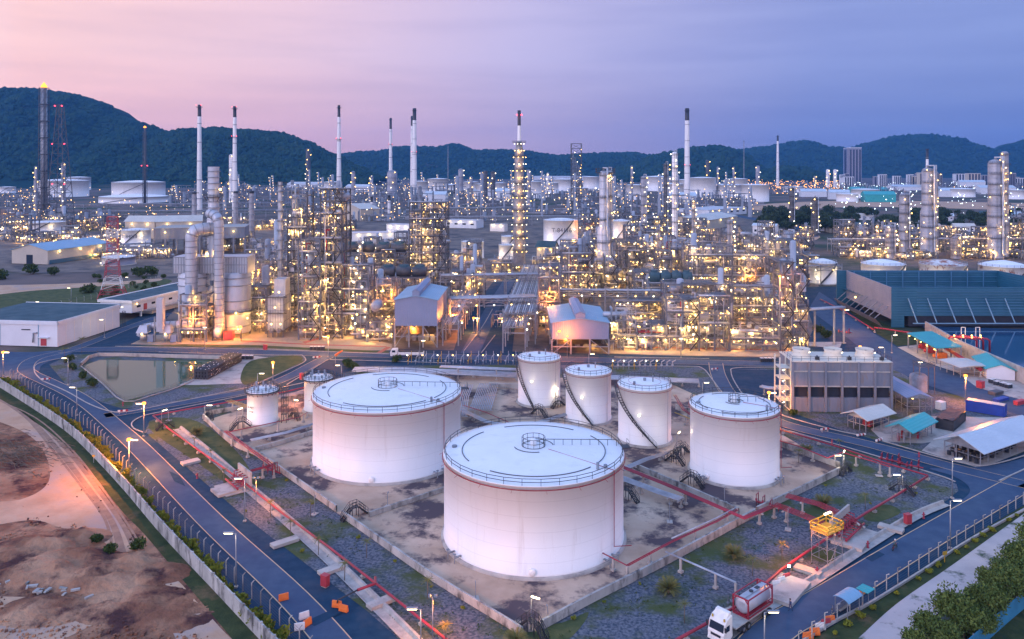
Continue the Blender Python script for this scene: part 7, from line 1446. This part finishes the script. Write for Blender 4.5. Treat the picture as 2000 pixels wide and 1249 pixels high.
# container truck: faces lower left.  local +x = forward
fr, bk = G(1418, 1262), G(1512, 1196); hd = atan2(fr[1]-bk[1], fr[0]-bk[0])
tk = thing('truck', 'white cab truck with flat bed carrying the framed tank container', 'truck', G(1398, 1258), hd)
def hull(o, prof, y0, y1):                # extrude an x-z outline across the width
    k = len(o.v); n = len(prof)
    for y in (y0, y1): o.v += [(p[0], y, p[1]) for p in prof]
    o.face(tuple(range(k+n-1, k-1, -1))); o.face(tuple(range(k+n, k+2*n)))
    for i in range(n): j = (i+1) % n; o.face((k+i, k+j, k+n+j, k+n+i))
    return o
o = hull(MB(), [(0, .55), (0.02, 1.5), (-.12, 1.75), (-.35, 2.75), (-.9, 3.25), (-1.95, 3.55), (-2.0, .8), (-1.6, .55)], -1.22, 1.22); cab = o.build('cab', M['whitep'], tk)
o = MB(); o.poly([(-.10+.03, -1.1, 1.78), (-.10+.03, 1.1, 1.78), (-.335+.03, 1.05, 2.72), (-.335+.03, -1.05, 2.72)]); o.build('windscreen', M['glass'], tk)
for s in (-1, 1):
    q = [(-.45, s*1.235, 1.75), (-1.35, s*1.235, 1.75), (-1.35, s*1.235, 2.5), (-.6, s*1.235, 2.5)]; MB().poly(q if s < 0 else q[::-1]).build('side_window', M['glass'], tk); MB().box((-.1, s*1.42, 2.0), (.12, .25, .6)).build('mirror', M['black'], tk); MB().box((.03, s*.9, .75), (.06, .4, .22)).build('headlight', M['whitep'], tk)
MB().box((.03, 0, 1.05), (.08, 1.5, .3)).build('grille', M['dark'], tk); MB().box((.05, 0, .42), (.16, 2.4, .3)).build('bumper', M['whitep'], tk)
o = hull(MB(), [(-.95, 3.26), (-1.95, 3.56), (-1.98, 3.9), (-1.5, 3.85)], -1.0, 1.0); o.build('wind_deflector', M['whitep'], tk)
for s in (-1, 1): MB().cyl((-.6, s*.9, 3.05), .12, .3, 8).build('marker_lamp', M['yellow'], tk)
MB().box((-6.9, 0, .95), (9.6, .9, .3)).build('chassis', M['black'], tk); MB().box((-7.6, 0, 1.3), (9.6, 2.5, .16)).build('flat_bed', M['kerb'], tk); MB().box((-3.0, -.95, .55), (1.1, .5, .6)).build('fuel_tank', M['steel'], tk); MB().box((-4.2, .95, .55), (.9, .5, .6)).build('battery_box', M['black'], tk)
for x in (-1.1, -4.9, -6.1, -10.2, -11.4):
    for s in (-1, 1): wheel(tk, x, s*1.02, .5, .34)
ux = (cos(hd), sin(hd)); cpos = (tk.location[0]-8.9*ux[0], tk.location[1]-8.9*ux[1], 1.47)
ct = thing('tank_container', 'silver tank in a dark red frame resting on the truck bed', 'tank container', cpos, hd); o = MB(); Lc, Wc, Hc = 6.06, 2.44, 2.59
for x in (-Lc/2, Lc/2):
    for y in (-Wc/2+.06, Wc/2-.06): o.box((x, y, 0), (.16, .16, Hc))
    for z in (.08, Hc-.08): o.bar((x, -Wc/2, z), (x, Wc/2, z), .15)
    for s in (-1, 1): o.bar((x, s*Wc/2*.95, .75), (x, s*.5, .1), .1); o.bar((x, s*Wc/2*.95, Hc-.7), (x, s*.6, Hc-.1), .1)
for y in (-Wc/2+.06, Wc/2-.06):
    for z in (.08, Hc-.07): o.bar((-Lc/2, y, z), (Lc/2, y, z), .13)
o.build('frame', M['red'], ct); o = MB(); o.hcyl((-Lc/2+.4, 0, 1.35), (Lc/2-.35, 0, 1.35), 1.12, 32, .22); o.build('vessel', M['clad'], ct)
MB().box((0, 0, .12), (Lc-.2, 1.8, .1)).build('floor_plate', M['red'], ct); MB().box((0, .1, 2.49), (Lc-.5, .75, .05)).build('walkway', M['pipe'], ct); MB().cyl((.6, .1, 2.52), .3, .16, 14).build('hatch', M['black'], ct); MB().box((-.9, .1, 2.54), (.8, .55, .05)).build('hatch_box', M['black'], ct)
MB().box((Lc/2-.10, .05, 1.25), (.03, .9, .6)).build('label_plate', M['pipe'], ct)
for x in (-1.2, .6): MB().box((x, -1.13, 1.2), (.9, .02, .3)).build('side_plate', M['bluegrey'], ct)
# white crane truck on the plant road
t = thing('crane_truck', 'small white crane truck parked on the plant road behind the left tank', 'truck', G(765, 698), 0); o = hull(MB(), [(-.3, .6), (-.4, 1.8), (0.1, 2.8), (2.0, 2.9), (2.0, .6)], -1.1, 1.1); o.build('cab', M['whitep'], t); MB().box((6.5, 0, 1.0), (8.4, 2.3, .9)).build('load_bed', M['whitep'], t); MB().box((6.5, 0, 1.91), (8.0, 2.0, .3)).build('cargo', M['black'], t); MB().box((.8, -1.12, 1.8), (1.1, .05, .7)).build('side_window', M['glass'], t); MB().poly([(-.41, -1, 1.85), (-.41, 1, 1.85), (.03, 1, 2.7), (.03, -1, 2.7)]).build('windscreen', M['glass'], t)
for x in (.9, 6, 8.5):
    for s in (-1, 1): wheel(t, x, s*.95, .5)
# road shelter by the right fence with motor scooter and bicycle
p = G(1655, 1196); t = thing('guard_shelter', 'small shelter with curved pale roof by the right fence', 'shelter', (p[0], p[1], 0), radians(38)); o = MB()
for x in (-1.6, 1.6):
    for y in (-.9, .9): o.box((x, y, 0), (.1, .1, 2.3))
o.build('post', M['steel'], t); o = MB(); n = 10
for zoff in (0, -.05):
    k = len(o.v)
    for x in (-1.9, 1.9):
        for i in range(n+1): a = pi*(.12+.76*i/n); o.v.append((x, 1.35*cos(a), 2.0+.75*sin(a)+zoff))
    for i in range(n): o.face((k+i, k+i+1, k+n+2+i, k+n+1+i), True)
o.build('curved_roof', M['roofblue'], t); MB().box((0, .85, 0), (3.2, .08, 1.2)).build('back_panel', M['bluegrey'], t); MB().box((0, .5, .4), (2.6, .4, .08)).build('bench', M['kerb'], t)
p = G(1690, 1185); t = thing('awning', 'small blue green square awning beside the guard shelter', 'awning', (p[0], p[1], 0), radians(38)); MB().box((0, 0, 2.5), (2.0, 1.8, .08)).build('canopy', M['teal'], t); o = MB()
for x in (-.9, .9): o.box((x, 0, 0), (.08, .08, 2.5))
o.build('post', M['steel'], t)
# people: one continuous skinned body each
def person(label, loc, rz, joints, edges, clothes, name='person', scale=1.0, hat=None):
    me = bpy.data.meshes.new('body'); me.from_pydata([j[:3] for j in joints], edges, []); o = bpy.data.objects.new(name, me); COL.objects.link(o); o.location = loc; o.rotation_euler = (0, 0, rz); me.materials.append(M[clothes]); 
    sk = o.modifiers.new('skin', 'SKIN'); me.skin_vertices.new() if not me.skin_vertices else None
    for i, j in enumerate(joints): v = me.skin_vertices[0].data[i]; v.radius = (j[3], j[3]*j[4] if len(j) > 4 else j[3]); v.use_root = i == 0
    su = o.modifiers.new('sub', 'SUBSURF'); su.levels = 1; su.render_levels = 2
    dg = bpy.context.evaluated_depsgraph_get(); m2 = bpy.data.meshes.new_from_object(o.evaluated_get(dg)); o.modifiers.clear(); o.data = m2; m2.name = 'person_body'
    m2.materials.clear(); m2.materials.append(M[clothes]); m2.materials.append(M['skin']); m2.materials.append(M['dark'])
    hd_ = joints[4]
    for f in m2.polygons:
        c = f.center
        if c[2] > hd_[2]-.20 and abs(c[0]-hd_[0]) < .2 and abs(c[1]-hd_[1]) < .2: f.material_index = 1
        elif dist(c, joints[7][:3]) < .10 or dist(c, joints[10][:3]) < .10 or dist(c, joints[8-0][:3]) < .0: f.material_index = 1
        elif c[2] < .12: f.material_index = 2
        f.use_smooth = True
    tag(o, label, 'person'); hm = M[hat or 'hair']; q = MB(); q.lathe((hd_[0], hd_[1], hd_[2]+.02), [(.125, 0), (.125, .06), (.09, .12), (.001, .15)], 12); q.build('helmet' if hat else 'hair', hm, o)
    q = MB(); q.lathe((hd_[0]+.115, hd_[1], hd_[2]-.03), [(.001, -.03), (.02, -.01), (.001, .02)], 5); q.build('nose', M['skin'], o); return o
# facing +x; walking
WJ = [(0, 0, .95, .14, .8), (0, 0, 1.18, .13, .9), (.02, 0, 1.40, .15, .7), (.03, 0, 1.53, .055), (.05, 0, 1.65, .10, 1.0),
      (.0, -.2, 1.42, .055), (-.08, -.26, 1.15, .042), (.02, -.27, .90, .034), (.0, .2, 1.42, .055), (.10, .26, 1.16, .042), (.22, .24, .95, .034),
      (0, -.1, .88, .09), (.16, -.1, .5, .065), (.14, -.1, .09, .045), (.30, -.1, .04, .04), (0, .1, .88, .09), (-.08, .1, .5, .065), (-.30, .1, .12, .045), (-.18, .1, .04, .04)]
WE = [(0, 1), (1, 2), (2, 3), (3, 4), (2, 5), (5, 6), (6, 7), (2, 8), (8, 9), (9, 10), (0, 11), (11, 12), (12, 13), (13, 14), (0, 15), (15, 16), (16, 17), (17, 18)]
for base_, s in ((7, -.27), (10, .24)):     # fingers rooted in the palms
    h = WJ[base_]
    for f in range(5):
        i = len(WJ); dx = (f-2)*.018; ln = (.05, .085, .09, .08, .06)[f]
        WJ.append((h[0]+dx+(.03 if f == 0 else 0), h[1], h[2]-.06 if f else h[2]-.02, .009)); WJ.append((h[0]+dx*1.3+(.045 if f == 0 else .01), h[1]+.005, h[2]-.06-ln, .008)); WE += [(base_, i), (i, i+1)]
person('worker in navy overalls walking on the road behind the truck', G(1544, 1194), radians(200), WJ, WE, 'cloth')
RJ = [(0, 0, .88, .14, .8), (.05, 0, 1.1, .13, .9), (.14, 0, 1.30, .15, .7), (.19, 0, 1.42, .055), (.23, 0, 1.54, .10), (.14, -.2, 1.32, .055), (.34, -.27, 1.16, .042), (.56, -.28, 1.08, .034), (.14, .2, 1.32, .055), (.34, .27, 1.16, .042), (.56, .28, 1.08, .034),
      (.02, -.12, .82, .09), (.42, -.18, .72, .07), (.30, -.18, .30, .045), (.45, -.18, .27, .04), (.02, .12, .82, .09), (.42, .18, .72, .07), (.30, .18, .30, .045), (.45, .18, .27, .04)]
RE = WE[:18]
for base_ in (7, 10):
    h = RJ[base_]
    for f in range(5):
        i = len(RJ); RJ.append((h[0]+.05, h[1]+(f-2)*.018, h[2]+(.02 if f else -.02), .009)); RJ.append((h[0]+.09, h[1]+(f-2)*.018, h[2]-(.02 if f else .03), .008)); RE = RE+[(base_, i), (i, i+1)]
mp_ = G(1747, 1074); mr = radians(40)
person('rider in grey green clothes and white helmet on the motorcycle', mp_, mr, RJ, RE, 'shirtg', hat='helmet')
def bike(label, loc, rz, motor=True):
    t = thing('motorcycle' if motor else 'bicycle', label, 'motorcycle' if motor else 'bicycle', loc, rz); r = .29 if motor else .33
    for x in (-.55, .68):
        o = MB(); n = 20; o.tube([(r*cos(i*2*pi/n), 0, r*sin(i*2*pi/n)) for i in range(n+1)], .05 if motor else .022, 6, cap=False); o.build('tyre', M['tyre'], t, (x, 0, r+.04))
        o = MB()
        for i in range(8): o.bar((0, 0, 0), (r*cos(i*pi/4), 0, r*sin(i*pi/4)), .012)
        o.build('spokes', M['steel'], t, (x, 0, r+.04))
    o = MB(); o.bar((-.55, 0, .33), (0, 0, .45), .06); o.bar((0, 0, .45), (.5, 0, .85), .06); o.bar((.68, 0, .33), (.48, 0, 1.0), .05); o.bar((-.3, 0, .75), (.5, 0, .85), .05); o.bar((-.55, 0, .33), (-.2, 0, .75), .05); o.build('frame', M['red' if motor else 'steel'], t)
    MB().box((-.15, 0, .74), (.75 if motor else .26, .22, .1)).build('seat', M['black'], t); MB().tube([(.42, -.3, 1.05), (.5, 0, 1.0), (.42, .3, 1.05)], .02, 6).build('handlebar', M['black'], t)
    if motor: MB().box((.05, 0, .35), (.4, .25, .28)).build('engine', M['pipedull'], t); MB().hcyl((.25, 0, .82), (.5, 0, .86), .13, 8).build('front_cowl', M['red'], t); MB().cyl((.62, 0, .85), .08, .1, 8).build('headlight', M['whitep'], t)
    return t
bike('motorcycle being ridden along the right road', mp_, mr); bike('parked bicycle beside the guard shelter', G(1625, 1200), radians(60), False)
t = thing('marker_sign', 'small yellow sign on a post below the right fence', 'sign', G(1845, 1099), radians(20)); MB().box((0, 0, 0), (.08, .08, 1.4)).build('post', M['yellow'], t); MB().box((0, -.05, 1.2), (.9, .05, .6)).build('board', M['yellow'], t)
t = thing('marker_sign', 'small pale post sign on the verge below the left wall', 'sign', G(183, 904), 0); MB().box((0, 0, 0), (.08, .08, 1.5)).build('post', M['kerb'], t); MB().box((0, -.05, 1.3), (.6, .05, .35)).build('board', M['yellow'], t)
t = thing('valve_stand', 'cluster of small valves behind the truck cab on the gravel', 'pipework', G(1422, 1188), radians(38))
for k in range(4): o = MB(); o.tube([(k*.8, 0, 0), (k*.8, 0, 1.2), (k*.8+.3, .2, 1.6)], .08, 6); o.cyl((k*.8, 0, .7), .2, .2, 8); o.build('valve', M['pipedull'], t)
MB().box((-1.5, -1.2, 0), (4, 2.4, .2)).build('plinth', M['concrete'], t)
t = thing('bollard', 'yellow and black bollard in front of the truck cab', 'bollard', G(1386, 1222)); 
for k in range(3): MB().cyl((0, 0, k*.35), .12, .35, 8).build('band', M['yellow' if k % 2 else 'black'], t)
# ---- dark trees of the village belt: each its own crown
random.seed(61); ft = [bush_mesh(4.2, 620, .7, M['leafdark'], .85, 9) for _ in range(4)]; k = 0
for i in range(150):
    py = random.uniform(424, 458); px = random.uniform(1490, 2050)
    if random.random() < .25: px = random.uniform(1485, 1640)
    p = G(px, py); s = random.uniform(1.1, 2.1)
    t = thing('village_tree', 'dark leafy tree in the village belt behind the right plant', 'tree', p, random.random()*6, 'dark trees of the village belt, none told from another'); inst('crown', random.choice(ft), t, (0, 0, 3*s), 0, s); MB().tube([(0, 0, 0), (0, 0, 6*s)], .4, 5).build('trunk', M['bark'], t)
for i in range(26):
    p = G(random.uniform(180, 335), random.uniform(540, 585)); tag(inst('scrub_bush', random.choice(pbush), None, p, random.random()*6, random.uniform(.7, 1.5)), 'low scrub bush on the slope beside the lattice mast', 'bush', 'scrub bushes on the left slope, none told from another')
# far lights strewn over the town below the hills
for nm, lab, mt, n, xr, yr in [('town_light', 'countless small cold town lights below the right hills', 'farc', 260, (1620, 2040), (362, 420)), ('town_light', 'countless small orange lights of the far right plant', 'faro', 620, (1430, 1640), (350, 378)), ('yard_light', 'countless small yellow lights of the far left yards', 'fary', 200, (0, 330), (372, 500)), ('plant_light', 'countless small white lights across the far plant', 'farw', 420, (330, 1480), (352, 420))]:
    o = MB(); random.seed(n)
    for i in range(n):
        px = random.uniform(*xr); py = yr[0]+(yr[1]-yr[0])*random.random()**1.6; p = G(px, py); r = (.26+.00022*p[1])*random.choice([.7, 1, 1, 1.6]); z = random.uniform(2, 14); o.lathe((p[0], p[1], z), [(.001, -r), (r, 0), (.001, r)], 4, smooth=False)
    tag(o.build(nm, M[mt]), lab, 'lights', None, 'stuff')
# ================================================================ HAZE
hb = MB(); hb.box((0, 3600, -3), (10400, 7600, 425))
hz = hb.build('haze', None); hz.data.materials.clear(); m = bpy.data.materials.new('haze_air'); m.use_nodes = True; t = m.node_tree; t.nodes.clear()
ou = t.nodes.new('ShaderNodeOutputMaterial'); pv = t.nodes.new('ShaderNodeVolumePrincipled'); pv.inputs['Color'].default_value = (.12, .42, 1.0, 1); pv.inputs['Density'].default_value = 6.2e-5; pv.inputs['Anisotropy'].default_value = .2
t.links.new(pv.outputs[0], ou.inputs['Volume']); hz.data.materials.append(m); hz['kind'] = 'stuff'
SC.cycles.volume_step_rate = 10
